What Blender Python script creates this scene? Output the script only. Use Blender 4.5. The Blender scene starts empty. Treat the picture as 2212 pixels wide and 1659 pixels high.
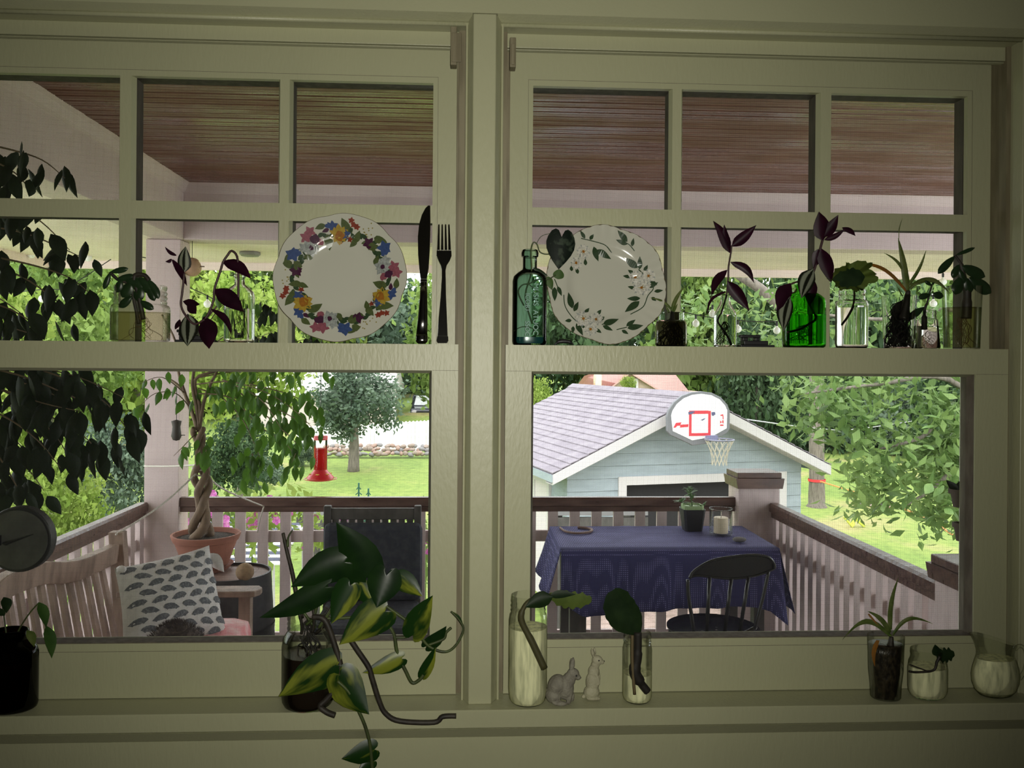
import bpy, bmesh, math, random
import numpy as np
from mathutils import Vector, Matrix, noise
sc = bpy.context.scene
COL = sc.collection
random.seed(7)
# ---------------------------------------------------------------- camera
F, PPX, PPY, YAW, ROLL, ZC = 1790.0, 1106.0, 785.7, math.radians(2.907), 0.0077, 1.55
fw = Vector((math.sin(YAW), math.cos(YAW), 0)); r0 = Vector((math.cos(YAW), -math.sin(YAW), 0)); up0 = Vector((0, 0, 1))
rt = r0 * math.cos(ROLL) + up0 * math.sin(ROLL); up = up0 * math.cos(ROLL) - r0 * math.sin(ROLL)
cam_d = bpy.data.cameras.new('camera'); cam = bpy.data.objects.new('camera', cam_d); COL.objects.link(cam)
cam_d.sensor_fit = 'HORIZONTAL'; cam_d.sensor_width = 36.0; cam_d.lens = 36.0 * F / 2212
cam_d.shift_x = 0.0; cam_d.shift_y = -(829.5 - PPY) / 2212; cam_d.clip_start = 0.02; cam_d.clip_end = 300
cm = Matrix((rt, up, -fw)).transposed().to_4x4(); cm.translation = (0, 0, ZC)
cam.matrix_world = cm; sc.camera = cam
def A(u, v, Y):
    d = fw + rt * ((u - PPX) / F) - up * ((v - PPY) / F)
    k = Y / d.y
    return Vector((d.x * k, Y, ZC + d.z * k))
def proj(P):
    d = Vector(P) - Vector((0, 0, ZC)); z = d.dot(fw); return PPX + F * d.dot(rt) / z, PPY - F * d.dot(up) / z
# ---------------------------------------------------------------- light
SKY, FLASH = 4.3, 50.0
w = bpy.data.worlds.new('overcast_sky'); sc.world = w; w.use_nodes = True
bg = w.node_tree.nodes['Background']; bg.inputs[0].default_value = (0.95, 0.97, 1.0, 1); bg.inputs[1].default_value = SKY
sl = bpy.data.lights.new('sun', 'SUN'); sl.energy = 2.2; sl.angle = math.radians(40); sl.color = (1, 0.97, 0.9)
so = bpy.data.objects.new('sun', sl); COL.objects.link(so); so.rotation_euler = (math.radians(38), math.radians(-22), 0)
fl = bpy.data.lights.new('phone_flash', 'SPOT'); fl.energy = FLASH; fl.spot_size = math.radians(102); fl.spot_blend = 1.0
fl.shadow_soft_size = 0.004; fl.color = (1.0, 0.97, 0.86)
fo = bpy.data.objects.new('phone_flash', fl); COL.objects.link(fo)
fo.location = (0.016, -0.004, ZC + 0.006); fo.rotation_euler = (math.radians(93), 0, math.radians(0.5))
vs = sc.view_settings; vs.view_transform = 'Standard'; vs.look = 'None'; vs.gamma = 1; vs.exposure = 0.0; vs.use_curve_mapping = False
cy = sc.cycles; cy.use_denoising = True; cy.caustics_reflective = False; cy.caustics_refractive = False
cy.max_bounces = 14; cy.diffuse_bounces = 4; cy.transmission_bounces = 12; cy.transparent_max_bounces = 40; cy.sample_clamp_indirect = 6
# ---------------------------------------------------------------- helpers
WL = {}
class MB:
    def __init__(s): s.v = []; s.f = []; s.uv = []; s.mi = []
    def add(s, vs, fs, uv=None, mi=0):
        o = len(s.v); s.v += [tuple(p) for p in vs]; s.f += [tuple(i + o for i in f) for f in fs]
        s.uv += uv if uv else [(0.5, 0.5)] * len(vs); s.mi += [mi] * len(fs); return s
    def box(s, x0, x1, y0, y1, z0, z1, mi=0):
        return s.add([(x, y, z) for z in (z0, z1) for y in (y0, y1) for x in (x0, x1)],
              [(0, 2, 3, 1), (4, 5, 7, 6), (0, 1, 5, 4), (2, 6, 7, 3), (0, 4, 6, 2), (1, 3, 7, 5)], mi=mi)
    def hexa(s, p, mi=0):   # 8 points: bottom 4 (ccw), top 4
        return s.add(p, [(3, 2, 1, 0), (4, 5, 6, 7), (0, 1, 5, 4), (1, 2, 6, 5), (2, 3, 7, 6), (3, 0, 4, 7)], mi=mi)
    def prism(s, poly, f0, f1, mi=0):   # poly 2d list; f0,f1 map (a,b)->3d
        n = len(poly)
        return s.add([f0(*p) for p in poly] + [f1(*p) for p in poly],
              [tuple(range(n - 1, -1, -1)), tuple(range(n, 2 * n))] + [(i, (i + 1) % n, n + (i + 1) % n, n + i) for i in range(n)], mi=mi)
    def lathe(s, prof, c, n=28, ky=1.0, sq=2.0, mi=0, cap=False, fn=None):
        vs = []
        for r, z in prof:
            for k in range(n):
                a = 2 * math.pi * k / n; ca, sa = math.cos(a), math.sin(a)
                q = 1.0 if sq == 2 else (abs(ca) ** sq + abs(sa) ** sq) ** (-1.0 / sq)
                rr = r * q
                if fn: rr *= fn(a, z)
                vs.append((c[0] + rr * ca, c[1] + rr * sa * ky, c[2] + z))
        fs = []
        m = len(prof)
        for i in range(m - 1):
            for k in range(n):
                k2 = (k + 1) % n
                fs.append((i * n + k, i * n + k2, (i + 1) * n + k2, (i + 1) * n + k))
        if cap:
            fs.append(tuple(range(n - 1, -1, -1))); fs.append(tuple((m - 1) * n + k for k in range(n)))
        return s.add(vs, fs, mi=mi)
    def tube(s, pts, r, n=7, mi=0, sp=0, closed=False):
        pts = [Vector(p) for p in pts]
        if sp: pts = spline(pts, sp)
        m = len(pts); rs = r if isinstance(r, (list, tuple)) else [r] * m
        if len(rs) != m: rs = [rs[0] + (rs[-1] - rs[0]) * i / (m - 1) if len(rs) == 2 else rs[min(len(rs) - 1, int(i * len(rs) / m))] for i in range(m)]
        vs = []; nrm = None
        for i, p in enumerate(pts):
            t = (pts[(i + 1) % m if closed else min(i + 1, m - 1)] - pts[(i - 1) if (closed or i) else 0])
            if t.length < 1e-9: t = Vector((0, 0, 1))
            t.normalize()
            if nrm is None:
                nrm = t.orthogonal().normalized()
            nrm = (nrm - t * nrm.dot(t))
            nrm = nrm.normalized() if nrm.length > 1e-6 else t.orthogonal().normalized()
            b = t.cross(nrm)
            for k in range(n):
                a = 2 * math.pi * k / n
                vs.append(p + (nrm * math.cos(a) + b * math.sin(a)) * rs[i])
        fs = []
        for i in range(m if closed else m - 1):
            j = (i + 1) % m
            for k in range(n):
                k2 = (k + 1) % n
                fs.append((i * n + k, i * n + k2, j * n + k2, j * n + k))
        if not closed:
            fs.append(tuple(range(n - 1, -1, -1))); fs.append(tuple((m - 1) * n + k for k in range(n)))
        return s.add(vs, fs, mi=mi)
    def ball(s, c, rx, ry=None, rz=None, n=14, m=9, rot=None, mi=0):
        ry = ry or rx; rz = rz or rx; vs = []; c = Vector(c)
        for i in range(m + 1):
            th = math.pi * i / m
            for k in range(n):
                a = 2 * math.pi * k / n
                p = Vector((rx * math.sin(th) * math.cos(a), ry * math.sin(th) * math.sin(a), rz * math.cos(th)))
                vs.append(c + (rot @ p if rot else p))
        fs = [(i * n + k, (i + 1) * n + k, (i + 1) * n + (k + 1) % n, i * n + (k + 1) % n) for i in range(m) for k in range(n)]
        return s.add(vs, fs, mi=mi)
    def leaf(s, b, t, w, nrm=(0, -1, 0), bend=0.0, prof='ovate', cup=0.15, rows=9, arch=0.0, thick=0.0, lobes=0.0, cren=0.0, mi=0, fold=0.0):
        b, t, nrm = Vector(b), Vector(t), Vector(nrm)
        ax = t - b; L = ax.length; d = ax / L; nrm = (nrm - d * nrm.dot(d)).normalized(); side = nrm.cross(d)
        P = PROF[prof]; S = (-1, -0.55, 0, 0.55, 1)
        if prof == 'heart' and lobes:
            E = [(0, 0), (-.8 * lobes, .2), (-lobes, .42), (-.75 * lobes, .68), (-.1 * lobes, .9), (.15, 1), (.35, .95), (.55, .75), (.75, .45), (.9, .18), (1, 0)]
            C = [0, .02, .04, .07, .11, .2, .38, .57, .76, .9, 1]; vs = []; uv = []
            for (ea, ew), ca in zip(E, C):
                for x in S:
                    hw = ew * w * .5; al = ca + (ea - ca) * abs(x)
                    vs.append(b + ax * al + side * (bend * math.sin(math.pi * ca) + hw * x) + nrm * (arch * math.sin(math.pi * ca) - cup * hw * x * x - fold * hw * abs(x))); uv.append((.5 + x * .5, ca))
            k = len(S); s.add(vs, [(i * k + j, i * k + j + 1, (i + 1) * k + j + 1, (i + 1) * k + j) for i in range(10) for j in range(k - 1)], uv, mi); return s
        def layer(off):
            vs = []; uv = []
            for i in range(rows + 1):
                q = i / rows; hw = interp(P, q) * w * 0.5
                if cren: hw *= 1 + cren * math.sin(q * rows * 1.9)
                for x in S:
                    al = q - lobes * (0, 1, .62)[0 if x == 0 else (1 if abs(x) < .9 else 2)] * (1 - q) ** 4
                    p = b + ax * al + side * (bend * math.sin(math.pi * q) + hw * x) + nrm * (arch * math.sin(math.pi * q) - cup * hw * x * x - fold * hw * abs(x))
                    if thick: p = p + nrm * (off * thick * (1 - x * x * 0.92) * (1 - (2 * q - 1) ** 4))
                    vs.append(p); uv.append((0.5 + x * 0.5, q))
            return vs, uv
        k = len(S); fs = [(i * k + j, i * k + j + 1, (i + 1) * k + j + 1, (i + 1) * k + j) for i in range(rows) for j in range(k - 1)]
        if thick:
            for off in (1, -1):
                vs, uv = layer(off); s.add(vs, fs if off > 0 else [f[::-1] for f in fs], uv, mi)
        else:
            vs, uv = layer(0); s.add(vs, fs, uv, mi)
        return s
PROF = {
 'ovate': [(0, .06), (.08, .45), (.22, .88), (.38, 1), (.58, .86), (.78, .5), (.92, .17), (1, 0)],
 'heart': [(0, .3), (.03, .56), (.08, .82), (.16, .97), (.24, 1), (.42, .92), (.6, .7), (.8, .38), (.93, .12), (1, 0)],
 'lance': [(0, .2), (.15, .7), (.35, 1), (.6, .85), (.8, .5), (.93, .2), (1, 0)],
 'round': [(0, .12), (.12, .5), (.35, .88), (.6, 1), (.8, .86), (.93, .5), (1, .08)],
 'strap': [(0, .65), (.2, 1), (.55, .85), (.85, .4), (1, .02)],
 'fan': [(0, .15), (.12, .6), (.3, .95), (.55, 1), (.8, .85), (.93, .55), (1, .25)]}
def interp(P, q):
    for (a, x), (b, y) in zip(P, P[1:]):
        if q <= b: return x + (y - x) * (q - a) / (b - a)
    return P[-1][1]
def spline(p, k):
    p = [Vector(q) for q in p]; o = []
    for i in range(len(p) - 1):
        a, b, c, d = p[max(i - 1, 0)], p[i], p[i + 1], p[min(i + 2, len(p) - 1)]
        for j in range(k):
            t = j / k
            o.append(0.5 * (2 * b + (c - a) * t + (2 * a - 5 * b + 4 * c - d) * t * t + (3 * b - a - 3 * c + d) * t ** 3))
    o.append(p[-1]); return o
def mesh_of(name, mb, mats, smooth=False, off=(0, 0, 0)):
    m = bpy.data.meshes.new(name); o = Vector(off)
    m.from_pydata([(x - o.x, y - o.y, z - o.z) for x, y, z in mb.v], [], mb.f)
    if any(u != (0.5, 0.5) for u in mb.uv):
        ul = m.uv_layers.new(name='uv'); li = np.empty(len(m.loops), dtype=np.int32); m.loops.foreach_get('vertex_index', li)
        ul.data.foreach_set('uv', np.array(mb.uv, dtype=np.float32)[li].ravel())
    for k in (mats if isinstance(mats, (list, tuple)) else [mats]): m.materials.append(k)
    if isinstance(mats, (list, tuple)): m.polygons.foreach_set('material_index', mb.mi)
    if smooth: m.polygons.foreach_set('use_smooth', [True] * len(m.polygons))
    m.update(); return m
def wl(o): return WL.get(o.name, Vector((0, 0, 0))) if o else Vector((0, 0, 0))
def obj(name, mb, mats, parent=None, smooth=False, bevel=0.0, sub=0, fix=False, auto=None):
    if parent is not None: off = wl(parent)
    else:
        a = np.array(mb.v); lo, hi = a.min(0), a.max(0); off = Vector(((lo[0] + hi[0]) / 2, (lo[1] + hi[1]) / 2, lo[2]))
    m = mesh_of(name, mb, mats, smooth, off)
    if fix:
        bm = bmesh.new(); bm.from_mesh(m); bmesh.ops.recalc_face_normals(bm, faces=bm.faces); bm.to_mesh(m); bm.free()
    o = bpy.data.objects.new(name, m); COL.objects.link(o); WL[o.name] = Vector(off)
    if parent is not None: o.parent = parent
    else: o.location = off
    if bevel:
        b = o.modifiers.new('bevel', 'BEVEL'); b.width = bevel; b.segments = 2; b.limit_method = 'ANGLE'
    if sub:
        b = o.modifiers.new('subsurf', 'SUBSURF'); b.levels = sub; b.render_levels = sub
    if auto: m.set_sharp_from_angle(angle=math.radians(auto))
    return o
def inst(name, mesh, parent, loc, rot=(0, 0, 0), scale=(1, 1, 1), mtx=None):
    o = bpy.data.objects.new(name, mesh); COL.objects.link(o); o.parent = parent
    L = Vector(loc); WL[o.name] = L
    if mtx is not None:
        m4 = mtx.to_4x4(); m4.translation = L - wl(parent); o.matrix_local = m4
    else:
        o.location = L - wl(parent); o.rotation_euler = rot; o.scale = scale
    return o
def tag(o, label, cat, group=None):
    o['label'] = label; o['category'] = cat
    if group: o['group'] = group
    return o
def thing(name, label, cat, loc, group=None):
    o = bpy.data.objects.new(name, None); COL.objects.link(o); o.location = loc; WL[o.name] = Vector(loc)
    o.empty_display_size = 0.05
    return tag(o, label, cat, group)
def struct(o, label=None, cat=None):
    o['kind'] = 'structure'
    if label: o['label'] = label
    if cat: o['category'] = cat
    return o
def senv(name, loc, label=None, cat=None):
    o = bpy.data.objects.new(name, None); COL.objects.link(o); o.location = loc; WL[o.name] = Vector(loc); o.empty_display_size = 0.05
    return struct(o, label, cat)
# ---------------------------------------------------------------- materials
def srgb(r, g, b):
    f = lambda c: (c / 255 / 12.92) if c / 255 <= 0.04045 else ((c / 255 + 0.055) / 1.055) ** 2.4
    return (f(r), f(g), f(b), 1)
def nmat(name):
    m = bpy.data.materials.new(name); m.use_nodes = True; return m, m.node_tree.nodes, m.node_tree.links
def mat(name, c, rough=0.6, metal=0.0, c2=None, nscale=20, stretch=(1, 1, 1), bump=0.0, bscale=None, spec=0.5, ramp=(0.4, 0.65), rvar=0.0, sheen=0, coat=0.0, detail=4):
    m, N, L = nmat(name); p = N['Principled BSDF']
    p.inputs['Base Color'].default_value = (*c[:3], 1); p.inputs['Roughness'].default_value = rough; p.inputs['Metallic'].default_value = metal
    p.inputs['Specular IOR Level'].default_value = spec; p.inputs['Coat Weight'].default_value = coat
    if c2 or bump or rvar:
        tc = N.new('ShaderNodeTexCoord'); mp = N.new('ShaderNodeMapping'); mp.inputs['Scale'].default_value = stretch
        L.new(tc.outputs['Object'], mp.inputs['Vector'])
        nz = N.new('ShaderNodeTexNoise'); nz.inputs['Scale'].default_value = nscale; nz.inputs['Detail'].default_value = detail; L.new(mp.outputs[0], nz.inputs['Vector'])
    if c2:
        cr = N.new('ShaderNodeValToRGB'); cr.color_ramp.elements[0].position = ramp[0]; cr.color_ramp.elements[1].position = ramp[1]
        cr.color_ramp.elements[0].color = (*c[:3], 1); cr.color_ramp.elements[1].color = (*c2[:3], 1)
        L.new(nz.outputs['Fac'], cr.inputs[0]); L.new(cr.outputs[0], p.inputs['Base Color'])
    if rvar:
        mr = N.new('ShaderNodeMapRange'); mr.inputs['From Min'].default_value = 0.3; mr.inputs['From Max'].default_value = 0.7
        mr.inputs['To Min'].default_value = max(0.03, rough - rvar); mr.inputs['To Max'].default_value = min(1, rough + rvar)
        L.new(nz.outputs['Fac'], mr.inputs['Value']); L.new(mr.outputs[0], p.inputs['Roughness'])
    if bump:
        b = N.new('ShaderNodeBump'); b.inputs['Strength'].default_value = bump; b.inputs['Distance'].default_value = 0.002
        if bscale:
            nb = N.new('ShaderNodeTexNoise'); nb.inputs['Scale'].default_value = bscale; nb.inputs['Detail'].default_value = 3; L.new(mp.outputs[0], nb.inputs['Vector'])
            L.new(nb.outputs['Fac'], b.inputs['Height'])
        else: L.new(nz.outputs['Fac'], b.inputs['Height'])
        L.new(b.outputs[0], p.inputs['Normal'])
    return m
def leafmat(name, c, c2=None, tr=0.35, rough=0.45, pattern=None, rand=0.0, nscale=6, trc=None, spec=0.22):
    m, N, L = nmat(name); p = N['Principled BSDF']; out = N['Material Output']
    p.inputs['Roughness'].default_value = rough; p.inputs['Specular IOR Level'].default_value = spec
    col = None
    if pattern == 'stripe':      # silver bands either side of midrib
        uv = N.new('ShaderNodeUVMap'); sx = N.new('ShaderNodeSeparateXYZ'); L.new(uv.outputs[0], sx.inputs[0])
        cr = N.new('ShaderNodeValToRGB'); e = cr.color_ramp.elements; e[0].position = 0; e[0].color = c; e[1].position = 1; e[1].color = c
        for pos, cc in ((.12, c), (.2, c2), (.36, c2), (.42, c), (.58, c), (.64, c2), (.8, c2), (.88, c)):
            q = e.new(pos); q.color = cc
        L.new(sx.outputs[0], cr.inputs[0]); col = cr.outputs[0]
    elif c2:
        tc = N.new('ShaderNodeTexCoord'); nz = N.new('ShaderNodeTexNoise'); nz.inputs['Scale'].default_value = nscale; nz.inputs['Detail'].default_value = 3
        if pattern == 'streak':
            mp = N.new('ShaderNodeMapping'); mp.inputs['Scale'].default_value = (1.0, 0.35, 1.0); L.new(tc.outputs['UV'], mp.inputs[0]); 
            oi = N.new('ShaderNodeNewGeometry'); ad = N.new('ShaderNodeVectorMath'); ad.operation = 'ADD'; ad.inputs[1].default_value = (3.1, 1.7, 0)
            L.new(mp.outputs[0], ad.inputs[0])
            sp = N.new('ShaderNodeVectorMath'); sp.operation = 'MULTIPLY_ADD'; sp.inputs[1].default_value = (7, 7, 7); L.new(tc.outputs['Object'], sp.inputs[0]); L.new(ad.outputs[0], sp.inputs[2])
            L.new(sp.outputs[0], nz.inputs[0])
        else: L.new(tc.outputs['Object'], nz.inputs[0])
        cr = N.new('ShaderNodeValToRGB'); lo, hi = (0.5, 0.62) if pattern else (0.35, 0.65)
        cr.color_ramp.elements[0].position = lo; cr.color_ramp.elements[1].position = hi
        cr.color_ramp.elements[0].color = c; cr.color_ramp.elements[1].color = c2
        L.new(nz.outputs['Fac'], cr.inputs[0]); col = cr.outputs[0]
    if rand:
        oi = N.new('ShaderNodeObjectInfo'); hs = N.new('ShaderNodeHueSaturation')
        mr = N.new('ShaderNodeMapRange'); mr.inputs['To Min'].default_value = 1 - rand; mr.inputs['To Max'].default_value = 1 + rand
        L.new(oi.outputs['Random'], mr.inputs['Value']); L.new(mr.outputs[0], hs.inputs['Value'])
        hs.inputs['Color'].default_value = c
        if col: L.new(col, hs.inputs['Color'])
        col = hs.outputs[0]
    ts = N.new('ShaderNodeBsdfTranslucent'); mx = N.new('ShaderNodeMixShader'); mx.inputs[0].default_value = tr
    p.inputs['Base Color'].default_value = c; ts.inputs[0].default_value = trc or c
    if col:
        L.new(col, p.inputs['Base Color'])
        if not trc: L.new(col, ts.inputs[0])
    L.new(p.outputs[0], mx.inputs[1]); L.new(ts.outputs[0], mx.inputs[2]); L.new(mx.outputs[0], out.inputs[0]); return m
def thinglass(name, tint=(1, 1, 1), edge=(0.35, 0.4, 0.36), power=3.0, rough=0.0, refl=1.0, milk=None):
    m, N, L = nmat(name); out = N['Material Output']; N.remove(N['Principled BSDF'])
    lw = N.new('ShaderNodeLayerWeight'); lw.inputs['Blend'].default_value = 0.5
    pw = N.new('ShaderNodeMath'); pw.operation = 'POWER'; pw.inputs[1].default_value = power; L.new(lw.outputs['Facing'], pw.inputs[0])
    mc = N.new('ShaderNodeMix'); mc.data_type = 'RGBA'; mc.inputs[6].default_value = (*tint, 1); mc.inputs[7].default_value = (*edge, 1); L.new(pw.outputs[0], mc.inputs[0])
    tr = N.new('ShaderNodeBsdfTransparent'); L.new(mc.outputs[2], tr.inputs[0])
    gl = N.new('ShaderNodeBsdfGlossy'); gl.inputs['Roughness'].default_value = rough
    fr = N.new('ShaderNodeFresnel'); fr.inputs['IOR'].default_value = 1.45
    ml = N.new('ShaderNodeMath'); ml.operation = 'MULTIPLY'; ml.inputs[1].default_value = refl; L.new(fr.outputs[0], ml.inputs[0])
    mx = N.new('ShaderNodeMixShader'); L.new(ml.outputs[0], mx.inputs[0]); L.new(tr.outputs[0], mx.inputs[1]); L.new(gl.outputs[0], mx.inputs[2])
    res = mx.outputs[0]
    if milk:
        cc, k = milk; df = N.new('ShaderNodeBsdfDiffuse'); df.inputs[0].default_value = (*cc, 1)
        m2 = N.new('ShaderNodeMixShader'); m2.inputs[0].default_value = k; L.new(res, m2.inputs[1]); L.new(df.outputs[0], m2.inputs[2]); res = m2.outputs[0]
    L.new(res, out.inputs[0]); return m
def realglass(name, c=(1, 1, 1), ior=1.45, rough=0.0):
    m, N, L = nmat(name); p = N['Principled BSDF']; p.inputs['Base Color'].default_value = (*c, 1); p.inputs['Roughness'].default_value = rough
    p.inputs['IOR'].default_value = ior; p.inputs['Transmission Weight'].default_value = 1.0; return m
PAINT = mat('cream_paint', (0.425, 0.425, 0.265), 0.42, c2=(0.40, 0.40, 0.25), nscale=3, bump=0.28, bscale=190, stretch=(1, 1, 0.3), spec=0.55)
WALLP = mat('wall_paint', (0.42, 0.42, 0.26), 0.55, c2=(0.40, 0.40, 0.245), nscale=4, bump=0.12, bscale=220)
ROOMP = mat('room_paint', (0.42, 0.40, 0.30), 0.7, c2=(0.40, 0.38, 0.29), nscale=3)
FLOORM = mat('oak_floor', (0.22, 0.12, 0.06), 0.4, c2=(0.28, 0.16, 0.08), nscale=6, stretch=(1, 8, 1))
TRACK = mat('bare_track_wood', (0.17, 0.145, 0.085), 0.6, c2=(0.24, 0.21, 0.13), nscale=9, stretch=(8, 8, 1), bump=0.2)
DARKW = mat('dark_weathered_frame', (0.035, 0.024, 0.018), 0.7, c2=(0.07, 0.05, 0.04), nscale=14, stretch=(5, 5, 1))
GLASS = thinglass('window_glass', (0.97, 0.985, 0.97), (0.8, 0.85, 0.8), 3, refl=0.55)
BLK = mat('black_iron', (0.012, 0.012, 0.013), 0.45)
# ---------------------------------------------------------------- window wall
YM, YB, YL, YS, YU = 1.389, 1.410, 1.43, 1.445, 1.50     # mullion face, stop bead, lower sash, head strip, upper sash
YW = 1.62
XmL, XmR = A(1017.5, 785, YM).x, A(1066, 785, YM).x
XcL, XcR = A(1006, 785, YB).x, A(1078, 785, YB).x
XbL, XbR = A(1001, 785, YB).x, A(1083, 785, YB).x
SLr, SRl, SRr = A(986, 785, YL).x, A(1092, 785, YL).x, A(2178, 790, YL).x
W = SRr - SRl; SLl = SLr - W; G = SRl - XbR
ZHc, ZHb = A(900, 24, YM).z, A(900, 48, YB).z
ZST = A(900, 97, YS).z
ZSILL = A(1060, 1500, YL).z
def Yat(v, z, u=1060):
    lo, hi = 0.5, 60.0
    for _ in range(60):
        m = (lo + hi) / 2
        if A(u, v, m).z > z: lo = m
        else: hi = m
    return lo
YSF = Yat(1534.5, ZSILL)
XOL, XOR = SLl - G, SRr + G                      # stop-bead edges, outer sides
XCL, XCR = XOL - (XbL - XcL) * -1 - 0.004, XOR + 0.004
dch = XmL - XcL
# wall pieces round the opening
mb = MB()
XWL, XWR = -2.6, 2.6
mb.box(XWL, XWR, YM, YW, ZHc, 2.65).box(XWL, XWR, YM, YW, 0, ZSILL - 0.11)
mb.box(XWL, XOL - 0.02, YM, YW, ZSILL - 0.11, ZHc).box(XOR + 0.02, XWR, YM, YW, ZSILL - 0.11, ZHc)
mb.box(XOL - 0.02, XOR + 0.02, 1.47, YW, ZSILL - 0.11, ZSILL - 0.02)
mb.box(XOL - 0.02, XOR + 0.02, 1.47, YW, ZHb + 0.0, ZHc)
mb.box(XbL + 0.012, XbR - 0.012, 1.45, YW, ZSILL, ZHc)
wf = struct(obj('wall_front', mb, WALLP), 'cream painted wall around the double window', 'wall')
mb = MB(); mb.box(XWL - .1, XWL, -2.6, YW, 0, 2.65); struct(obj('wall_left', mb, ROOMP))
mb = MB(); mb.box(XWR, XWR + .1, -2.6, YW, 0, 2.65); struct(obj('wall_right', mb, ROOMP))
mb = MB(); mb.box(XWL, XWR, -2.7, -2.6, 0, 2.65); struct(obj('wall_back', mb, ROOMP))
mb = MB(); mb.box(XWL - .1, XWR + .1, -2.7, YW, 2.65, 2.75); struct(obj('ceiling', mb, ROOMP))
mb = MB(); mb.box(XWL - .1, XWR + .1, -2.7, YW, -0.1, 0); struct(obj('floor', mb, FLOORM))
# mullion between the windows (flat face, chamfers, rounded stop beads)
mb = MB()
mb.prism([(XmL, YM), (XmR, YM), (XcR, YB), (XcR, 1.47), (XcL, 1.47), (XcL, YB)], lambda a, b: (a, b, ZSILL), lambda a, b: (a, b, ZHc - 0.001))
mul = struct(obj('trim_1', mb, PAINT, fix=True, bevel=0.0012), 'cream centre mullion post between the two windows', 'trim')
def bead(x0, x1, z0, z1, par, nm='stop_bead'):
    m = MB(); r = abs(x1 - x0) / 2; xc = (x0 + x1) / 2
    m.prism([(xc + r * math.cos(a), YB - 0.001 - 0.7 * r * math.sin(a)) for a in [math.pi * k / 6 for k in range(7)]] + [(xc - r, 1.46), (xc + r, 1.46)],
            lambda a, b: (a, b, z0), lambda a, b: (a, b, z1)); return obj(nm, m, PAINT, par, fix=True)
bead(XbL, XcL, ZSILL, ZHb, mul); bead(XcR, XbR, ZSILL, ZHb, mul)
# head casing: chamfer + bead, one per window
for i, (x0, x1) in enumerate(((XOL - 0.001, XbL), (XbR, XOR + 0.001))):
    m = MB()
    e0 = x0 - (0.011 if i == 0 else 0.011); e1 = x1 + 0.011
    m.prism([(YM + .0004, ZHc), (YB, ZHb + 0.003), (1.446, ZHb + 0.003), (1.446, ZHc + 0.02), (YM + .0004, ZHc + 0.02)], lambda a, b: (e0, a, b), lambda a, b: (e1, a, b))
    h = struct(obj('trim_%d' % (2 + i), m, PAINT, fix=True), ('cream head casing over the left window', 'cream head casing over the right window')[i], 'trim')
    m = MB(); m.tube([(e0, YB + .002, ZHb), (e1, YB + .002, ZHb)], 0.0042, 8); obj('stop_bead', m, PAINT, h, True)
    m = MB(); m.box(e0, e1, YB + .003, YS, ZHb - 0.001, ZHb + 0.004); obj('soffit', m, PAINT, h)
    m = MB(); m.box(x0, x1, YS, YS + .012, ZST, ZHb + 0.002); m.box(x0, x1, YS + .003, YS + .014, ZST - .003, ZST - .0015); obj('parting_strip', m, PAINT, h, bevel=0.001)
# outer side casings
for i, (xb, s) in enumerate(((XOL, -1), (XOR, 1))):
    m = MB(); m.prism([(xb + s * 0.004, YB), (xb + s * (0.004 + 0.011), YM + .0005), (xb + s * 0.03, YM + .0005), (xb + s * 0.03, 1.47), (xb + s * 0.004, 1.47)], lambda a, b: (a, b, ZSILL), lambda a, b: (a, b, ZHc))
    o = struct(obj('trim_%d' % (4 + i), m, PAINT, fix=True), ('cream side casing left of the left window', 'cream side casing right of the right window')[i], 'trim')
    bead(min(xb, xb + s * 0.004), max(xb, xb + s * 0.004), ZSILL, ZHb, o)
    m = MB(); m.box(min(xb, xb - s * G), max(xb, xb - s * G), YB + .03, 1.46, ZSILL, ZHb); obj('sash_track', m, TRACK, o)
for x0, x1 in ((SLr + .0005, XbL), (XbR, SRl - .0005)):
    m = MB(); m.box(x0, x1, YB + .028, 1.46, ZSILL, ZHb); obj('sash_track', m, TRACK, mul)
for u0, u1, v0, v1 in ((974, 986.5, 62, 145), (1101, 1113.5, 86, 150)):
    a, b = A(u0, v0, YB + .024), A(u1, v1, YB + .024)
    m = MB(); m.box(a.x, b.x, YB + .012, YS - .001, b.z, a.z); m.box(a.x + .002, b.x + .008 if u0 < 1000 else b.x - .002, YB + .009, YB + .012, b.z + .004, a.z - .012)
    obj('track_block', m, TRACK, mul, bevel=.001)
# stool and apron
m = MB()
zn = A(1060, 1575.5, YSF).z; za = A(1060, 1597, YSF + .012).z
m.prism([(YSF, ZSILL - .002), (YSF + .002, ZSILL), (1.475, ZSILL), (1.475, zn), (YSF + .03, zn), (YSF + .003, zn), (YSF, zn + .003)], lambda a, b: (XWL, a, b), lambda a, b: (XWR, a, b))
st = struct(obj('trim_6', m, PAINT, fix=True), 'cream painted window stool shelf under both windows', 'trim')
m = MB(); m.prism([(YSF + .002, zn), (YSF + .022, za), (YM + .02, za), (YM + .02, zn)], lambda a, b: (XWL, a, b), lambda a, b: (XWR, a, b)); obj('cove_moulding', m, PAINT, st, fix=True)
m = MB(); m.box(XWL, XWR, YSF + .0215, YM + .02, za - .35, za); obj('apron_board', m, PAINT, st)
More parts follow.
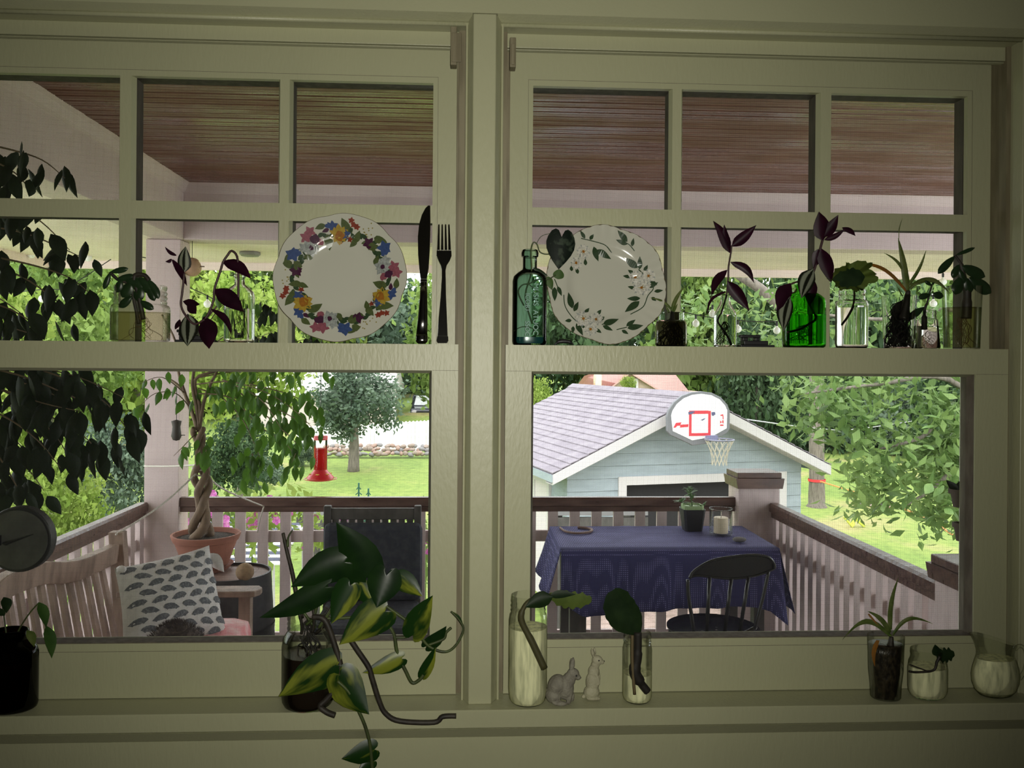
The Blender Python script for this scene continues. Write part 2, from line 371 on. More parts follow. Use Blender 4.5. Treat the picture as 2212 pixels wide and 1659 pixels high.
# windows
zPt, zPb, zQt = A(1150, 189, YU + .01).z, A(1300, 458, YU + .01).z, A(1300, 485, YU + .01).z
zLt, zGt, zGb = A(1500, 748.5, YL).z, A(1500, 804.5, YL).z, A(1500, 1379, YL).z
PXR = [A(u, 330, YU + .01).x for u in (1150, 1444, 1474, 1762, 1795, 2083)]
xGl, xGr = A(1147, 1000, YL).x, A(2106, 1000, YL).x
XM = (XmL + XmR) / 2
SCREEN, sN, sL = nmat('insect_screen')
so_ = sN['Material Output']; sN.remove(sN['Principled BSDF'])
tcn = sN.new('ShaderNodeTexCoord'); sx = sN.new('ShaderNodeSeparateXYZ'); sL.new(tcn.outputs['Object'], sx.inputs[0])
ws = []
for ax in (0, 2):
    q = sN.new('ShaderNodeMath'); q.operation = 'MULTIPLY'; q.inputs[1].default_value = 1 / 0.0024; sL.new(sx.outputs[ax], q.inputs[0])
    fr_ = sN.new('ShaderNodeMath'); fr_.operation = 'FRACT'; sL.new(q.outputs[0], fr_.inputs[0])
    lt = sN.new('ShaderNodeMath'); lt.operation = 'LESS_THAN'; lt.inputs[1].default_value = 0.07; sL.new(fr_.outputs[0], lt.inputs[0]); ws.append(lt)
mxm = sN.new('ShaderNodeMath'); mxm.operation = 'MAXIMUM'; sL.new(ws[0].outputs[0], mxm.inputs[0]); sL.new(ws[1].outputs[0], mxm.inputs[1])
tr_ = sN.new('ShaderNodeBsdfTransparent'); tl_ = sN.new('ShaderNodeBsdfTranslucent'); tl_.inputs[0].default_value = (.05, .045, .05, 1)
mx_ = sN.new('ShaderNodeMixShader'); sL.new(mxm.outputs[0], mx_.inputs[0]); sL.new(tr_.outputs[0], mx_.inputs[1]); sL.new(tl_.outputs[0], mx_.inputs[2]); sL.new(mx_.outputs[0], so_.inputs[0])
BEADM = mat('shaded_bead_joint', (.10, .08, .06), .7, c2=(.15, .125, .095), nscale=20, stretch=(4, 4, 1))  # dark for joints, and shade painted into unlit side and bottom beads
ALU = mat('dull_screen_frame', (.16, .15, .14), .6)
for wi in (0, 1):
    fx = (lambda x: x) if wi else (lambda x: 2 * XM - x)
    def bx(m, x0, x1, *r):
        a, b = fx(x0), fx(x1); return m.box(min(a, b), max(a, b), *r)
    win = senv('window_%d' % (wi + 1), (fx((SRl + SRr) / 2), YL, ZSILL), ('left double-hung sash window with six upper panes', 'right double-hung sash window with six upper panes')[wi], 'window')
    # upper sash
    m = MB(); x0, x1 = SRl - .012, SRr + .012
    zt = ZHb + .03; zb = zLt - .05; zr = zLt - .004
    bx(m, x0, PXR[0], YU, YU + .012, zb, zt); bx(m, PXR[5], x1, YU, YU + .012, zb, zt)
    bx(m, PXR[0], PXR[5], YU, YU + .012, zPt, zt); bx(m, PXR[0], PXR[5], YU, YU + .012, zb, zr)
    us = obj('upper_sash', m, PAINT, win)
    bev = 0.0045
    def muntin(xa, xb, za_, zb_, vert):
        m = MB(); f = fx
        if vert:
            P = [(xa, YU + .012), (xa + bev, YU), (xb - bev, YU), (xb, YU + .012)]
            m.prism([(f(a), b) for a, b in P], lambda a, b: (a, b, za_), lambda a, b: (a, b, zb_))
        else:
            P = [(za_, YU + .012), (za_ + bev, YU - .0003), (zb_ - bev, YU - .0003), (zb_, YU + .012)]
            m.prism(P, lambda a, b: (f(xa), b, a), lambda a, b: (f(xb), b, a))
        o = obj('muntin', m, PAINT, us, fix=True)
        return o
    muntin(PXR[1], PXR[2], zr, zPt, True); muntin(PXR[3], PXR[4], zr, zPt, True)
    for k in range(3): muntin(PXR[2 * k] + (.0 if k == 0 else -bev), PXR[2 * k + 1] + (.0 if k == 2 else bev), zPb, zQt, False)
    # dark outer half of the sash bars
    m = MB(); y0, y1 = YU + .016, YU + .045
    e = .0
    bx(m, x0, PXR[0] - .001, y0, y1, zb, zt); bx(m, PXR[5] + .001, x1, y0, y1, zb, zt); bx(m, PXR[0], PXR[5], y0, y1, zPt + .001, zt)
    bx(m, PXR[1] + .001, PXR[2] - .001, y0, y1, zr, zPt); bx(m, PXR[3] + .001, PXR[4] - .001, y0, y1, zr, zPt)
    bx(m, PXR[0], PXR[5], y0, y1 - .008, zPb + .002, zQt - .002); bx(m, PXR[0], PXR[5], y0, y1, zb, zr)
    obj('outer_sash_bars', m, DARKW, us)
    for k in range(3):
        for z0, z1 in ((zQt, zPt), (zr, zPb)):
            m = MB(); bx(m, PXR[2 * k] - .002, PXR[2 * k + 1] + .002, YU + .0125, YU + .0155, z0 - .002, z1 + .002); obj('pane', m, GLASS, us)
    xu = A(2147, 300, 1.49).x
    m = MB(); bx(m, xu, SRr + .02, 1.461, 1.4995, zLt - .03, ZHb); bx(m, xu + .006, SRr + .02, 1.456, 1.461, zLt + .001, ZHb); obj('sash_channel', m, TRACK, win)
    m = MB(); bx(m, SRl - .0, SRl + .006, 1.461, 1.4995, zLt - .03, ZHb); obj('sash_channel', m, TRACK, win)
    # lower sash
    m = MB(); y1 = YL + .036
    bx(m, SRl, xGl, YL, y1, ZSILL + .0015, zLt); bx(m, xGr, SRr, YL, y1, ZSILL + .0015, zLt)
    bx(m, xGl, xGr, YL, y1, zGt, zLt); bx(m, xGl, xGr, YL, y1, ZSILL + .0015, zGb)
    bx(m, SRl + .002, SRr - .002, y1, YU - .0005, zLt - .04, zLt)
    ls = obj('lower_sash', m, PAINT, win)
    # joint lines
    m = MB(); zj = A(1500, 1396, YL).z; bx(m, xGl, xGr, YL - .0003, YL + .001, zj, zj + .0006)
    bx(m, SRl, xGl - .001, YL - .0003, YL + .001, zGt, zGt + .0005); bx(m, xGr + .001, SRr, YL - .0003, YL + .001, zGt, zGt + .0005)
    obj('joint_line', m, BEADM, ls)
    m = MB(); bx(m, PXR[0] - .009, PXR[5] + .009, YU - .0003, YU + .001, zPt + .0105, zPt + .0110); bx(m, PXR[0] - .009, PXR[0] - .0085, YU - .0003, YU + .001, zr, zPt + .0105); bx(m, PXR[5] + .0085, PXR[5] + .009, YU - .0003, YU + .001, zr, zPt + .0105); obj('joint_line', m, BEADM, us)
    m = MB(); t = .005
    P = [(zGt, y1), (zGt, YL + .004), (zGt - t, YL + .02), (zGt - t, y1)]
    m.prism(P, lambda a, b: (fx(xGl), b, a), lambda a, b: (fx(xGr), b, a))
    obj('glazing_bead', m, PAINT, ls, fix=True); m = MB(); t = .007
    m.box(min(fx(xGl), fx(xGr)), max(fx(xGl), fx(xGr)), YL + .002, YL + .03, zGb - .001, zGb + .0012)
    for xe, s in ((xGl, 1), (xGr, -1)):
        P = [(fx(xe), y1), (fx(xe), YL + .004), (fx(xe + s * t * .7), YL + .02), (fx(xe + s * t * .7), y1)]
        m.prism(P, lambda a, b: (a, b, zGb), lambda a, b: (a, b, zGt))
    obj('glazing_bead', m, BEADM, ls, fix=True)
    m = MB(); bx(m, xGl - .002, xGr + .002, YL + .021, YL + .024, zGb - .002, zGt + .002); obj('pane', m, GLASS, ls)
    # sash lock on the meeting rail
    xc = (SRl + SRr) / 2; s = YL / F; cx = fx(xc); zz = zLt
    m = MB(); m.box(cx - 42 * s, cx + 34 * s, YL + .006, YL + .03, zz, zz + 5 * s).box(cx - 34 * s, cx + 20 * s, YL + .008, YL + .028, zz + 5 * s, zz + 14 * s)
    m.box(cx - 36 * s, cx - 24 * s, YL + .01, YL + .026, zz + 14 * s, zz + 21 * s).box(cx - 8 * s, cx + 2 * s, YL + .01, YL + .026, zz + 14 * s, zz + 21 * s)
    m.box(cx - 40 * s, cx + 4 * s, YL + .01, YL + .026, zz + 21 * s, zz + 27 * s)
    obj('sash_lock', m, BLK, ls, bevel=.001)['label'] = 'black iron sash lock'
    # exterior jamb + screen
    m = MB(); xj0, xj1 = A(1110, 1000, 1.6).x if False else SRl + .01, A(2077, 1000, 1.60).x
    bx(m, xj1, SRr + .02, 1.47, 1.60, ZSILL - .02, ZHb); bx(m, XM, xj0, 1.547, 1.60, ZSILL - .02, ZHb)
    bx(m, xj0, xj1, 1.547, 1.60, ZHb - .005, ZHb + .03); bx(m, xj0, xj1, 1.47, 1.60, ZSILL - .025, ZSILL - .001)
    obj('outer_jamb', m, DARKW, win)
    m = MB(); bx(m, xj0, xj1, 1.585, 1.5855, ZSILL, ZHb); scn = obj('insect_screen', m, SCREEN, win)
    m = MB(); bx(m, xj0, xj0 + .012, 1.58, 1.592, ZSILL, ZHb); bx(m, xj1 - .004, xj1, 1.58, 1.592, ZSILL, ZHb)
    obj('screen_frame', m, ALU, scn)
# dial thermometer outside the left window
tc = A(38, 1166, 1.70); R = 69 * 1.70 / F
th = thing('wall_thermometer', 'round dial thermometer with black pointer outside left window', 'thermometer', (tc.x, 1.70, tc.z))
m = MB()
def disc(m, c, r, y0, y1, n=40):
    m.prism([(r * math.cos(2 * math.pi * k / n), r * math.sin(2 * math.pi * k / n)) for k in range(n)], lambda a, b: (c.x + a, y0, c.z + b), lambda a, b: (c.x + a, y1, c.z + b))
disc(m, tc, R, 1.70, 1.725); obj('case', m, mat('thermometer_case', (.03, .03, .03), .5), th, fix=True, bevel=.003)
m = MB(); disc(m, tc, R * .9, 1.698, 1.700); obj('dial_face', m, mat('aged_dial', (.13, .13, .115), .6, c2=(.09, .09, .08), nscale=30), th, fix=True)
m = MB(); pa, pb = A(12, 1174, 1.696), A(72, 1154, 1.696); m.tube([pa, pa.lerp(pb, .3), pb], [.0045, .003, .001], 6); m.ball(pa, .007, .002, .004); obj('pointer', m, BLK, th)
m = MB(); m.box(tc.x - .045, tc.x - .03, 1.601, 1.70 + .012, tc.z - .01, tc.z + .01); obj('bracket', m, BLK, th)
# ---------------------------------------------------------------- porch
ZR = lambda z: ZC + z       # heights given relative to the lens
PF = -0.05
LILAC = mat('grey_lilac_paint', (.62, .50, .49), .6, c2=(.56, .45, .44), nscale=2.5)
SOFF = mat('cream_soffit_paint', (.88, .74, .70), .6, c2=(.80, .67, .63), nscale=3)
RAILB = mat('brown_rail_stain', (.085, .045, .037), .38, c2=(.15, .085, .065), nscale=7, stretch=(1, 9, 4), rvar=.12)
PICK = mat('weathered_lilac_picket', (.58, .47, .46), .65, c2=(.44, .35, .34), nscale=9, stretch=(3, 3, .6), ramp=(.5, .8), bump=.15)
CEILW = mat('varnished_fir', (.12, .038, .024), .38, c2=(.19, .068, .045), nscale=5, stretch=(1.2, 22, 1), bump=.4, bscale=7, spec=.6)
def ceil_gloss(m):
    N, L = m.node_tree.nodes, m.node_tree.links; p = N['Principled BSDF']
    tc = N.new('ShaderNodeTexCoord'); mp = N.new('ShaderNodeMapping'); mp.inputs['Scale'].default_value = (1.1, 5.5, 1); L.new(tc.outputs['Generated'], mp.inputs[0])
    gm = N.new('ShaderNodeNewGeometry'); mp2 = N.new('ShaderNodeMapping'); mp2.inputs['Scale'].default_value = (1.1, 5.5, 1); L.new(gm.outputs['Position'], mp2.inputs[0])
    nz = N.new('ShaderNodeTexNoise'); nz.inputs['Scale'].default_value = 1.3; nz.inputs['Detail'].default_value = 5; nz.inputs['Roughness'].default_value = .65; L.new(mp2.outputs[0], nz.inputs[0])
    cr = N.new('ShaderNodeValToRGB'); e = cr.color_ramp.elements; e[0].position = .40; e[0].color = (.16, .16, .16, 1); e[1].position = .62; e[1].color = (.62, .62, .62, 1)
    L.new(nz.outputs['Fac'], cr.inputs[0]); L.new(cr.outputs[0], p.inputs['Roughness'])
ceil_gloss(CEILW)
FLOORP = mat('porch_floor_paint', (.30, .28, .29), .5, c2=(.25, .23, .24), nscale=8)
ZCE = ZR(.945); XB, YF = -1.53, 4.50; XRR = 3.6
m = MB(); m.box(-2.9, XRR, 1.62, YF + .16, PF - .12, PF - .025); pfl = struct(obj('porch_floor', m, FLOORP), 'grey painted porch deck beyond the window', 'floor')
fm = MB(); fm.box(-2.9, XRR, 0, .088, -.024, 0); fme = mesh_of('plank', fm, FLOORP)
for k in range(34): inst('plank', fme, pfl, (0, 1.63 + k * .09, PF))
m = MB(); m.box(XB, XRR, 1.62, YF, ZCE + .012, ZCE + .06); pce = struct(obj('porch_ceiling', m, DARKW), 'varnished brown beadboard porch ceiling', 'ceiling')
cmx = []
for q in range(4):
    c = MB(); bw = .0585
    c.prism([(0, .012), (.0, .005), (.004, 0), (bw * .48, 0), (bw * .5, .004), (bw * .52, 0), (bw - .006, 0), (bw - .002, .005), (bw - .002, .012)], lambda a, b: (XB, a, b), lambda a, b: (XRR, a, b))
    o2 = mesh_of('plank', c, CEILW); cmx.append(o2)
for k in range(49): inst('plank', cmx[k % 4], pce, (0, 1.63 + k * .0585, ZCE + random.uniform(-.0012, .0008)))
# beams
m = MB(); m.box(XB, XRR, YF, YF + .16, ZR(.65), ZCE + .06); b1 = struct(obj('porch_beam', m, LILAC, bevel=.004), 'far lilac porch beam above the garden railing', 'beam')
m = MB(); m.prism([(YF - .045, ZCE), (YF, ZCE), (YF, ZCE - .05), (YF - .012, ZCE - .04), (YF - .03, ZCE - .012)], lambda a, b: (XB, a, b), lambda a, b: (XRR, a, b)); obj('crown_moulding', m, LILAC, b1, fix=True)
m = MB(); m.box(XB - .16, XB, 1.62, YF + .16, ZR(.65), ZCE + .06); b2 = struct(obj('porch_beam', m, LILAC, bevel=.004), 'left lilac porch beam running back to the corner', 'beam')
m = MB(); m.prism([(XB + .045, ZCE), (XB, ZCE), (XB, ZCE - .05), (XB + .012, ZCE - .04), (XB + .03, ZCE - .012)], lambda a, b: (a, 1.62, b), lambda a, b: (a, YF, b)); obj('crown_moulding', m, LILAC, b2, fix=True)
# eaves
m = MB(); zs = ZR(.652)
m.box(-2.75, XRR + 1, YF + .16, 5.55, zs, zs + .03).box(-2.75, XB - .16, 1.4, YF + .16, zs, zs + .03)
ev = struct(obj('porch_eave', m, SOFF), 'cream eave soffit outside the porch beams', 'eave')
m = MB(); m.box(-2.78, XRR + 1, 5.55, 5.58, zs - .05, zs + .14).box(-2.78, -2.75, 1.4, 5.58, zs - .05, zs + .14); obj('fascia', m, SOFF, ev)
m = MB(); m.box(-2.9, XRR + 1, 1.0, 5.7, ZCE + .25, ZCE + .33); struct(obj('porch_roof', m, DARKW), 'porch roof over the deck', 'roof')
m = MB(); m.box(XRR, XRR + .1, 1.62, 1.9, PF, ZCE); m.box(-2.9, -2.6, 1.55, 1.62, PF, ZCE); struct(obj('wall_outer', m, LILAC), 'outer house wall beside porch', 'wall')
# corner post
pa, pb = A(312, 900, YF), A(387, 900, YF)
m = MB(); m.box(pa.x, pb.x, YF - .0, YF + .155, PF, ZR(.65) - .002)
struct(obj('porch_post', m, LILAC, bevel=.003), 'tall lilac corner post left of the braided tree', 'post')
# low right corner post with cap
YRF = 4.48
qa, qb = A(1593, 1100, YRF), A(1680, 1100, YRF)
def lowpost(x0, x1, y0, y1, ztop, label):
    t = thing('newel_post', label, 'post', ((x0 + x1) / 2, (y0 + y1) / 2, PF), 'low capped porch posts')
    m = MB(); m.box(x0, x1, y0, y1, PF, ztop - .075); obj('shaft', m, PICK, t, bevel=.002)
    m = MB(); e = .022
    m.prism([(-.012, ztop - .085), (-e, ztop - .03), (-e, ztop - .03), (x1 - x0 + e, ztop - .03), (x1 - x0 + .012, ztop - .085)], lambda a, b: (x0 + a, y0 - e, b), lambda a, b: (x0 + a, y1 + e, b)); obj('cap', m, RAILB, t, fix=True)
    m = MB(); m.box(x0 - .01, x1 + .01, y0 - .01, y1 + .01, ztop - .03, ztop); obj('cap_board', m, RAILB, t, bevel=.003)
    return t
ztp = A(1630, 1020, YRF).z
lowpost(qa.x, qb.x, YRF - .02, YRF + .16, ztp, 'low lilac post with brown cap behind the table')
XRl = 1.63
nb = A(2031, 1240, 2.86)
lowpost(XRl + .0, XRl + .2, 2.62, 2.82, A(2048, 1212, 2.72).z, 'nearer low post with brown cap at right window edge')
# railings
def railing(label, p0, p1, ztop, n, along):
    t = thing('porch_railing', label, 'railing', ((p0[0] + p1[0]) / 2, (p0[1] + p1[1]) / 2, PF))
    prof = [(-.028, ztop - .012), (-.02, ztop), (.02, ztop), (.028, ztop - .012), (.028, ztop - .045), (.016, ztop - .052), (.016, ztop - .078), (-.016, ztop - .078), (-.016, ztop - .052), (-.028, ztop - .045)]
    m = MB()
    if along == 'x': m.prism(prof, lambda a, b: (p0[0], p0[1] + a, b), lambda a, b: (p1[0], p0[1] + a, b))
    else: m.prism(prof, lambda a, b: (p0[0] + a, p0[1], b), lambda a, b: (p0[0] + a, p1[1], b))
    obj('top_rail', m, RAILB, t, fix=True)
    for nm, z0, z1 in (('middle_rail', ztop - .245, ztop - .185), ('bottom_rail', PF + .085, PF + .135)):
        m = MB()
        if along == 'x': m.box(p0[0], p1[0], p0[1] + .004, p0[1] + .028, z0, z1)
        else: m.box(p0[0] - .028 * along2, p0[0] - .004 * along2, p0[1], p1[1], z0, z1) if along2 > 0 else m.box(p0[0] + .004, p0[0] + .028, p0[1], p1[1], z0, z1)
        obj(nm, m, PICK, t)
    k = MB(); hw = .0275
    if along == 'x': k.box(-hw, hw, -.013, .004, PF + .10, ztop - .077)
    else: k.box(-.013, .013, -hw, hw, PF + .10, ztop - .077)
    km = mesh_of('baluster', k, PICK)
    for i in range(n):
        f = (i + .62) / n
        inst('baluster', km, t, (p0[0] + (p1[0] - p0[0]) * f, p0[1] + (p1[1] - p0[1]) * f, 0))
    return t
along2 = 1
ztr = A(1000, 1074, YF + .03).z
railing('far porch railing of brown rail and pale pickets', (pb.x, YF + .04), (qa.x, YF + .04), ztr, 25, 'x')
along2 = 1
ztl = A(310, 1092, 4.40).z
railing('left porch railing behind the slatted bench', (-1.73, 1.75), (-1.73, YF), ztl, 23, 'y')
along2 = -1
railing('right porch railing slanting past the blue table', (XRl + .04, 2.82), (XRl + .04, YRF - .02), ztl, 17, 'y')
# ---- bench
TEAK = mat('greyed_teak', (.33, .235, .185), .6, c2=(.19, .13, .10), nscale=8, stretch=(3, 3, .8), bump=.2)
XBK = -1.38
def ZB(v, u): 
    Y = XBK * F / (u - 1015); return Y, A(u, v, Y).z
bench = thing('garden_bench', 'greyed wooden bench with humped slatted back below thermometer', 'bench', (-1.12, 2.6, PF))
pts = [(Y_, z_) for Y_, z_ in (ZB(1275, 0), ZB(1241, 40), ZB(1222, 85), ZB(1213, 120), ZB(1213, 160), ZB(1205, 200), ZB(1175, 268))]
yc = 2.56
full = [(2 * yc - y_, z_) for y_, z_ in reversed(pts) if 2 * yc - y_ < pts[0][0] - .05] + pts
sp = spline([Vector((0, a, b)) for a, b in full], 5)
m = MB(); n = len(sp); th_ = .042; ht = .075; lean = .12
vs_ = []
for p in sp:
    for dx, dz in ((0, 0), (th_, 0), (th_ - lean * ht, -ht), (-lean * ht, -ht)): vs_.append((XBK - .02 + dx, p.y, p.z + dz))
fs_ = [(i * 4 + k, i * 4 + (k + 1) % 4, (i + 1) * 4 + (k + 1) % 4, (i + 1) * 4 + k) for i in range(n - 1) for k in range(4)] + [(0, 1, 2, 3), (n * 4 - 1, n * 4 - 2, n * 4 - 3, n * 4 - 4)]
m.add(vs_, fs_); obj('crest_rail', m, TEAK, bench, fix=True, bevel=.004)
ys, ye = full[0][0], full[-1][0]
zseat = PF + .43
def ztop_at(y):
    for a, b in zip(sp, sp[1:]):
        if a.y <= y <= b.y: return a.z + (b.z - a.z) * (y - a.y) / max(1e-6, b.y - a.y)
    return sp[-1].z
k = 0; y = ys + .05
while y < ye - .04:
    zt = ztop_at(y) - ht
    m = MB(); hb = zt - zseat - .06; xo = -lean * ht
    m.hexa([(XBK - .01 + dx + .13 - .13, y + dy, zseat + .06) for dx, dy in ((.064, -.014), (.078, -.014), (.078, .014), (.064, .014))] + [(XBK - .015 + dx, y + dy, zt + .004) for dx, dy in ((.004, -.014), (.016, -.014), (.016, .014), (.004, .014))])
    obj('slat', m, TEAK, bench, fix=True); y += .064; k += 1
m = MB(); m.box(XBK + .05, XBK + .1, ys, ye, zseat + .02, zseat + .075); obj('lower_back_rail', m, TEAK, bench)
for i in range(6):
    m = MB(); m.box(XBK + .09 + i * .075, XBK + .155 + i * .075, ys, ye, zseat - .02, zseat); obj('seat_slat', m, TEAK, bench, bevel=.002)
for yy, s in ((ys - .03, -1), (ye + .0, 1)):
    zp = A(280, 1150, 3.31).z
    m = MB(); m.hexa([(XBK + dx, yy + dy, PF) for dx, dy in ((.04, 0), (.1, 0), (.1, .045), (.04, .045))] + [(XBK + dx, yy + dy, zp) for dx, dy in ((-.025, 0), (.03, 0), (.03, .045), (-.025, .045))]); obj('back_post', m, TEAK, bench, fix=True, bevel=.003)
    xa = A(540, 1330, yy).x if s > 0 else -.85
    zA = A(520, 1274, 3.3).z
    m = MB(); m.box(xa - .045, xa, yy, yy + .045, PF, zA - .022); obj('front_leg', m, TEAK, bench, bevel=.002)
    m = MB(); P = [(XBK + .02, -.03), (xa - .02, -.035), (xa + .025, -.03), (xa + .04, .0), (xa + .04, .03), (xa + .02, .06), (XBK + .02, .055)]
    m.prism([(a, yy + b) for a, b in P], lambda a, b: (a, b, zA - .024), lambda a, b: (a, b, zA)); obj('armrest', m, TEAK, bench, fix=True, bevel=.004)
    m = MB(); m.box(XBK + .06, xa - .02, yy + .008, yy + .037, zseat - .09, zseat - .02); obj('side_rail', m, TEAK, bench)
m = MB(); m.box(xa - .05, xa - .02, ys, ye, zseat - .09, zseat - .022); obj('front_rail', m, TEAK, bench)
# ---- pillow with stamped pattern
tl, tr, br, bl = A(247, 1228, 2.82), A(452, 1178, 3.12), A(493, 1378, 3.02), A(265, 1405, 2.74)
pn = (tr - tl).cross(bl - tl).normalized()
if pn.y > 0: pn = -pn
PILM, pN, pL = nmat('hedgehog_print_cotton'); pp = pN['Principled BSDF']; pp.inputs['Roughness'].default_value = .9
m = MB(); NN = 18; vs_ = []; uv_ = []
for side in (1, -1):
    for i in range(NN + 1):
        for j in range(NN + 1):
            a, b = i / NN, j / NN
            ex = lambda q: 1 - (2 * q - 1) ** 2
            pin = .035
            a2 = a + (0.5 - a) * pin * ex(b) * 1.6; b2 = b + (.5 - b) * pin * ex(a) * 1.6
            p = tl.lerp(tr, a2).lerp(bl.lerp(br, a2), b2)
            p = p + pn * side * .075 * (ex(a) * ex(b)) ** .5
            vs_.append(p); uv_.append((a, b))
K = NN + 1
fs_ = []
for s in (0, 1):
    for i in range(NN):
        for j in range(NN):
            f = tuple(s * K * K + q for q in (i * K + j, i * K + j + 1, (i + 1) * K + j + 1, (i + 1) * K + j)); fs_.append(f if s else f[::-1])
m.add(vs_, fs_, uv_)
PILM_C = mat('pillow_cotton', (.62, .59, .58), .9, c2=(.56, .53, .52), nscale=60, bump=.2)
pil = tag(obj('throw_pillow', m, PILM_C, smooth=True), 'white pillow with grey hedgehog print on the bench', 'pillow')
# printed motifs: thin cloth-hugging patches
m = MB()
def onp(a, b, off=.0012):
    ex = lambda q: 1 - (2 * q - 1) ** 2
    a2 = a + (.5 - a) * .035 * ex(b) * 1.6; b2 = b + (.5 - b) * .035 * ex(a) * 1.6
    return tl.lerp(tr, a2).lerp(bl.lerp(br, a2), b2) + pn * (.075 * max(0, ex(a) * ex(b)) ** .5 + off)
rnd = random.Random(3)
for r in range(9):
    for c in range(6):
        ca = .09 + c * .185 + (.09 if r % 2 else 0); cb = .07 + r * .108
        if ca > .95: continue
        prof = [(-1.0, .05), (-.8, -.35), (-.45, -.62), (0, -.72), (.45, -.6), (.75, -.3), (1.1, .12), (.8, .3), (.62, .5), (.45, .38), (0, .45), (-.4, .4), (-.5, .58), (-.65, .38)]
        ps = [onp(min(.985, max(.015, ca + .074 * x * (1 if r % 2 else -1) * 1.0)), min(.985, max(.015, cb + .064 * y_ + .012 * x))) for x, y_ in prof]
        ctr = onp(min(.985, ca), cb); n_ = len(ps)
        m.add(ps + [ctr], [(i, (i + 1) % n_, n_) for i in range(n_)])
obj('hedgehog_print', m, mat('grey_print', (.10, .105, .12), .9, c2=(.22, .225, .24), nscale=150, ramp=(.45, .7)), pil)['label'] = 'grey hedgehog print'
m = MB(); m.ball(A(262, 1232, 2.83), .018, .014, .016); m.leaf(tr + Vector((.0, 0, -.03)), tr + Vector((.055, .0, -.1)), .05, thick=.012); obj('tied_corner', m, PILM_C, pil, True)
# furry hump and pink cloth
m = MB(); fx_ = A(378, 1345, 2.58); fc = Vector((fx_.x, 2.58, (zseat + fx_.z) / 2)); fz = (fx_.z - zseat) / 2; m.ball(fc, .118, .12, fz, 26, 16)
fur = tag(obj('fur_throw', m, mat('dark_brown_fur', (.03, .02, .017), .95, c2=(.10, .07, .06), nscale=60, stretch=(1, 1, 2.5), bump=1.0, bscale=120), smooth=True), 'dark brown furry hump lying against the pillow', 'fur throw')
fb = MB(); rr = random.Random(5)
for k in range(1500):
    th, ph = rr.uniform(0, math.pi * .6), rr.uniform(0, 2 * math.pi)
    d = Vector((math.sin(th) * math.cos(ph), math.sin(th) * math.sin(ph), math.cos(th)))
    p = fc + Vector((d.x * .118, d.y * .12, d.z * fz)); q = p + (d + Vector((rr.uniform(-.5, .2), rr.uniform(-.3, .3), rr.uniform(-.6, .1)))).normalized() * .014
    s_ = d.orthogonal().normalized() * .0011; fb.add([p - s_, p + s_, q], [(0, 1, 2)])
o = obj('fur', fb, mat('fur_strand', (.045, .03, .025), .9), fur); o['kind'] = 'stuff'
m = MB(); a = A(440, 1381, 2.9); m.prism([(-.26, 0), (.04, 0), (.09, -.012), (.1, -.05), (.1, zseat - a.z), (-.26, zseat - a.z)], lambda x, z: (a.x + x, 2.72, a.z + z), lambda x, z: (a.x + x, 3.14, a.z + z))
tag(obj('folded_cloth', m, mat('pink_cloth', (.75, .28, .30), .9, c2=(.8, .6, .6), nscale=14), fix=True, bevel=.004), 'pink and white folded blanket stack under the pillow', 'cloth')
# ---- barrel, ball, pot with braided fig
WOODT = mat('barrel_top_wood', (.30, .20, .17), .6, c2=(.22, .14, .12), nscale=10, stretch=(1, 6, 1)); BARM = mat('black_barrel', (.028, .026, .03), .55, c2=(.05, .047, .05), nscale=20)
YBa = 3.75; bc = A(500, 1240, YBa); rB = 82 * YBa / F
brl = thing('barrel_table', 'dark barrel with plank top under the terracotta pot', 'barrel', (bc.x, YBa, PF))
H = bc.z - PF
m = MB(); m.lathe([(rB * .9, 0), (rB * 1.05, H * .3), (rB * 1.1, H * .55), (rB * 1.0, H - .01), (rB * 1.0, H + .012), (rB * .95, H + .012), (rB * .95, H - .012)], (bc.x, YBa, PF), 32, cap=True); obj('staves', m, BARM, brl, True, auto=40)
m = MB(); disc2 = lambda m, c, r, z0, z1, n=32: m.lathe([(r, z0), (r, z1)], (c.x, c.y, 0), n, cap=True)
for i in range(5):
    x0 = -1 + i * .4; x1 = x0 + .39; mm = MB(); P = []
    for q in range(7): xx = (x0 + (x1 - x0) * q / 6); P.append((xx, math.sqrt(max(0, 1 - xx * xx))))
    P = P + [(a, -b) for a, b in reversed(P)]
    mm.prism([(bc.x + a * rB * .945, YBa + b * rB * .945) for a, b in P], lambda a, b: (a, b, bc.z - .012), lambda a, b: (a, b, bc.z)); obj('plank', mm, WOODT, brl, fix=True)
for h in (.25, .62):
    m = MB(); r_ = rB * (1.075 if h > .4 else 1.035); m.lathe([(r_ + .002, H * h), (r_ + .004, H * h + .03)], (bc.x, YBa, PF), 32); obj('hoop', m, BLK, brl, True)
bl_ = A(529, 1232, 3.63); rb = 19 * 3.63 / F
m = MB(); m.ball((bl_.x, 3.63, bc.z + rb + .0005), rb, n=24, m=14); tag(obj('wooden_ball', m, mat('cork_tan', (.33, .22, .13), .8, c2=(.26, .17, .10), nscale=60), smooth=True), 'tan round ball resting on the barrel top', 'ball')
TERRA = mat('terracotta', (.36, .15, .105), .8, c2=(.30, .125, .09), nscale=7, stretch=(1, 1, 2), bump=.1)
YP = 3.83; pr = A(445, 1152, YP); rP = 71 * YP / F; zp0 = bc.z + .022; hP = pr.z - zp0
pot = thing('terracotta_pot', 'large terracotta pot with saucer on the barrel', 'pot', (pr.x, YP, bc.z))
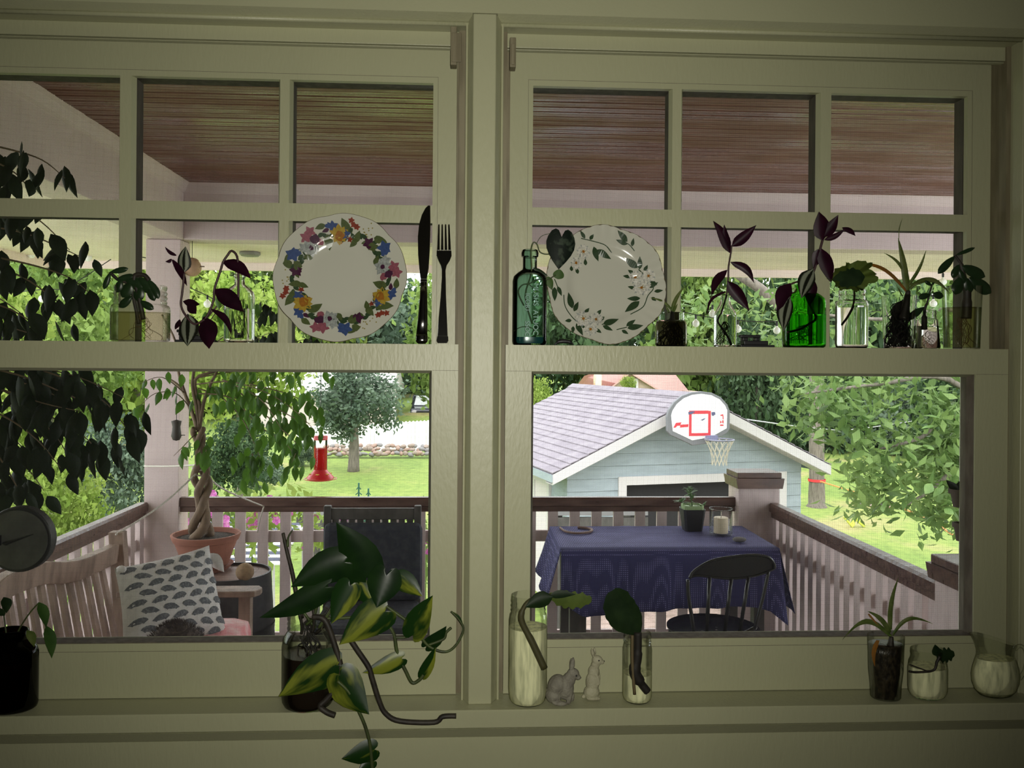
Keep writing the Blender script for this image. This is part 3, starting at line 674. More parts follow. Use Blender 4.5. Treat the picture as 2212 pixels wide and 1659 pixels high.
m = MB(); m.lathe([(rP * .6, 0), (rP * .66, .01), (rP * .84, hP * .62), (rP * .9, hP * .78), (rP * .94, hP * .8), (rP * 1.0, hP * .97), (rP, hP), (rP * .93, hP), (rP * .88, hP * .85), (rP * .5, hP * .8)], (pr.x, YP, zp0), 36, cap=True); obj('pot_body', m, TERRA, pot, True, auto=35)
m = MB(); m.lathe([(rP * .62, 0), (rP * .8, .028), (rP * .76, .028), (rP * .6, .012)], (pr.x, YP, bc.z + .001), 36, cap=True); obj('saucer', m, TERRA, pot, True, auto=35)
SOIL = mat('potting_soil', (.022, .015, .010), .95, c2=(.07, .05, .038), nscale=90, bump=1.0)
m = MB(); m.lathe([(rP * .9, hP * .86), (rP * .5, hP * .9), (.001, hP * .91)], (pr.x, YP, zp0), 28); obj('soil', m, SOIL, pot, True)
BARK = mat('fig_bark', (.21, .145, .095), .8, c2=(.14, .095, .065), nscale=40, stretch=(1, 1, .3), bump=.6)
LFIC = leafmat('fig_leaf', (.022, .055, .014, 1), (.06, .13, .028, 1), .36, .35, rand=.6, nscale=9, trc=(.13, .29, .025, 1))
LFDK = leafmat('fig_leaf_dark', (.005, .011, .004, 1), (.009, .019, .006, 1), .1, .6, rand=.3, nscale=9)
def ficus_leafmesh(mt, L, n=3):
    out = []
    for k in range(n):
        m = MB(); m.leaf((0, 0, 0), (0, 0, -L), L * (.46 + .04 * k), (0, -1, 0), bend=L * .05 * (k - 1), prof='ovate', cup=.35, arch=L * .08, rows=6); out.append(mesh_of('leaf', m, mt, True))
    return out
def sprig(tree, branches, YY, meshes, per, rr, bmat, r0=.004, jit=.05, sc=1.0, droop=.75):
    for br, y0, y1 in branches:
        P = spline([A(u, v, y0 + (y1 - y0) * i / (len(br) - 1)) for i, (u, v) in enumerate(br)], 5)
        m = MB(); m.tube(P, [r0, r0 * .3], 5); obj('branch', m, bmat, tree, True)
        n = int(per * len(br))
        for k in range(n):
            f = .12 + .88 * (k + rr.random()) / n; i = min(len(P) - 2, int(f * (len(P) - 1))); p = P[i].lerp(P[i + 1], rr.random())
            p = p + Vector((rr.gauss(0, jit), rr.gauss(0, jit), rr.gauss(0, jit * .7)))
            ez = Vector((rr.gauss(0, 1 - droop), rr.gauss(0, 1 - droop), 1)).normalized()
            ey = Vector((rr.gauss(0, .7), 1, rr.gauss(0, .3))); ey = (ey - ez * ey.dot(ez)).normalized(); ex = ey.cross(ez)
            s = sc * rr.uniform(.75, 1.2)
            inst('leaf', rr.choice(meshes), tree, p, mtx=Matrix((ex, ey, ez)).transposed() @ Matrix.Scale(s, 3))
fig = thing('braided_fig', 'braided trunk weeping fig growing in the terracotta pot', 'tree', (pr.x, YP, zp0 + hP * .9))
zb_ = zp0 + hP * .86
c0 = [A(u, v, YP) for u, v in ((432, 1152), (436, 1110), (437, 1060), (434, 1010), (431, 960), (428, 925))]; c0[0].z = zb_
cs = spline(c0, 8)
for k in range(3):
    P = []
    for i, p in enumerate(cs):
        f = i / (len(cs) - 1); a = f * 10.5 + k * 2.094; rad = .025 * (1 + .55 * math.sin(f * 13.5 + 1.0)) * (1.1 - .5 * f)
        P.append(p + Vector((math.cos(a) * rad, math.sin(a) * rad, 0)))
    m = MB(); m.tube(P, [.022, .012], 8); obj('stem', m, BARK, fig, True)
for br in ([(428, 925), (412, 885), (398, 845), (385, 800), (380, 740), (350, 680)], [(430, 925), (425, 880), (416, 830), (425, 770), (440, 700), (470, 660)], [(428, 930), (432, 880), (422, 820), (470, 800), (520, 770), (560, 730)], [(426, 925), (408, 870), (388, 835), (360, 815)], [(430, 930), (440, 870), (455, 830), (470, 800), (500, 740)]):
    m = MB(); m.tube([A(u, v, YP + .02 * (i % 2)) for i, (u, v) in enumerate(br)], [.010, .004], 7, sp=4); obj('limb', m, BARK, fig, True)
rr = random.Random(11); fm3 = ficus_leafmesh(LFIC, .066)
sprig(fig, [([(425, 830), (500, 825), (580, 850), (640, 890), (680, 930)], YP, YP - .25), ([(430, 850), (500, 860), (560, 920), (620, 960), (645, 1010)], YP, YP - .1),
 ([(430, 815), (520, 800), (600, 795), (670, 805)], YP, YP + .2), ([(430, 840), (510, 860), (600, 865), (660, 900)], YP, YP + .1), ([(460, 840), (520, 900), (550, 960), (565, 1000)], YP, YP),
 ([(520, 850), (600, 920), (640, 960), (630, 1000)], YP, YP - .3), ([(540, 830), (620, 850), (660, 870)], YP, YP - .2), ([(480, 820), (560, 860), (610, 930)], YP, YP - .35), ([(560, 860), (630, 900), (670, 915)], YP, YP - .1), ([(545, 980), (548, 1005), (552, 1030)], YP, YP)], YP, fm3, 5.5, rr, BARK, .0035, .035)
sprig(fig, [([(410, 880), (380, 850), (335, 850), (300, 880)], YP, YP - .2), ([(400, 850), (350, 815), (300, 830)], YP, YP - .2), ([(428, 930), (400, 960), (375, 985)], YP, YP - .1), ([(430, 950), (445, 970), (440, 985)], YP, YP - .1),
  ([(430, 740), (480, 660), (560, 650)], YP, YP), ([(600, 720), (660, 690), (700, 735)], YP, YP)], YP, fm3, 2.6, rr, BARK, .003, .025)
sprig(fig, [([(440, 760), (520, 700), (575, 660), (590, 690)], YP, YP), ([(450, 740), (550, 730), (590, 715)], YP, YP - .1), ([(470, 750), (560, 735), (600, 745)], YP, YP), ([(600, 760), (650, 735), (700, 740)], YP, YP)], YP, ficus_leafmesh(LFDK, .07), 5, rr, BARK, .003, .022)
# dark fig near the window
fig2 = thing('weeping_fig', 'dark weeping fig hanging close outside left window edge', 'tree', (-1.38, 1.9, 2.14))
m = MB(); m.tube([(-1.38, 1.9, 2.14), (-1.30, 1.95, 2.26), (-1.24, 2.0, 1.9), (-1.22, 2.02, 1.55), (-1.22, 2.02, 1.38)], [.02, .010], 9, sp=4); obj('trunk', m, BARK, fig2, True)
hpt = thing('hanging_pot', 'clay pot hung from porch ceiling above dark fig', 'pot', (-1.38, 1.9, 2.0))
m = MB(); m.lathe([(.07, 0), (.10, .16), (.115, .17), (.10, .17), (.09, .14)], (-1.38, 1.9, 2.0), 28, cap=True); obj('body', m, TERRA, hpt, True, auto=35)
for q in range(3):
    m = MB(); m.tube([(-1.38 + .105 * math.cos(q * 2.1), 1.9 + .105 * math.sin(q * 2.1), 2.165), (-1.38, 1.9, ZR(.945))], .002, 5); obj('hanging_cord', m, BLK, hpt)
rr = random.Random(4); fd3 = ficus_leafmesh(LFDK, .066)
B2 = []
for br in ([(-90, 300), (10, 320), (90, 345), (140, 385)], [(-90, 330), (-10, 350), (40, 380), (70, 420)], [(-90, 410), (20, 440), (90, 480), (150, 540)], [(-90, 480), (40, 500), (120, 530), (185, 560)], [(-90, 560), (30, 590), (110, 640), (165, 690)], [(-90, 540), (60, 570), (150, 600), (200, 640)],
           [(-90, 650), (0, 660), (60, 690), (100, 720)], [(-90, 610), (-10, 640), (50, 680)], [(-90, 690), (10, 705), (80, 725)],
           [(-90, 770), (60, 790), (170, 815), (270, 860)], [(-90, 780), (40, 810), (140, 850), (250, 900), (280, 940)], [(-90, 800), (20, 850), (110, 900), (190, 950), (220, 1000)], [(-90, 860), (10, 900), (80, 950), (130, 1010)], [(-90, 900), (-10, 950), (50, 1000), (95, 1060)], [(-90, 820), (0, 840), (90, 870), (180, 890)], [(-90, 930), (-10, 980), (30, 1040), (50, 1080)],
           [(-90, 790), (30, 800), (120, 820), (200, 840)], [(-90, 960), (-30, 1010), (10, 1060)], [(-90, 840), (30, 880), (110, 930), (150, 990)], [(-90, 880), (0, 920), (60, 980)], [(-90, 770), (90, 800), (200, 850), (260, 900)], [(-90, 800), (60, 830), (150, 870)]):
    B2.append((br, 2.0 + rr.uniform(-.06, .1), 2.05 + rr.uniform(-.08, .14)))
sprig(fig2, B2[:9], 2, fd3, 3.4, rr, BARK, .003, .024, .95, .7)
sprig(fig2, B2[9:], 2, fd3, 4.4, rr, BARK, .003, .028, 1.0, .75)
# ropes from post to trunk to railing
ROPE = mat('white_cord', (.62, .58, .52), .9, c2=(.5, .46, .42), nscale=200)
tk = A(431, 1004, 3.84)
rope = thing('guy_rope', 'white cord tying the braided trunk to post and railing', 'rope', tk)
for pts_ in ([A(312, 1007, YF - .01), A(370, 1007, 4.2), tk], [tk + Vector((0, -.02, -.03)), A(350, 1090, 3.55), A(250, 1155, 3.3)], [tk + Vector((.01, 0, -.02)), A(480, 1055, 4.05), A(570, 1094, YF)], [A(570, 1094, YF - .003), A(562, 1120, YF - .01), A(556, 1150, YF - .004)]):
    m = MB(); m.tube(pts_, .0042 if pts_[0] != pts_[1] else .002, 6, sp=6); obj('cord', m, ROPE, rope, True)
m = MB(); m.tube([tk + Vector((.03 * math.cos(a), .03 * math.sin(a), -.004 * a)) for a in [k * .5 for k in range(26)]], .0045, 6); obj('knot', m, ROPE, rope, True)
# ---- hanging gourd bird houses
def hangcord(par, p, ztop, mt, r=.0015):
    m = MB(); m.tube([p, (p[0], p[1], ztop)], r, 5); obj('hanging_cord', m, mt, par)
g = A(381, 940, 3.95); s = 3.95 / F
bh = thing('gourd_birdhouse', 'small dark wooden bird bell hanging before the post', 'birdhouse', g)
m = MB(); m.lathe([(.5 * s, -12 * s), (7 * s, -10 * s), (10.5 * s, -2 * s), (9 * s, 8 * s), (8 * s, 18 * s), (10 * s, 27 * s), (10.5 * s, 30 * s), (3 * s, 32 * s), (1 * s, 33 * s)], g, 18, cap=True); obj('body', m, mat('dark_gourd', (.05, .04, .036), .6), bh, True)
m = MB(); m.tube([g + Vector((9 * s, 0, 0)), g + Vector((18 * s, 0, 0))], .002, 5); obj('perch', m, BLK, bh)
hangcord(bh, (g.x, g.y, g.z + 32 * s), A(381, 832, 3.95).z, BLK)
g = A(415, 578, 4.56); s = 4.56 / F
bh = thing('ball_birdhouse', 'tan round birdhouse hanging behind the striped purple leaves', 'birdhouse', g)
m = MB(); m.ball(g, 19 * s, n=22, m=14); obj('body', m, mat('tan_clay', (.50, .32, .2), .7, c2=(.42, .26, .16), nscale=9), bh, True)
m = MB(); m.lathe([(14 * s, 15 * s), (9 * s, 19 * s), (2 * s, 21 * s)], g, 20, cap=True); obj('cap', m, mat('tan_cap', (.35, .2, .12), .7), bh, True)
m = MB(); m.tube([g + Vector((14 * s, -.01, 2 * s)), g + Vector((27 * s, -.01, 2 * s))], .0035, 6); obj('perch', m, WOODT, bh)
hangcord(bh, (g.x, g.y, g.z + 20 * s), ZR(.65), BLK)
# ---- hummingbird feeder
g = A(692, 1030, 4.85); s = 4.85 / F
hf = thing('hummingbird_feeder', 'red hummingbird feeder hanging over the lawn', 'feeder', g)
REDP = mat('red_plastic', (.62, .02, .03), .3, spec=.6); 
REDN = leafmat('red_nectar', (.70, .012, .012, 1), None, .6, .2, trc=(.95, .03, .03, 1))
m = MB(); m.lathe([(4 * s, -9 * s), (25 * s, -7 * s), (29 * s, -3 * s), (28 * s, 0), (16 * s, 12 * s), (14 * s, 16 * s)], g, 30, cap=True); base = obj('base', m, REDP, hf, True, auto=40)
m = MB()
for k in range(6):
    a = k * math.pi / 3 + .4; c = g + Vector((21 * s * math.cos(a), 21 * s * math.sin(a), 7 * s))
    m = MB(); m.ball(c, .007, .007, .003, 10, 6); 
    for q in range(5): m.ball(c + Vector((.007 * math.cos(q * 1.257), .007 * math.sin(q * 1.257), 0)), .004, .004, .003, 6, 4)
    obj('flower_port', m, mat('yellow_port', (.8, .62, .12), .5) if k == 0 else bpy.data.materials['yellow_port'], base, True)
m = MB(); m.tube([g + Vector((34 * s * math.cos(a), 34 * s * math.sin(a), -4 * s)) for a in [k * .2618 for k in range(24)]], .0025, 5, closed=True); obj('perch_ring', m, REDP, hf, True)
m = MB(); m.lathe([(13.6 * s, 13 * s), (14 * s, 61 * s), (.001, 61 * s)], g, 26); obj('nectar', m, REDN, hf, True, auto=40)
m = MB(); m.lathe([(14.2 * s, 14 * s), (14.4 * s, 82 * s)], g, 26); obj('bottle', m, thinglass('feeder_bottle', (.95, .97, .95), (.5, .55, .5), 2.5), hf, True)
m = MB(); m.lathe([(14.6 * s, 79 * s), (14.8 * s, 86 * s), (14 * s, 88 * s), (.5 * s, 88 * s)], g, 26, cap=True); obj('lid', m, REDP, hf, True, auto=40)
hangcord(hf, (g.x, g.y, g.z + 88 * s), ZR(.652), BLK, .0022)
# ---- string lights along the eave
BULB = mat('frosted_bulb', (.9, .9, .88), .2, spec=.7)
def strlights(label, cords, bulbs, Y):
    t = thing('string_lights', label, 'string lights', A(*bulbs[0], Y))
    for c in cords:
        m = MB(); m.tube([A(u, v, Y) for u, v in c], .003, 5, sp=5); obj('cord', m, BLK, t, True)
    for u, v in bulbs:
        p = A(u, v, Y); s = Y / F
        m = MB(); m.lathe([(2.2 * s, 9 * s), (2.6 * s, 18 * s), (1.5 * s, 20 * s)], p, 8, cap=True); sk = obj('socket', m, BLK, t)
        m = MB(); m.ball(p, 8 * s, n=12, m=8); m.lathe([(3 * s, 6 * s), (2.4 * s, 10 * s)], p, 8); obj('bulb', m, BULB, sk, True)
strlights('globe string lights strung past the left eave', [[(-40, 520), (70, 530), (190, 535), (330, 560)], [(-40, 640), (92, 625), (145, 620), (240, 560)], [(405, 620), (450, 640), (560, 700)]], [(11, 558), (68, 550), (142, 550), (190, 557), (92, 646), (144, 642), (448, 657)], 5.3)
strlights('globe string lights strung past the right window plants', [[(1300, 600), (1440, 660), (1503, 680), (1594, 692), (1678, 694), (1850, 680), (2016, 637), (2090, 590)]], [(1503, 699), (1539, 678), (1594, 711), (1678, 714), (2016, 656), (2037, 609)], 5.3)
m = MB(); c = A(540, 551, 5.0); m.lathe([(.001, -.006), (.05, -.012), (.062, 0), (.06, .012)], (c.x, c.y, ZR(.652) - .0125), 20, cap=True); tag(obj('eave_light', m, mat('grey_disc', (.25, .24, .23), .5), smooth=True), 'flat round grey light on the cream eave soffit', 'light')
# ---- dark slatted chair with cushion
CHW = mat('charcoal_chair_wood', (.055, .048, .045), .6, c2=(.09, .08, .075), nscale=20, stretch=(1, 1, .4)); NAVY = mat('dusty_navy_cushion', (.022, .025, .04), .85, c2=(.04, .043, .055), nscale=35, bump=.3)
YC = 3.95
ch = thing('slatted_chair', 'dark slatted garden chair with navy back cushion', 'chair', (A(805, 1300, YC).x, YC, PF))
xl0, xl1, xr0, xr1 = A(700, 1100, YC).x, A(716, 1100, YC).x, A(895, 1100, YC).x, A(910, 1100, YC).x
zt0, zt1 = A(805, 1092, YC).z, A(805, 1122, YC).z
for a, b in ((xl0, xl1), (xr0, xr1)):
    m = MB(); m.box(a, b, YC - .015, YC + .02, PF, zt0); obj('back_post', m, CHW, ch, bevel=.004)
m = MB(); m.box(xl1, xr0, YC - .008, YC + .012, zt1, zt0 - .012); obj('top_rail', m, CHW, ch, bevel=.002)
zlow = A(805, 1310, YC).z
for k in range(10):
    x0 = xl1 + (xr0 - xl1) * (k + .12) / 10
    m = MB(); m.box(x0, x0 + (xr0 - xl1) / 10 * .74, YC - .004, YC + .008, zlow, zt1); obj('slat', m, CHW, ch)
m = MB(); m.box(xl1, xr0, YC - .008, YC + .012, zlow - .04, zlow); obj('lower_rail', m, CHW, ch)
zs_ = PF + .42
for k in range(5):
    m = MB(); m.box(xl0, xr1, YC - .46 + k * .085, YC - .39 + k * .085, zs_ - .02, zs_); obj('seat_slat', m, CHW, ch, bevel=.002)
for a, b in ((xl0, xl1), (xr0, xr1)):
    m = MB(); m.box(a, b, YC - .46, YC - .42, PF, zs_ - .02); obj('front_leg', m, CHW, ch)
    m = MB(); m.box(a, b, YC - .42, YC - .015, zs_ - .07, zs_ - .02); obj('side_rail', m, CHW, ch)
ca, cb = A(699, 1130, YC - .06), A(911, 1300, YC - .06)
m = MB(); m.box(ca.x, cb.x, YC - .085, YC - .017, zs_ + .07, ca.z); cu = tag(obj('chair_cushion', m, NAVY, bevel=.03), 'dusty navy cushion hung on the slatted chair back', 'cushion')
m = MB(); m.box(ca.x + .01, cb.x - .01, YC - .45, YC - .03, zs_, zs_ + .07); obj('seat_pad', m, NAVY, cu, bevel=.025)
# ---- table with blue cloth
YT0, YT1 = 3.82, 4.36; zt = A(1500, 1187, YT0).z
xa, xb = A(1212, 1187, YT0).x, A(1683, 1187, YT0).x
CLOTH, cN, cL = nmat('navy_dot_cloth'); cp = cN['Principled BSDF']; cp.inputs['Roughness'].default_value = .85; cp.inputs['Sheen Weight'].default_value = .0
tcc = cN.new('ShaderNodeTexCoord'); vo = cN.new('ShaderNodeTexVoronoi'); vo.inputs['Scale'].default_value = 110; vo.inputs['Randomness'].default_value = 0; cL.new(tcc.outputs['Object'], vo.inputs[0])
ltc = cN.new('ShaderNodeMath'); ltc.operation = 'LESS_THAN'; ltc.inputs[1].default_value = .28; cL.new(vo.outputs['Distance'], ltc.inputs[0])
mc_ = cN.new('ShaderNodeMix'); mc_.data_type = 'RGBA'; mc_.inputs[6].default_value = (.04, .04, .14, 1); mc_.inputs[7].default_value = (.24, .23, .50, 1); cL.new(ltc.outputs[0], mc_.inputs[0]); cL.new(mc_.outputs[2], cp.inputs[0])
tb = thing('patio_table', 'dark wooden table under the blue cloth', 'table', ((xa + xb) / 2, (YT0 + YT1) / 2, PF))
m = MB(); m.box(xa + .01, xb - .01, YT0 + .01, YT1, zt - .035, zt - .004); obj('tabletop', m, CHW, tb)
for x_ in (xa + .05, xb - .1):
    for y_ in (YT0 + .05, YT1 - .1):
        m = MB(); m.box(x_, x_ + .05, y_, y_ + .05, PF, zt - .035); obj('leg', m, CHW, tb)
m = MB(); m.box(A(1255, 1350, YT0 + .06).x - .02, A(1255, 1350, YT0 + .06).x + .025, YT0 + .06, YT0 + .1, PF, zt - .035); obj('leg', m, CHW, tb)
m = MB(); NX, NY = 44, 12; vs_ = []; hem = []
prof_n = 10
def cz(x, y): return .0015 * noise.noise(Vector((x * 9, y * 9, 0)))
rows = []
# front drop rows -> top rows -> left drop handled as separate strip
for j in range(prof_n):      # front drop
    f = 1 - j / prof_n
    row = []
    for i in range(NX + 1):
        a = i / NX; x = xa + (xb - xa) * a
        vh = np.interp(a, [0, .1, .3, .5, .7, .85, .93, 1], [1305, 1330, 1322, 1318, 1312, 1313, 1320, 1352])
        d = (zt - A(1450, vh, YT0 - .02).z)
        wv = .016 * f * math.sin(a * 23 + 1.2) + .009 * f * math.sin(a * 51)
        row.append((x + .035 * f * (1 if a > .85 else 0) * (a - .85) / .15, YT0 - .012 + wv - .01 * f, zt - d * f))
    rows.append(row)
for j in range(NY + 1):
    b = j / NY; rows.append([(xa + (xb - xa) * i / NX, YT0 + (YT1 - YT0) * b, zt + cz(xa + (xb - xa) * i / NX, YT0 + (YT1 - YT0) * b) + (.004 if j else -.004)) for i in range(NX + 1)])
for r_ in rows: vs_ += r_
K = NX + 1
m.add(vs_, [(j * K + i, j * K + i + 1, (j + 1) * K + i + 1, (j + 1) * K + i) for j in range(len(rows) - 1) for i in range(NX)])
for side, x_ in ((-1, xa), (1, xb)):
    vs_ = []; Kq = 13
    for j in range(8):
        f = j / 7
        for i in range(Kq):
            b = i / (Kq - 1); dl = (.27 if side < 0 else .30) * (1 - .25 * b) * f
            vs_.append((x_ + side * (.012 * f + .03 * f * abs(math.sin(b * 8 + 1)) + (.035 * f * (1 - b) if side > 0 else .04 * f)), YT0 - .012 * (1 - b) * f + (YT1 - YT0) * b, zt + .003 * (1 - f) - dl))
    m.add(vs_, [(j * Kq + i, j * Kq + i + 1, (j + 1) * Kq + i + 1, (j + 1) * Kq + i) for j in range(7) for i in range(Kq - 1)])
tc_ = obj('tablecloth', m, CLOTH, smooth=True); sd = tc_.modifiers.new('solid', 'SOLIDIFY'); sd.thickness = .002
tag(tc_, 'navy blue dotted cloth draped over the patio table', 'tablecloth')
# things on the table
YQ = 4.25; p = A(1495, 1147, YQ); s = YQ / F; zt_ = zt + .006
tp = thing('black_square_pot', 'black square pot with green liner on blue table', 'pot', (p.x, YQ, zt_))
hp = A(1495, 1098, YQ).z - zt_
m = MB(); m.lathe([(19 * s, 0), (25 * s, hp), (23.5 * s, hp), (20 * s, hp * .8)], (p.x, YQ, zt_), 28, sq=7, cap=True); obj('outer_pot', m, mat('black_pot', (.018, .018, .022), .5), tp, True, auto=30)
m = MB(); m.lathe([(21 * s, hp * .7), (21.5 * s, hp + 8 * s), (20 * s, hp + 8 * s), (19 * s, hp + 5 * s)], (p.x, YQ, zt_), 28, sq=7, cap=True); obj('green_liner', m, mat('pale_green_liner', (.3, .42, .2), .6), tp, True, auto=30)
sg = thing('seedling_plant', 'small leafy green plant in the black square pot', 'plant', (p.x, YQ, zt_ + hp))
LSM = leafmat('seedling_leaf', (.09, .17, .06, 1), (.16, .27, .11, 1), .35, .5)
rr = random.Random(2); m = MB(); top = A(1488, 1050, YQ); b0 = Vector((p.x, YQ, zt_ + hp + .01)); m.tube([b0, b0.lerp(top, .5), top], [.003, .0015], 5); m.tube([b0, A(1515, 1095, YQ)], .002, 5); m.tube([b0, A(1472, 1085, YQ)], .002, 5); obj('stem', m, LSM, sg)
for k in range(64):
    q = rr.choice([b0.lerp(top, rr.uniform(.3, 1)), A(1515, 1095, YQ), A(1472, 1085, YQ), b0.lerp(top, rr.uniform(.2, .6))]); a = rr.uniform(0, 6.28); L_ = rr.uniform(.025, .05)
    m = MB(); m.leaf(q, q + Vector((math.cos(a) * L_, math.sin(a) * L_, rr.uniform(-.012, .03))), L_ * .35, (0, 0, 1), prof='lance', rows=4, arch=.004); obj('leaf', m, LSM, sg, True)
YV = 4.12; p = A(1557, 1157, YV); s = YV / F; hv = A(1557, 1098, YV).z - zt_
hg = thing('hurricane_glass', 'clear glass hurricane holder on blue table', 'candle holder', (p.x, YV, zt_))
JG2 = thinglass('porch_glass', (.985, .99, .985), (.75, .79, .79), 3, refl=.3)
m = MB(); m.lathe([(.001, .002), (24 * s, .002), (25 * s, .006), (25 * s, hv), (24 * s, hv), (24 * s, .01), (.001, .01)], (p.x, YV, zt_), 30); obj('cylinder', m, JG2, hg, True, auto=40)
m = MB(); m.tube([(p.x + 25 * s * math.cos(a), YV + 25 * s * math.sin(a), zt_ + hv) for a in [k * .2094 for k in range(30)]], .0022, 5, closed=True); obj('rim', m, JG2, hg, True)
cd = thing('pillar_candle', 'cream pillar candle inside the hurricane glass', 'candle', (p.x, YV, zt_ + .011))
m = MB(); m.lathe([(15.5 * s, 0), (15.5 * s, 33 * s), (14 * s, 34 * s), (3 * s, 32 * s), (.001, 32 * s)], (p.x, YV, zt_ + .011), 24, cap=False); obj('wax', m, mat('cream_wax', (.72, .6, .44), .5), cd, True, auto=50)
m = MB(); m.tube([(p.x, YV, zt_ + .01 + 32 * s), (p.x + .002, YV, zt_ + .01 + 38 * s)], .0012, 5); obj('wick', m, BLK, cd)
p = A(1597, 1173, 3.95); m = MB(); m.ball((p.x, 3.95, zt_ + .0125), .034, .026, .0125, 18, 10); tag(obj('flat_stone', m, mat('grey_stone', (.16, .15, .15), .8, c2=(.12, .11, .11), nscale=30), smooth=True), 'flat grey stone on the blue tablecloth', 'stone')
ps = [A(u, v, Yat(v, zt_ + .006, u)) for u, v in ((1210, 1140), (1222, 1148), (1245, 1152), (1270, 1150), (1279, 1145), (1270, 1141), (1248, 1139))]
m = MB(); m.tube(ps, [.006, .007], 7, sp=5); tag(obj('curved_handle', m, mat('reddish_brown', (.2, .12, .1), .6), smooth=True), 'curved brown handle lying on the table corner', 'handle')
# ---- black metal chair by the table
IRON = mat('black_enamel', (.012, .013, .016), .28, spec=.6); YK = 3.4
kc = thing('metal_chair', 'black metal spindle-back chair in front of table', 'chair', (A(1560, 1360, YK).x, YK, PF))
upc = [A(u, v, YK) for u, v in ((1489, 1249), (1500, 1233), (1535, 1212), (1580, 1203), (1630, 1199), (1660, 1204), (1672, 1218), (1673, 1228))]
loc_ = [A(u, v, YK + .01) for u, v in ((1489, 1249), (1505, 1243), (1540, 1247), (1580, 1250), (1620, 1246), (1650, 1238), (1667, 1231), (1673, 1228))]
us_, lo_ = spline(upc, 4), spline(loc_, 4); m = MB()
nn = len(us_); m.add([p + Vector((0, .0, 0)) for p in us_] + lo_ + [p + Vector((0, .008, 0)) for p in us_] + [p + Vector((0, .008, 0)) for p in lo_],
      [(i, i + 1, nn + i + 1, nn + i) for i in range(nn - 1)] + [(2 * nn + i, 3 * nn + i, 3 * nn + i + 1, 2 * nn + i + 1) for i in range(nn - 1)])
m.tube(us_, .006, 7); m.tube(lo_, .005, 7); obj('crest', m, IRON, kc, True, fix=True)
zse = A(1520, 1362, YK).z
bot = [A(u, v, YK + .03) for u, v in ((1500, 1378), (1526, 1378), (1564, 1376), (1597, 1372), (1632, 1356))]
topp = [A(u, v, YK + .005) for u, v in ((1486, 1252), (1533, 1247), (1580, 1250), (1617, 1247), (1660, 1234))]
for k, (a, b) in enumerate(zip(topp, bot)):
    if k == 0: m = MB(); m.tube([a, A(1487, 1285, YK), A(1497, 1350, YK), b], .008, 8, sp=4)
    elif k == 4: m = MB(); m.tube([a, A(1648, 1290, YK), A(1632, 1350, YK), b], .008, 8, sp=4)
    else: m = MB(); m.tube([a, b], .0085, 8)
    obj('spindle', m, IRON, kc, True)
m = MB(); m.tube(bot, .009, 8, sp=4); obj('back_hoop', m, IRON, kc, True)
sc_ = A(1525, 1362, YK + .18); sx_, sy_ = .20, .19; zse = A(1525, 1360, YK + .18).z
m = MB(); m.lathe([(.001, -.012), (.85, -.008), (1.0, .008), (1.0, .014), (.9, .004), (.001, -.004)], (0, 0, 0), 40)
m.v = [(sc_.x + .03 + x * sx_, sc_.y + y * sy_, zse + z) for x, y, z in m.v]; seat = obj('seat', m, IRON, kc, True)
RH = mat('pale_perforation', (.5, .47, .45), .6)
m = MB()
for k in range(46):
    a = k * 2.4; r_ = .16 * math.sqrt((k + .5) / 46); m.lathe([(.001, .0), (.0055, .0), (.0055, .001)], (sc_.x + .03 + r_ * math.cos(a), sc_.y + r_ * math.sin(a), zse - .002), 6)
obj('perforations', m, RH, seat)['kind'] = 'stuff'
for dx, dy in ((-.14, -.13), (.16, -.13), (-.14, .13), (.16, .13)):
    m = MB(); m.tube([(sc_.x + .02 + dx, sc_.y + dy, zse - .008), (sc_.x + .02 + dx * 1.25, sc_.y + dy * 1.2, PF)], .011, 8); obj('leg', m, IRON, kc)
# ---- pots on a bracket at the right window edge
wp = A(2074, 1000, 2.3)
hb_ = thing('plant_hanger', 'white hanger pole at the right window edge', 'plant hanger', (wp.x + .012, 2.3, PF))
m = MB(); m.tube([(wp.x + .012, 2.3, PF), (wp.x + .012, 2.3, ZCE)], .012, 10); obj('pole', m, mat('white_pole', (.8, .78, .78), .5), hb_, True)
for (u0, v0, w_, h_) in ((2072, 1062, 22, 34), (2076, 1135, 18, 34)):
    p = A(u0, v0, 2.26); s = 2.26 / F
    m = MB(); m.tube([(p.x, 2.26, p.z), (wp.x + .012, 2.3, p.z + .01)], .003, 6); obj('arm', m, BLK, hb_)
    pt = thing('small_clay_pot', 'small clay pot, %s of the two on the white pole' % ('upper' if v0 < 1100 else 'lower'), 'pot', (p.x, 2.26, p.z))
    m = MB(); m.lathe([(w_ * .55 * s, -h_ * s), (w_ * .8 * s, -4 * s), (w_ * s, -4 * s), (w_ * s, 6 * s), (w_ * .85 * s, 6 * s), (w_ * .7 * s, -2 * s)], p, 20, cap=True); obj('body', m, mat('dark_clay', (.10, .075, .06), .8) if v0 < 1100 else bpy.data.materials['dark_clay'], pt, True, auto=35)
    if v0 < 1100:
        m = MB(); rr = random.Random(9)
        for k in range(6):
            a = rr.uniform(0, 6.28); m.leaf(p, p + Vector((.035 * math.cos(a), .03 * math.sin(a), .03)), .025, (0, -1, .3), rows=5)
        obj('leaves', m, LFDK, pt, True)
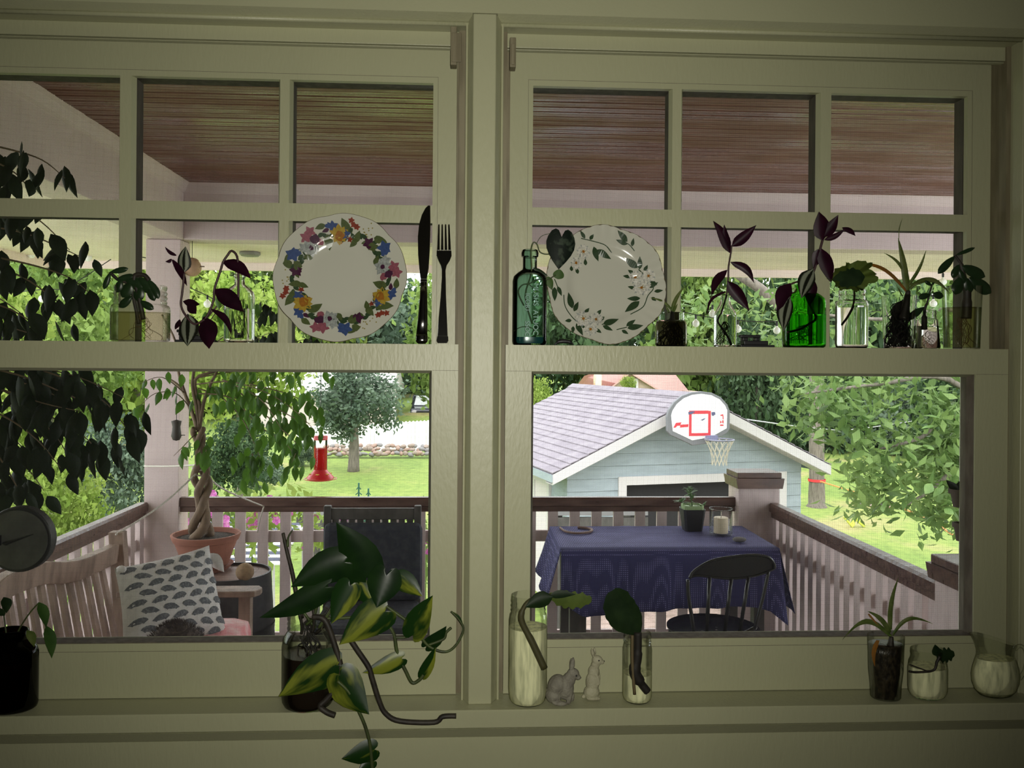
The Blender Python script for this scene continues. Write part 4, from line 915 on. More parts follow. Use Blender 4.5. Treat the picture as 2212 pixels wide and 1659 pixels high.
# ---------------------------------------------------------------- garden
ZG = ZC - 4.05
def gz(x, y):
    z = ZG + .029 * max(0, y - 14) + (0 if y < 34 else .03 * (y - 34))
    return z + .05 * noise.noise(Vector((x * .12, y * .12, 0)))
LAWN, lN, lL = nmat('mown_lawn'); lp = lN['Principled BSDF']; lp.inputs['Roughness'].default_value = .9
t1 = lN.new('ShaderNodeTexCoord'); n1 = lN.new('ShaderNodeTexNoise'); n1.inputs['Scale'].default_value = .35; n1.inputs['Detail'].default_value = 6; lL.new(t1.outputs['Object'], n1.inputs[0])
n2 = lN.new('ShaderNodeTexNoise'); n2.inputs['Scale'].default_value = 5; n2.inputs['Detail'].default_value = 5; lL.new(t1.outputs['Object'], n2.inputs[0])
c1 = lN.new('ShaderNodeValToRGB'); c1.color_ramp.elements[0].position = .38; c1.color_ramp.elements[0].color = (.17, .25, .05, 1); c1.color_ramp.elements[1].position = .68; c1.color_ramp.elements[1].color = (.34, .30, .13, 1)
e_ = c1.color_ramp.elements.new(.55); e_.color = (.22, .29, .065, 1); lL.new(n1.outputs['Fac'], c1.inputs[0])
mm_ = lN.new('ShaderNodeMix'); mm_.data_type = 'RGBA'; mm_.blend_type = 'MULTIPLY'; mm_.inputs[0].default_value = .55; lL.new(c1.outputs[0], mm_.inputs[6])
c2_ = lN.new('ShaderNodeValToRGB'); c2_.color_ramp.elements[0].position = .3; c2_.color_ramp.elements[0].color = (.45, .5, .4, 1); c2_.color_ramp.elements[1].position = .65; c2_.color_ramp.elements[1].color = (1.15, 1.15, 1, 1); lL.new(n2.outputs['Fac'], c2_.inputs[0]); lL.new(c2_.outputs[0], mm_.inputs[7]); lL.new(mm_.outputs[2], lp.inputs[0])
m = MB(); gx = np.linspace(-45, 45, 61); gy = np.linspace(1.0, 75, 61)
m.add([(x, y, gz(x, y)) for y in gy for x in gx], [(j * 61 + i, j * 61 + i + 1, (j + 1) * 61 + i + 1, (j + 1) * 61 + i) for j in range(60) for i in range(60)])
struct(obj('ground', m, LAWN, smooth=True), 'green garden lawn with dry patches', 'lawn')
m = MB(); m.add([(x, y, gz(x, y) + .03) for x, y in ((.8, 7), (6.2, 7), (6.3, 14), (1.4, 13.3))], [(0, 1, 2, 3)])
gr = obj('driveway', m, mat('pinkish_gravel', (.42, .31, .27), .95, c2=(.30, .22, .18), nscale=6, bump=.4, bscale=60)); struct(gr, 'pinkish gravel drive before the garage', 'driveway')
# ---- garage
ga = math.radians(13.6); gw = Vector((math.cos(ga), math.sin(ga), 0)); gd = Vector((-math.sin(ga), math.cos(ga), 0)); Pg = Vector((1.57, 13.2, ZG))
def GP(x, y, z): return Pg + gw * x + gd * y + Vector((0, 0, z))
WG, DG = 4.35, 5.3; zE, zRd = ZC - 1.70 - ZG, ZC - .50 - ZG; half = WG / 2; ovh = .36; slope = (zRd - zE) / (half + ovh)
SIDE = mat('blue_grey_siding', (.31, .36, .40), .6, c2=(.27, .315, .35), nscale=3, stretch=(1, 1, 5)); WHT = mat('white_trim', (.55, .52, .53), .5); SHG = mat('grey_shingle', (.245, .215, .25), .85, c2=(.18, .155, .185), nscale=4, stretch=(1, 1, 1), bump=.5, bscale=25, ramp=(.35, .7))
DKI = mat('dark_interior', (.012, .011, .013), .8)
gar = thing('garage', 'blue-grey clapboard garage with pale shingle gable roof', 'garage', GP(half, DG / 2, 0))
m = MB(); zw = zE + ovh * slope
core = [(0.03, 0), (WG - .03, 0), (WG - .03, zw - .08), (half, zRd - .2), (0.03, zw - .08)]
dx0, dx1, dz = 1.02, 3.9, 2.08
m.prism([(.03, 0), (dx0, 0), (dx0, dz), (dx1, dz), (dx1, 0), (WG - .03, 0), (WG - .03, zw - .08), (half, zRd - .2), (.03, zw - .08)], lambda a, b: GP(a, .03, b), lambda a, b: GP(a, .1, b))
m.hexa([GP(x, y, z) for z in (0, zw - .08) for x, y in ((.03, .1), (.08, .1), (.08, DG), (.03, DG))]); m.hexa([GP(x, y, z) for z in (0, zw - .08) for x, y in ((WG - .08, .1), (WG - .03, .1), (WG - .03, DG), (WG - .08, DG))])
m.hexa([GP(x, y, z) for z in (0, zw - .08) for x, y in ((.03, DG - .05), (WG - .03, DG - .05), (WG - .03, DG), (.03, DG))])
obj('walls', m, SIDE, gar, fix=True)
m = MB(); m.hexa([GP(x, y, z) for z in (.01, dz + .02) for x, y in ((dx0 - .05, .14), (dx1 + .05, .14), (dx1 + .05, .17), (dx0 - .05, .17))]); obj('door_opening_shade', m, DKI, gar)  # dark sheet in the door opening, painted for the unlit interior
bh_ = .2; n = int(zRd / bh_) + 1
for i in range(n):
    z0, z1 = i * bh_, (i + 1) * bh_ - .004
    def lim(z): 
        if z <= zw - .06: return 0.0
        return (z - (zw - .06)) / slope
    a0, a1 = lim(z0), lim(z1)
    if a0 >= half - .05: break
    segs = [(a0, WG - a0, a1, WG - a1)] if z0 >= dz - .05 else [(0, dx0, 0, dx0), (dx1, WG, dx1, WG)]
    for s0, s1, t0, t1_ in segs:
        if t1_ - t0 < .02: t0 = t1_ = (s0 + s1) / 2
        m = MB(); m.hexa([GP(s0, -.012, z0), GP(s1, -.012, z0), GP(s1, .03, z0), GP(s0, .03, z0), GP(t0, .004, z1), GP(t1_, .004, z1), GP(t1_, .03, z1), GP(t0, .03, z1)]); obj('clapboard', m, SIDE, gar)
    if z1 < zw - .05:
        m = MB(); m.hexa([GP(-.012, .0, z0), GP(.03, .0, z0), GP(.03, DG, z0), GP(-.012, DG, z0), GP(.004, 0, z1), GP(.03, 0, z1), GP(.03, DG, z1), GP(.004, DG, z1)]); obj('clapboard', m, SIDE, gar)
m = MB()
for x0, x1, z0, z1 in ((dx0 - .14, dx0, 0, dz + .14), (dx1, dx1 + .14, 0, dz + .14), (dx0, dx1, dz, dz + .14)): m.hexa([GP(x, y, z) for z in (z0, z1) for x, y in ((x0, -.04), (x1, -.04), (x1, .14), (x0, .14))])
obj('door_trim', m, WHT, gar)
# side window on the left wall
wdw = MB(); 
for y0, y1, z0, z1 in ((.75, .87, 0, 2.12), (1.55, 1.67, 0, 2.12), (.87, 1.55, 2.0, 2.12)): wdw.hexa([GP(x, y, z) for z in (z0, z1) for x, y in ((-.05, y0), (.0, y0), (.0, y1), (-.05, y1))])
sdr = obj('side_door_trim', wdw, WHT, gar); wdw = MB(); wdw.hexa([GP(x, y, z) for z in (0, 2.0) for x, y in ((-.03, .87), (-.015, .87), (-.015, 1.55), (-.03, 1.55))]); obj('side_door', wdw, mat('pale_door', (.62, .56, .58), .6), sdr)
m = MB(); m.ball(GP(-.05, .2, 1.75), .05, .05, .1, 10, 8); m.tube([GP(-.05, .2, 1.7), GP(-.07, .3, 1.55), GP(-.05, .2, 1.4)], .02, 6); obj('wall_lamp', m, mat('copper', (.5, .28, .16), .4), gar, True)
# roof: shingle courses
fr = -.32; bk = DG + .25
nc = 17; L_ = half + ovh
roof = MB()
for s in (-1, 1):
    P = [(half, zRd), (half + s * L_, zE), (half + s * L_, zE - .04), (half, zRd - .05)]
    roof.prism(P, lambda a, b: GP(a, fr, b - .012), lambda a, b: GP(a, bk, b - .012))
rf = obj('roof', roof, SHG, gar, fix=True)
for s in (-1, 1):
    for k in range(nc):
        f0, f1 = k / nc, (k + 1.12) / nc; f1 = min(f1, 1.005)
        def RP(f, lift, y): return GP(half + s * L_ * f, y, zRd - (zRd - zE) * f + lift)
        m = MB(); m.hexa([RP(f0, -.006, fr - .015), RP(f1, .006, fr - .015), RP(f1, .006, bk), RP(f0, -.006, bk), RP(f0, .004, fr - .015), RP(f1, .022, fr - .015), RP(f1, .022, bk), RP(f0, .004, bk)]); obj('shingle_course', m, SHG, rf, fix=True)
m = MB(); m.prism([(-.13, -.05), (0, .03), (.13, -.05), (.13, -.035), (0, .045), (-.13, -.035)], lambda a, b: GP(half + a, fr - .02, zRd + b + .01), lambda a, b: GP(half + a, bk, zRd + b + .01)); obj('ridge_cap', m, SHG, rf, fix=True)
for s in (-1, 1):
    m = MB(); y0, y1 = fr - .02, fr + .03
    a_, b_ = half, half + s * L_
    m.hexa([GP(a_, y0, zRd - .20), GP(b_, y0, zE - .17), GP(b_, y1, zE - .17), GP(a_, y1, zRd - .20), GP(a_, y0, zRd - .02), GP(b_, y0, zE - .015), GP(b_, y1, zE - .015), GP(a_, y1, zRd - .02)]); obj('rake_board', m, WHT, gar, fix=True)
    m = MB(); m.hexa([GP(half + s * (L_ - .03), y, z) for z in (zE - .14, zE - .03) for y in (fr, bk)] [:0] or [GP(x, y, z) for z in (zE - .14, zE - .02) for x, y in ((half + s * L_ - .02, fr), (half + s * L_ + .005, fr), (half + s * L_ + .005, bk), (half + s * L_ - .02, bk))]); obj('eave_board', m, SIDE, gar, fix=True)
    m = MB(); m.hexa([GP(half, fr, zRd - .21), GP(half + s * L_, fr, zE - .18), GP(half + s * L_, .02, zE - .18), GP(half, .02, zRd - .21), GP(half, fr, zRd - .2), GP(half + s * L_, fr, zE - .17), GP(half + s * L_, .02, zE - .17), GP(half, .02, zRd - .2)]); obj('gable_soffit', m, WHT, gar, fix=True)
# ---- basketball hoop on the gable
sc2 = 1.10 / 144; yh = -.62; hx, hz = half, zRd - .6
for _ in range(8):
    pu, pv = proj(GP(hx, yh, hz)); hx += (1510 - pu) * sc2; hz -= (925 - pv) * sc2
hoop = thing('basketball_hoop', 'white basketball backboard with grey frame on garage gable', 'basketball hoop', GP(hx, -.3, hz - .4))
def BP(px, py, y): return GP(hx + (px - 1510) * sc2, y, hz - (py - 925) * sc2)
out = [(1436, 900), (1440, 886), (1452, 870), (1470, 857), (1492, 850), (1515, 848), (1540, 851), (1562, 861), (1577, 876), (1583, 890), (1583, 928), (1577, 936), (1530, 958), (1495, 961), (1488, 957), (1444, 938), (1437, 930)]
inn = [(1445, 898), (1448, 888), (1458, 874), (1474, 862), (1494, 855), (1515, 853), (1538, 856), (1558, 865), (1571, 878), (1576, 888), (1575, 926), (1538, 944), (1494, 950), (1449, 930)]
m = MB(); m.prism(out, lambda a, b: BP(a, b, yh), lambda a, b: BP(a, b, yh + .06)); obj('frame', m, mat('grey_plastic_frame', (.17, .17, .19), .6), hoop, fix=True, bevel=.01)
m = MB(); m.prism(inn, lambda a, b: BP(a, b, yh - .006), lambda a, b: BP(a, b, yh + .002)); bb = obj('backboard', m, mat('white_board', (.85, .84, .86), .35), hoop, fix=True)
REDB = mat('red_print', (.62, .05, .07), .5); NAVB = mat('navy_print', (.10, .10, .2), .5)
m = MB()
for x0, x1, y0, y1 in ((1486, 1492, 888, 941), (1531, 1537, 889, 941), (1492, 1531, 888, 895), (1492, 1531, 935, 941)): m.hexa([BP(x, y, z) for z in (yh - .009, yh - .006) for x, y in ((x0, y1), (x1, y1), (x1, y0), (x0, y0))])
obj('target_square', m, REDB, bb, fix=True)
def flat(pts, mt, nm, y=yh - .009):
    m = MB(); m.prism(pts, lambda a, b: BP(a, b, y), lambda a, b: BP(a, b, y + .003)); return obj(nm, m, mt, bb, fix=True)
flat([(1450, 923), (1456, 913), (1469, 912), (1466, 917), (1485, 916), (1484, 922), (1465, 923), (1466, 919), (1459, 919), (1455, 923)], REDB, 'red_lettering')
for P in ([(1559, 898), (1566, 896), (1567, 902), (1565, 902), (1564, 899), (1561, 900)], [(1559, 909), (1563, 913), (1559, 916)], [(1564, 909), (1567, 909), (1567, 916), (1564, 914)], [(1559, 918), (1567, 918), (1567, 921), (1559, 921)], [(1565, 902), (1567, 902), (1567, 908), (1565, 906)]): flat(P, REDB, 'red_emblem')
flat([(1484, 891), (1492, 889), (1500, 890), (1493, 895), (1485, 896)], NAVB, 'navy_mark', yh - .0105); flat([(1538, 892), (1546, 891), (1548, 896), (1542, 900), (1539, 898)], NAVB, 'navy_mark'); flat([(1513, 908), (1520, 905), (1525, 904), (1518, 909)], NAVB, 'navy_mark')
rc = BP(1536, 946, yh - .29); RR = .225
m = MB(); m.tube([rc + gw * (RR * math.cos(a)) + gd * (RR * math.sin(a)) for a in [k * .2618 for k in range(24)]], .012, 7, closed=True); rim = obj('rim', m, mat('rim_steel', (.22, .22, .3), .4, metal=.3), hoop, True)
m = MB(); c = BP(1536, 944, yh - .03); m.hexa([c + gw * x + gd * y + Vector((0, 0, z)) for z in (-.05, .03) for x, y in ((-.09, -.06), (.09, -.06), (.09, .03), (-.09, .03))]); obj('rim_bracket', m, mat('rim_bracket_blue', (.2, .2, .35), .4), hoop)
m = MB(); nS = 12
def npt(k, lev): 
    a = (k + .5 * lev) * 2 * math.pi / nS; r_ = np.interp(lev, [0, 1, 2, 3, 4], [RR, .175, .135, .115, .12]); return rc + gw * (r_ * math.cos(a)) + gd * (r_ * math.sin(a)) + Vector((0, 0, -.1 * lev))
for k in range(nS):
    for lev in range(4): 
        m.tube([npt(k, lev), npt(k, lev + 1)], .0055, 4); m.tube([npt(k, lev), npt(k - 1, lev + 1)], .0055, 4)
obj('net', m, mat('weathered_net', (.48, .44, .36), .9), hoop)
m = MB()
for x in (-.25, .25): m.tube([BP(1510, 900, yh + .05) + gw * x, GP(hx + x * .6, .0, hz + .1)], .02, 6)
obj('mount_arms', m, BLK, hoop)
# ---- trees
def quads(cent, nrm_seed, n, size, sig, rs, asp=.5, up=.35):
    k = len(cent); idx = rs.integers(0, k, n); P = cent[idx] + rs.normal(0, 1, (n, 3)) * sig
    d = rs.normal(0, 1, (n, 3)); d[:, 2] -= .35; d /= np.linalg.norm(d, axis=1)[:, None]
    q = rs.normal(0, 1, (n, 3)); q[:, 2] += up * 3; s = np.cross(d, q); s /= np.linalg.norm(s, axis=1)[:, None]
    L = (size * rs.uniform(.6, 1.25, n))[:, None]; nn = np.cross(s, d)
    a = P; b = P + d * L * .45 + s * L * asp * .5 - nn * L * .08; c = P + d * L; e = P + d * L * .45 - s * L * asp * .5 - nn * L * .08
    return np.stack([a, b, c, e], 1).reshape(-1, 3)
def quadmesh(name, V, mt):
    n = len(V) // 4; me = bpy.data.meshes.new(name); me.vertices.add(4 * n); me.vertices.foreach_set('co', V.astype(np.float32).ravel())
    me.loops.add(4 * n); me.loops.foreach_set('vertex_index', np.arange(4 * n, dtype=np.int32)); me.polygons.add(n); me.polygons.foreach_set('loop_start', np.arange(0, 4 * n, 4, dtype=np.int32))
    me.update(calc_edges=True); me.validate(); me.materials.append(mt); return me
def crown_centres(rs, k, rx, ry, rz, hollow=.45):
    d = rs.normal(0, 1, (k, 3)); d /= np.linalg.norm(d, axis=1)[:, None]; r = (rs.uniform(hollow ** 3, 1, k) ** (1 / 3))[:, None]
    return d * r * np.array([rx, ry, rz])
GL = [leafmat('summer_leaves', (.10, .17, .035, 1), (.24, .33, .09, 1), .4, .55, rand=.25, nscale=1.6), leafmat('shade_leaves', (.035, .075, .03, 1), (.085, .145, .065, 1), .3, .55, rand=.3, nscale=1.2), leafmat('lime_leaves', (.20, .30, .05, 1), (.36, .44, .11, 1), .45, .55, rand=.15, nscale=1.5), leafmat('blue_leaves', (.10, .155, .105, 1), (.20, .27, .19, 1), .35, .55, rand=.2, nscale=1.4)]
TBARK = mat('grey_bark', (.20, .17, .145), .9, c2=(.12, .10, .085), nscale=6, stretch=(4, 4, .7), bump=.8, bscale=14)
rs = np.random.default_rng(5)
CR = []
for i in range(4):
    cc = crown_centres(rs, 95, 1, 1, 1, .35); CR.append(quads(cc, 0, 6500, .13, .13, rs, .55))
crown_me = {}
def crown_mesh(i, mi):
    if (i, mi) not in crown_me: crown_me[(i, mi)] = quadmesh('crown', CR[i], GL[mi])
    return crown_me[(i, mi)]
tcount = 0
def tree(name, label, u, Y, vtop, vbot, w_px, mi, kind='tree', trunk=.18, group=None, cat='tree', sy=.8):
    global tcount
    tcount += 1
    t0 = A(u, vtop, Y); b0 = A(u, vbot, Y); x = t0.x; g0 = gz(x, Y); rx = w_px / 2 * Y / F; zc = (t0.z + b0.z) / 2; rz = (t0.z - b0.z) / 2
    t = thing(name, label, cat, (x, Y, g0), group)
    o = inst('foliage', crown_mesh(tcount % 4, mi), t, (x, Y, zc), (0, 0, random.uniform(0, 6.28)), (rx, rx * sy if rx * sy > .2 else .2, rz)); o['kind'] = 'stuff'
    if trunk:
        m = MB(); m.tube([(x, Y, g0 - .1), (x + .1 * trunk, Y, (g0 + zc) / 2), (x - .2 * trunk, Y, zc + rz * .5)], [trunk * 1.25, trunk * .5], 9, sp=3); obj('trunk', m, TBARK, t, True)
    return t
G1 = 'woodland trees behind the garden'
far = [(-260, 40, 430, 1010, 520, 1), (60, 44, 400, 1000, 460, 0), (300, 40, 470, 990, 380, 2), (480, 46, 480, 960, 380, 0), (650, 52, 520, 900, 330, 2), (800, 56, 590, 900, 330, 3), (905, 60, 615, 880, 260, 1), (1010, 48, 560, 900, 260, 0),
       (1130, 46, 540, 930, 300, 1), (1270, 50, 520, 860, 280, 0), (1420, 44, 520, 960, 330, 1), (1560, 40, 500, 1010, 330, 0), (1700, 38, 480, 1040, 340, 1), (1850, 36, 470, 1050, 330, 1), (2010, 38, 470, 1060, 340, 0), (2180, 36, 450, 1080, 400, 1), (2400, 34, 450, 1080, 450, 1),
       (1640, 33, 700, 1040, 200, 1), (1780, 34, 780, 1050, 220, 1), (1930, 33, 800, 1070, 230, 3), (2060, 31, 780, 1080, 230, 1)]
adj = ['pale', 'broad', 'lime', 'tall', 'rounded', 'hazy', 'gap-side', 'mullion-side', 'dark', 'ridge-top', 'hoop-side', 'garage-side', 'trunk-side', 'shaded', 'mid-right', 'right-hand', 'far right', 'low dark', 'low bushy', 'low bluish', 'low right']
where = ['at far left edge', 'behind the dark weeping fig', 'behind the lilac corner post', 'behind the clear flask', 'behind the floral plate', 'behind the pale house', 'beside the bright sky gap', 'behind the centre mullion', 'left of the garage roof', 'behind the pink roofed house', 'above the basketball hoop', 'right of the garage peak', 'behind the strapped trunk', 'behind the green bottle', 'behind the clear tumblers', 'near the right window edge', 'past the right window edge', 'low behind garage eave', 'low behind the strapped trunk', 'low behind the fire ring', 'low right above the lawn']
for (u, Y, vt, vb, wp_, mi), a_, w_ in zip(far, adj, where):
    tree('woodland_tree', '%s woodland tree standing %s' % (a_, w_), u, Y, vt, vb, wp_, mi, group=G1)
tree('lawn_tree', 'leafy green tree in front of the stone wall', 765, 28, 780, 945, 190, 3, trunk=.17)
tree('yew_shrub', 'rounded green shrub beside the red feeder', 652, 29, 955, 1002, 62, 3, trunk=0, cat='shrub')
tree('hedge_shrub', 'dark green shrub behind the braided trunk', 510, 17, 900, 1060, 150, 1, trunk=0, cat='shrub')
tree('hedge_shrub', 'grey green shrub right of the lilac post', 560, 19, 985, 1060, 110, 3, trunk=0, cat='shrub')
tree('hedge_shrub', 'tall pale shrub left of the lilac post', 250, 12, 900, 1130, 200, 3, trunk=0, cat='shrub')
tree('hedge_shrub', 'lime shrub beyond the left railing', 120, 9, 960, 1220, 240, 2, trunk=0, cat='shrub')
tree('hedge_shrub', 'lime shrub at far left behind dark fig', -20, 13, 600, 1000, 300, 2, trunk=0, cat='shrub')
tree('hedge_shrub', 'mid green tree filling gaps behind dark fig', 120, 16, 560, 960, 330, 0, trunk=.1)
tree('hedge_shrub', 'bright shrub behind the clear flask', 520, 22, 590, 900, 260, 2, trunk=.1)
tree('hedge_shrub', 'lime tree tip left of the garage roof', 1150, 24, 812, 930, 80, 2, trunk=.08)
tree('hedge_shrub', 'lime bush on the garage ridge skyline', 1358, 27, 812, 850, 40, 2, trunk=.05)
# strapped trunk
x0 = A(1764, 1095, 22); tt = thing('oak_tree', 'large bare tree trunk with red strap right of garage', 'tree', (x0.x, 22, gz(x0.x, 22)))
m = MB(); m.tube([(x0.x, 22, gz(x0.x, 22) - .1), (x0.x, 22, gz(x0.x, 22) + .3), (x0.x - .02, 22, ZC - 1.5), (x0.x - .05, 22, ZC + .4), (x0.x - .25, 22, ZC + 3.5)], [.3, .22, .2, .2, .19, .19, .17, .14], 14, sp=4); obj('trunk', m, TBARK, tt, True)
m = MB(); zz = A(1764, 1037, 22).z; m.lathe([(.225, zz - .035), (.228, zz + .035)], (x0.x, 22, 0), 16); obj('strap', m, mat('red_strap', (.75, .04, .05), .6), tt, True)
m = MB(); m.tube([A(1772, 1040, 21.7), A(1900, 1080, 18.5), A(2000, 1120, 14.2), A(2080, 1170, 11.3)], .018, 5, sp=5); tag(obj('orange_cord', m, mat('orange_cord', (.7, .28, .08), .7)), 'orange cord running down from the strapped trunk', 'cord')
# near broad-leaved tree on the right
BLM = leafmat('broad_leaf', (.11, .19, .06, 1), (.20, .30, .11, 1), .42, .35, rand=.35, nscale=5); BLS = leafmat('broad_leaf_mass', (.10, .18, .05, 1), (.23, .33, .11, 1), .42, .4, nscale=1.6)
bt = thing('broadleaf_tree', 'big broad-leaved tree hanging over the right lawn', 'tree', (7.6, 10.6, gz(7.6, 10.6)))
m = MB(); m.tube([(7.6, 10.6, gz(7.6, 10.6) - .1), (7.4, 10.5, -1), (7.0, 10.4, 1.2), (6.6, 10.5, 3.5)], [.2, .12], 10, sp=4); obj('trunk', m, TBARK, bt, True)
limbs = [[(7.3, 10.5, .2), A(2060, 900, 10.2), A(1990, 945, 9.9), A(1900, 970, 9.6)], [(7.2, 10.5, .6), A(2050, 820, 10.2), A(1900, 830, 10), A(1740, 850, 9.8)], [(7.1, 10.5, 1), A(2100, 680, 10.3), A(1900, 690, 10.5), A(1700, 670, 10.8)], [(7.3, 10.5, -.2), A(2080, 1020, 10), A(2010, 1060, 9.8), A(1960, 1090, 9.6)]]
for q in limbs:
    m = MB(); m.tube(q, [.05, .012], 7, sp=5); obj('limb', m, TBARK, bt, True)
rr = random.Random(21); cl = []
def reg(u0, u1, v0, v1, n, y0=9.2, y1=11.2):
    for _ in range(n): cl.append(A(rr.uniform(u0, u1), rr.uniform(v0, v1), rr.uniform(y0, y1)))
reg(1690, 2100, 815, 900, 22); reg(1740, 2120, 880, 980, 18); reg(1860, 2120, 960, 1060, 18); reg(1990, 2120, 1040, 1120, 9); reg(1850, 1900, 1030, 1110, 5); reg(1700, 2160, 580, 760, 26, 10, 12.5); reg(1480, 1720, 640, 760, 9, 11, 13); reg(2080, 2300, 600, 1050, 22)
rsb = np.random.default_rng(8); V = quads(np.array([tuple(c) for c in cl]), 0, 5200, .17, .16, rsb, .48, up=.8); me = quadmesh('foliage', V - np.array(tuple(wl(bt))), BLS); o = bpy.data.objects.new('foliage', me); COL.objects.link(o); o.parent = bt; o['kind'] = 'stuff'; WL[o.name] = wl(bt)
lm = []
for k in range(3):
    m = MB(); m.leaf((0, 0, 0), (.19, 0, 0), .085 + .01 * k, (0, 0, 1), prof='lance', cup=.1, arch=.02, rows=5, fold=.25); lm.append(mesh_of('leaf', m, BLM, True))
for k in range(300):
    c = rr.choice(cl[:88]) + Vector((rr.gauss(0, .12), -.25 + rr.gauss(0, .12), rr.gauss(0, .1)))
    inst('leaf', rr.choice(lm), bt, c, (rr.gauss(0, .5), rr.uniform(-.1, .9), rr.uniform(0, 6.28)), (rr.uniform(.75, 1.2),) * 3)
# leafy stalks just beyond the left railing
BIGL = leafmat('bright_big_leaf', (.17, .31, .05, 1), (.27, .40, .09, 1), .5, .5, nscale=8); rr = random.Random(31)
for i, (u, v, Y) in enumerate(((210, 1150, 4.9), (150, 1165, 4.6), (265, 1130, 5.2), (60, 1180, 4.4), (300, 1115, 5.4))):
    p = A(u, v, Y); t = thing('sunflower_stalk', ['tallest', 'second', 'post-side', 'leftmost', 'farthest'][i] + ' bright leafy stalk beyond the left railing', 'plant', (p.x, Y, gz(p.x, Y)), 'leafy stalks beyond left railing')
    m = MB(); m.tube([(p.x, Y, gz(p.x, Y)), p + Vector((0, 0, .05))], [.012, .006], 6); obj('stem', m, BIGL, t)
    for k in range(16):
        q = p + Vector((0, 0, -k * .045)); a = k * 2.4; L_ = rr.uniform(.13, .2)
        m = MB(); m.leaf(q, q + Vector((math.cos(a) * L_, math.sin(a) * L_, rr.uniform(-.06, .05))), L_ * .62, (0, 0, 1), prof='heart', rows=6, arch=.02, cup=.2); obj('leaf', m, BIGL, t, True)
    if i in (0, 2): m = MB(); m.ball(p + Vector((.02, -.02, .05)), .03, .03, .02); obj('flower', m, mat('yellow_flower', (.8, .5, .05), .7) if i == 0 else bpy.data.materials['yellow_flower'], t, True)
# ---- flower bed and striped seats beyond far railing
FLW = mat('magenta_petals', (.55, .10, .45), .7, c2=(.75, .3, .6), nscale=40); rr = random.Random(14)
for i, (u, v, Y) in enumerate(((490, 1110, 6.4), (545, 1125, 6.2), (420, 1120, 6.3), (610, 1110, 6.5), (920, 1180, 6.0), (700, 1150, 6.6))):
    p = A(u, v, Y); g0 = gz(p.x, Y)
    t = thing('petunia_plant', 'magenta flowering plant %s' % ['behind pot, right side', 'behind the third picket', 'behind the braided trunk base', 'near the rope knot on railing', 'at the chair right side', 'behind the cushion chair'][i], 'plant', (p.x, Y, g0), 'magenta flowers beyond far railing')
    m = MB(); m.tube([(p.x, Y, g0), p], [.012, .005], 5)
    obj('stem', m, GL[0], t)
    V = quads(np.array([tuple(p)]), 0, 160, .09, .13, np.random.default_rng(i), .5); me = quadmesh('foliage', V - np.array(tuple(wl(t))), GL[2 if i % 2 else 0]); o = bpy.data.objects.new('foliage', me); COL.objects.link(o); o.parent = t; o['kind'] = 'stuff'
    for k in range(9):
        c = p + Vector((rr.gauss(0, .12), -.12 + rr.gauss(0, .05), rr.gauss(.03, .08))); m = MB()
        for q in range(5): a = q * 1.257 + k; m.leaf(c, c + Vector((.032 * math.cos(a), -.012, .032 * math.sin(a))), .03, (0, -1, 0), prof='round', rows=4)
        obj('flower', m, FLW, t, True)
STW = mat('white_web', (.80, .79, .80), .7); STB = mat('navy_web', (.04, .045, .08), .7)
def lounger(label, u, v, Y):
    p = A(u, v, Y); t = thing('striped_lounger', label, 'lounger', (p.x, Y, gz(p.x, Y)), 'striped garden loungers')
    for k in range(14):
        m = MB(); y0 = Y + k * .07; z0 = p.z - .32 + k * .012
        m.hexa([(p.x - .3, y0, z0), (p.x + .3, y0, z0), (p.x + .3, y0 + .06, z0 + .01), (p.x - .3, y0 + .06, z0 + .01), (p.x - .3, y0, z0 + .01), (p.x + .3, y0, z0 + .01), (p.x + .3, y0 + .06, z0 + .02), (p.x - .3, y0 + .06, z0 + .02)]); obj('strap', m, STB if k % 2 else STW, t)
    m = MB()
    for s in (-.31, .31): m.tube([(p.x + s, Y, p.z - .26), (p.x + s, Y + 1, p.z - .15)], .015, 6); m.tube([(p.x + s, Y, p.z - .26), (p.x + s, Y, gz(p.x, Y))], .015, 6); m.tube([(p.x + s, Y + .9, p.z - .17), (p.x + s, Y + 1, gz(p.x, Y))], .015, 6)
    obj('frame', m, WHT, t)
lounger('striped lounger seen between pickets near the pot', 465, 1125, 7.6); lounger('striped lounger behind the third and fourth pickets', 530, 1140, 7.2)
def planter(label, u0, u1, v, Y):
    a, b = A(u0, v, Y), A(u1, v, Y); g0 = gz(a.x, Y); t = thing('garden_table', label, 'table', ((a.x + b.x) / 2, Y, g0), 'grey plank tables beyond far railing')
    for k in range(4): m = MB(); m.box(a.x, b.x, Y + k * .2, Y + k * .2 + .18, a.z - .04, a.z); obj('plank', m, mat('grey_plank', (.20, .19, .2), .7) if 'grey_plank' not in bpy.data.materials else bpy.data.materials['grey_plank'], t)
    m = MB(); m.box(a.x, b.x, Y, Y + .03, a.z - .16, a.z - .06); obj('skirt', m, CHW, t)
    for x_ in (a.x + .05, b.x - .12):
        for y_ in (Y + .05, Y + .65): m = MB(); m.box(x_, x_ + .07, y_, y_ + .07, g0, a.z - .04); obj('leg', m, CHW, t)
planter('grey plank table seen left of the cushioned chair', 640, 830, 1105, 8.5); planter('grey plank table behind the railing above blue cloth', 1190, 1400, 1105, 8.2)
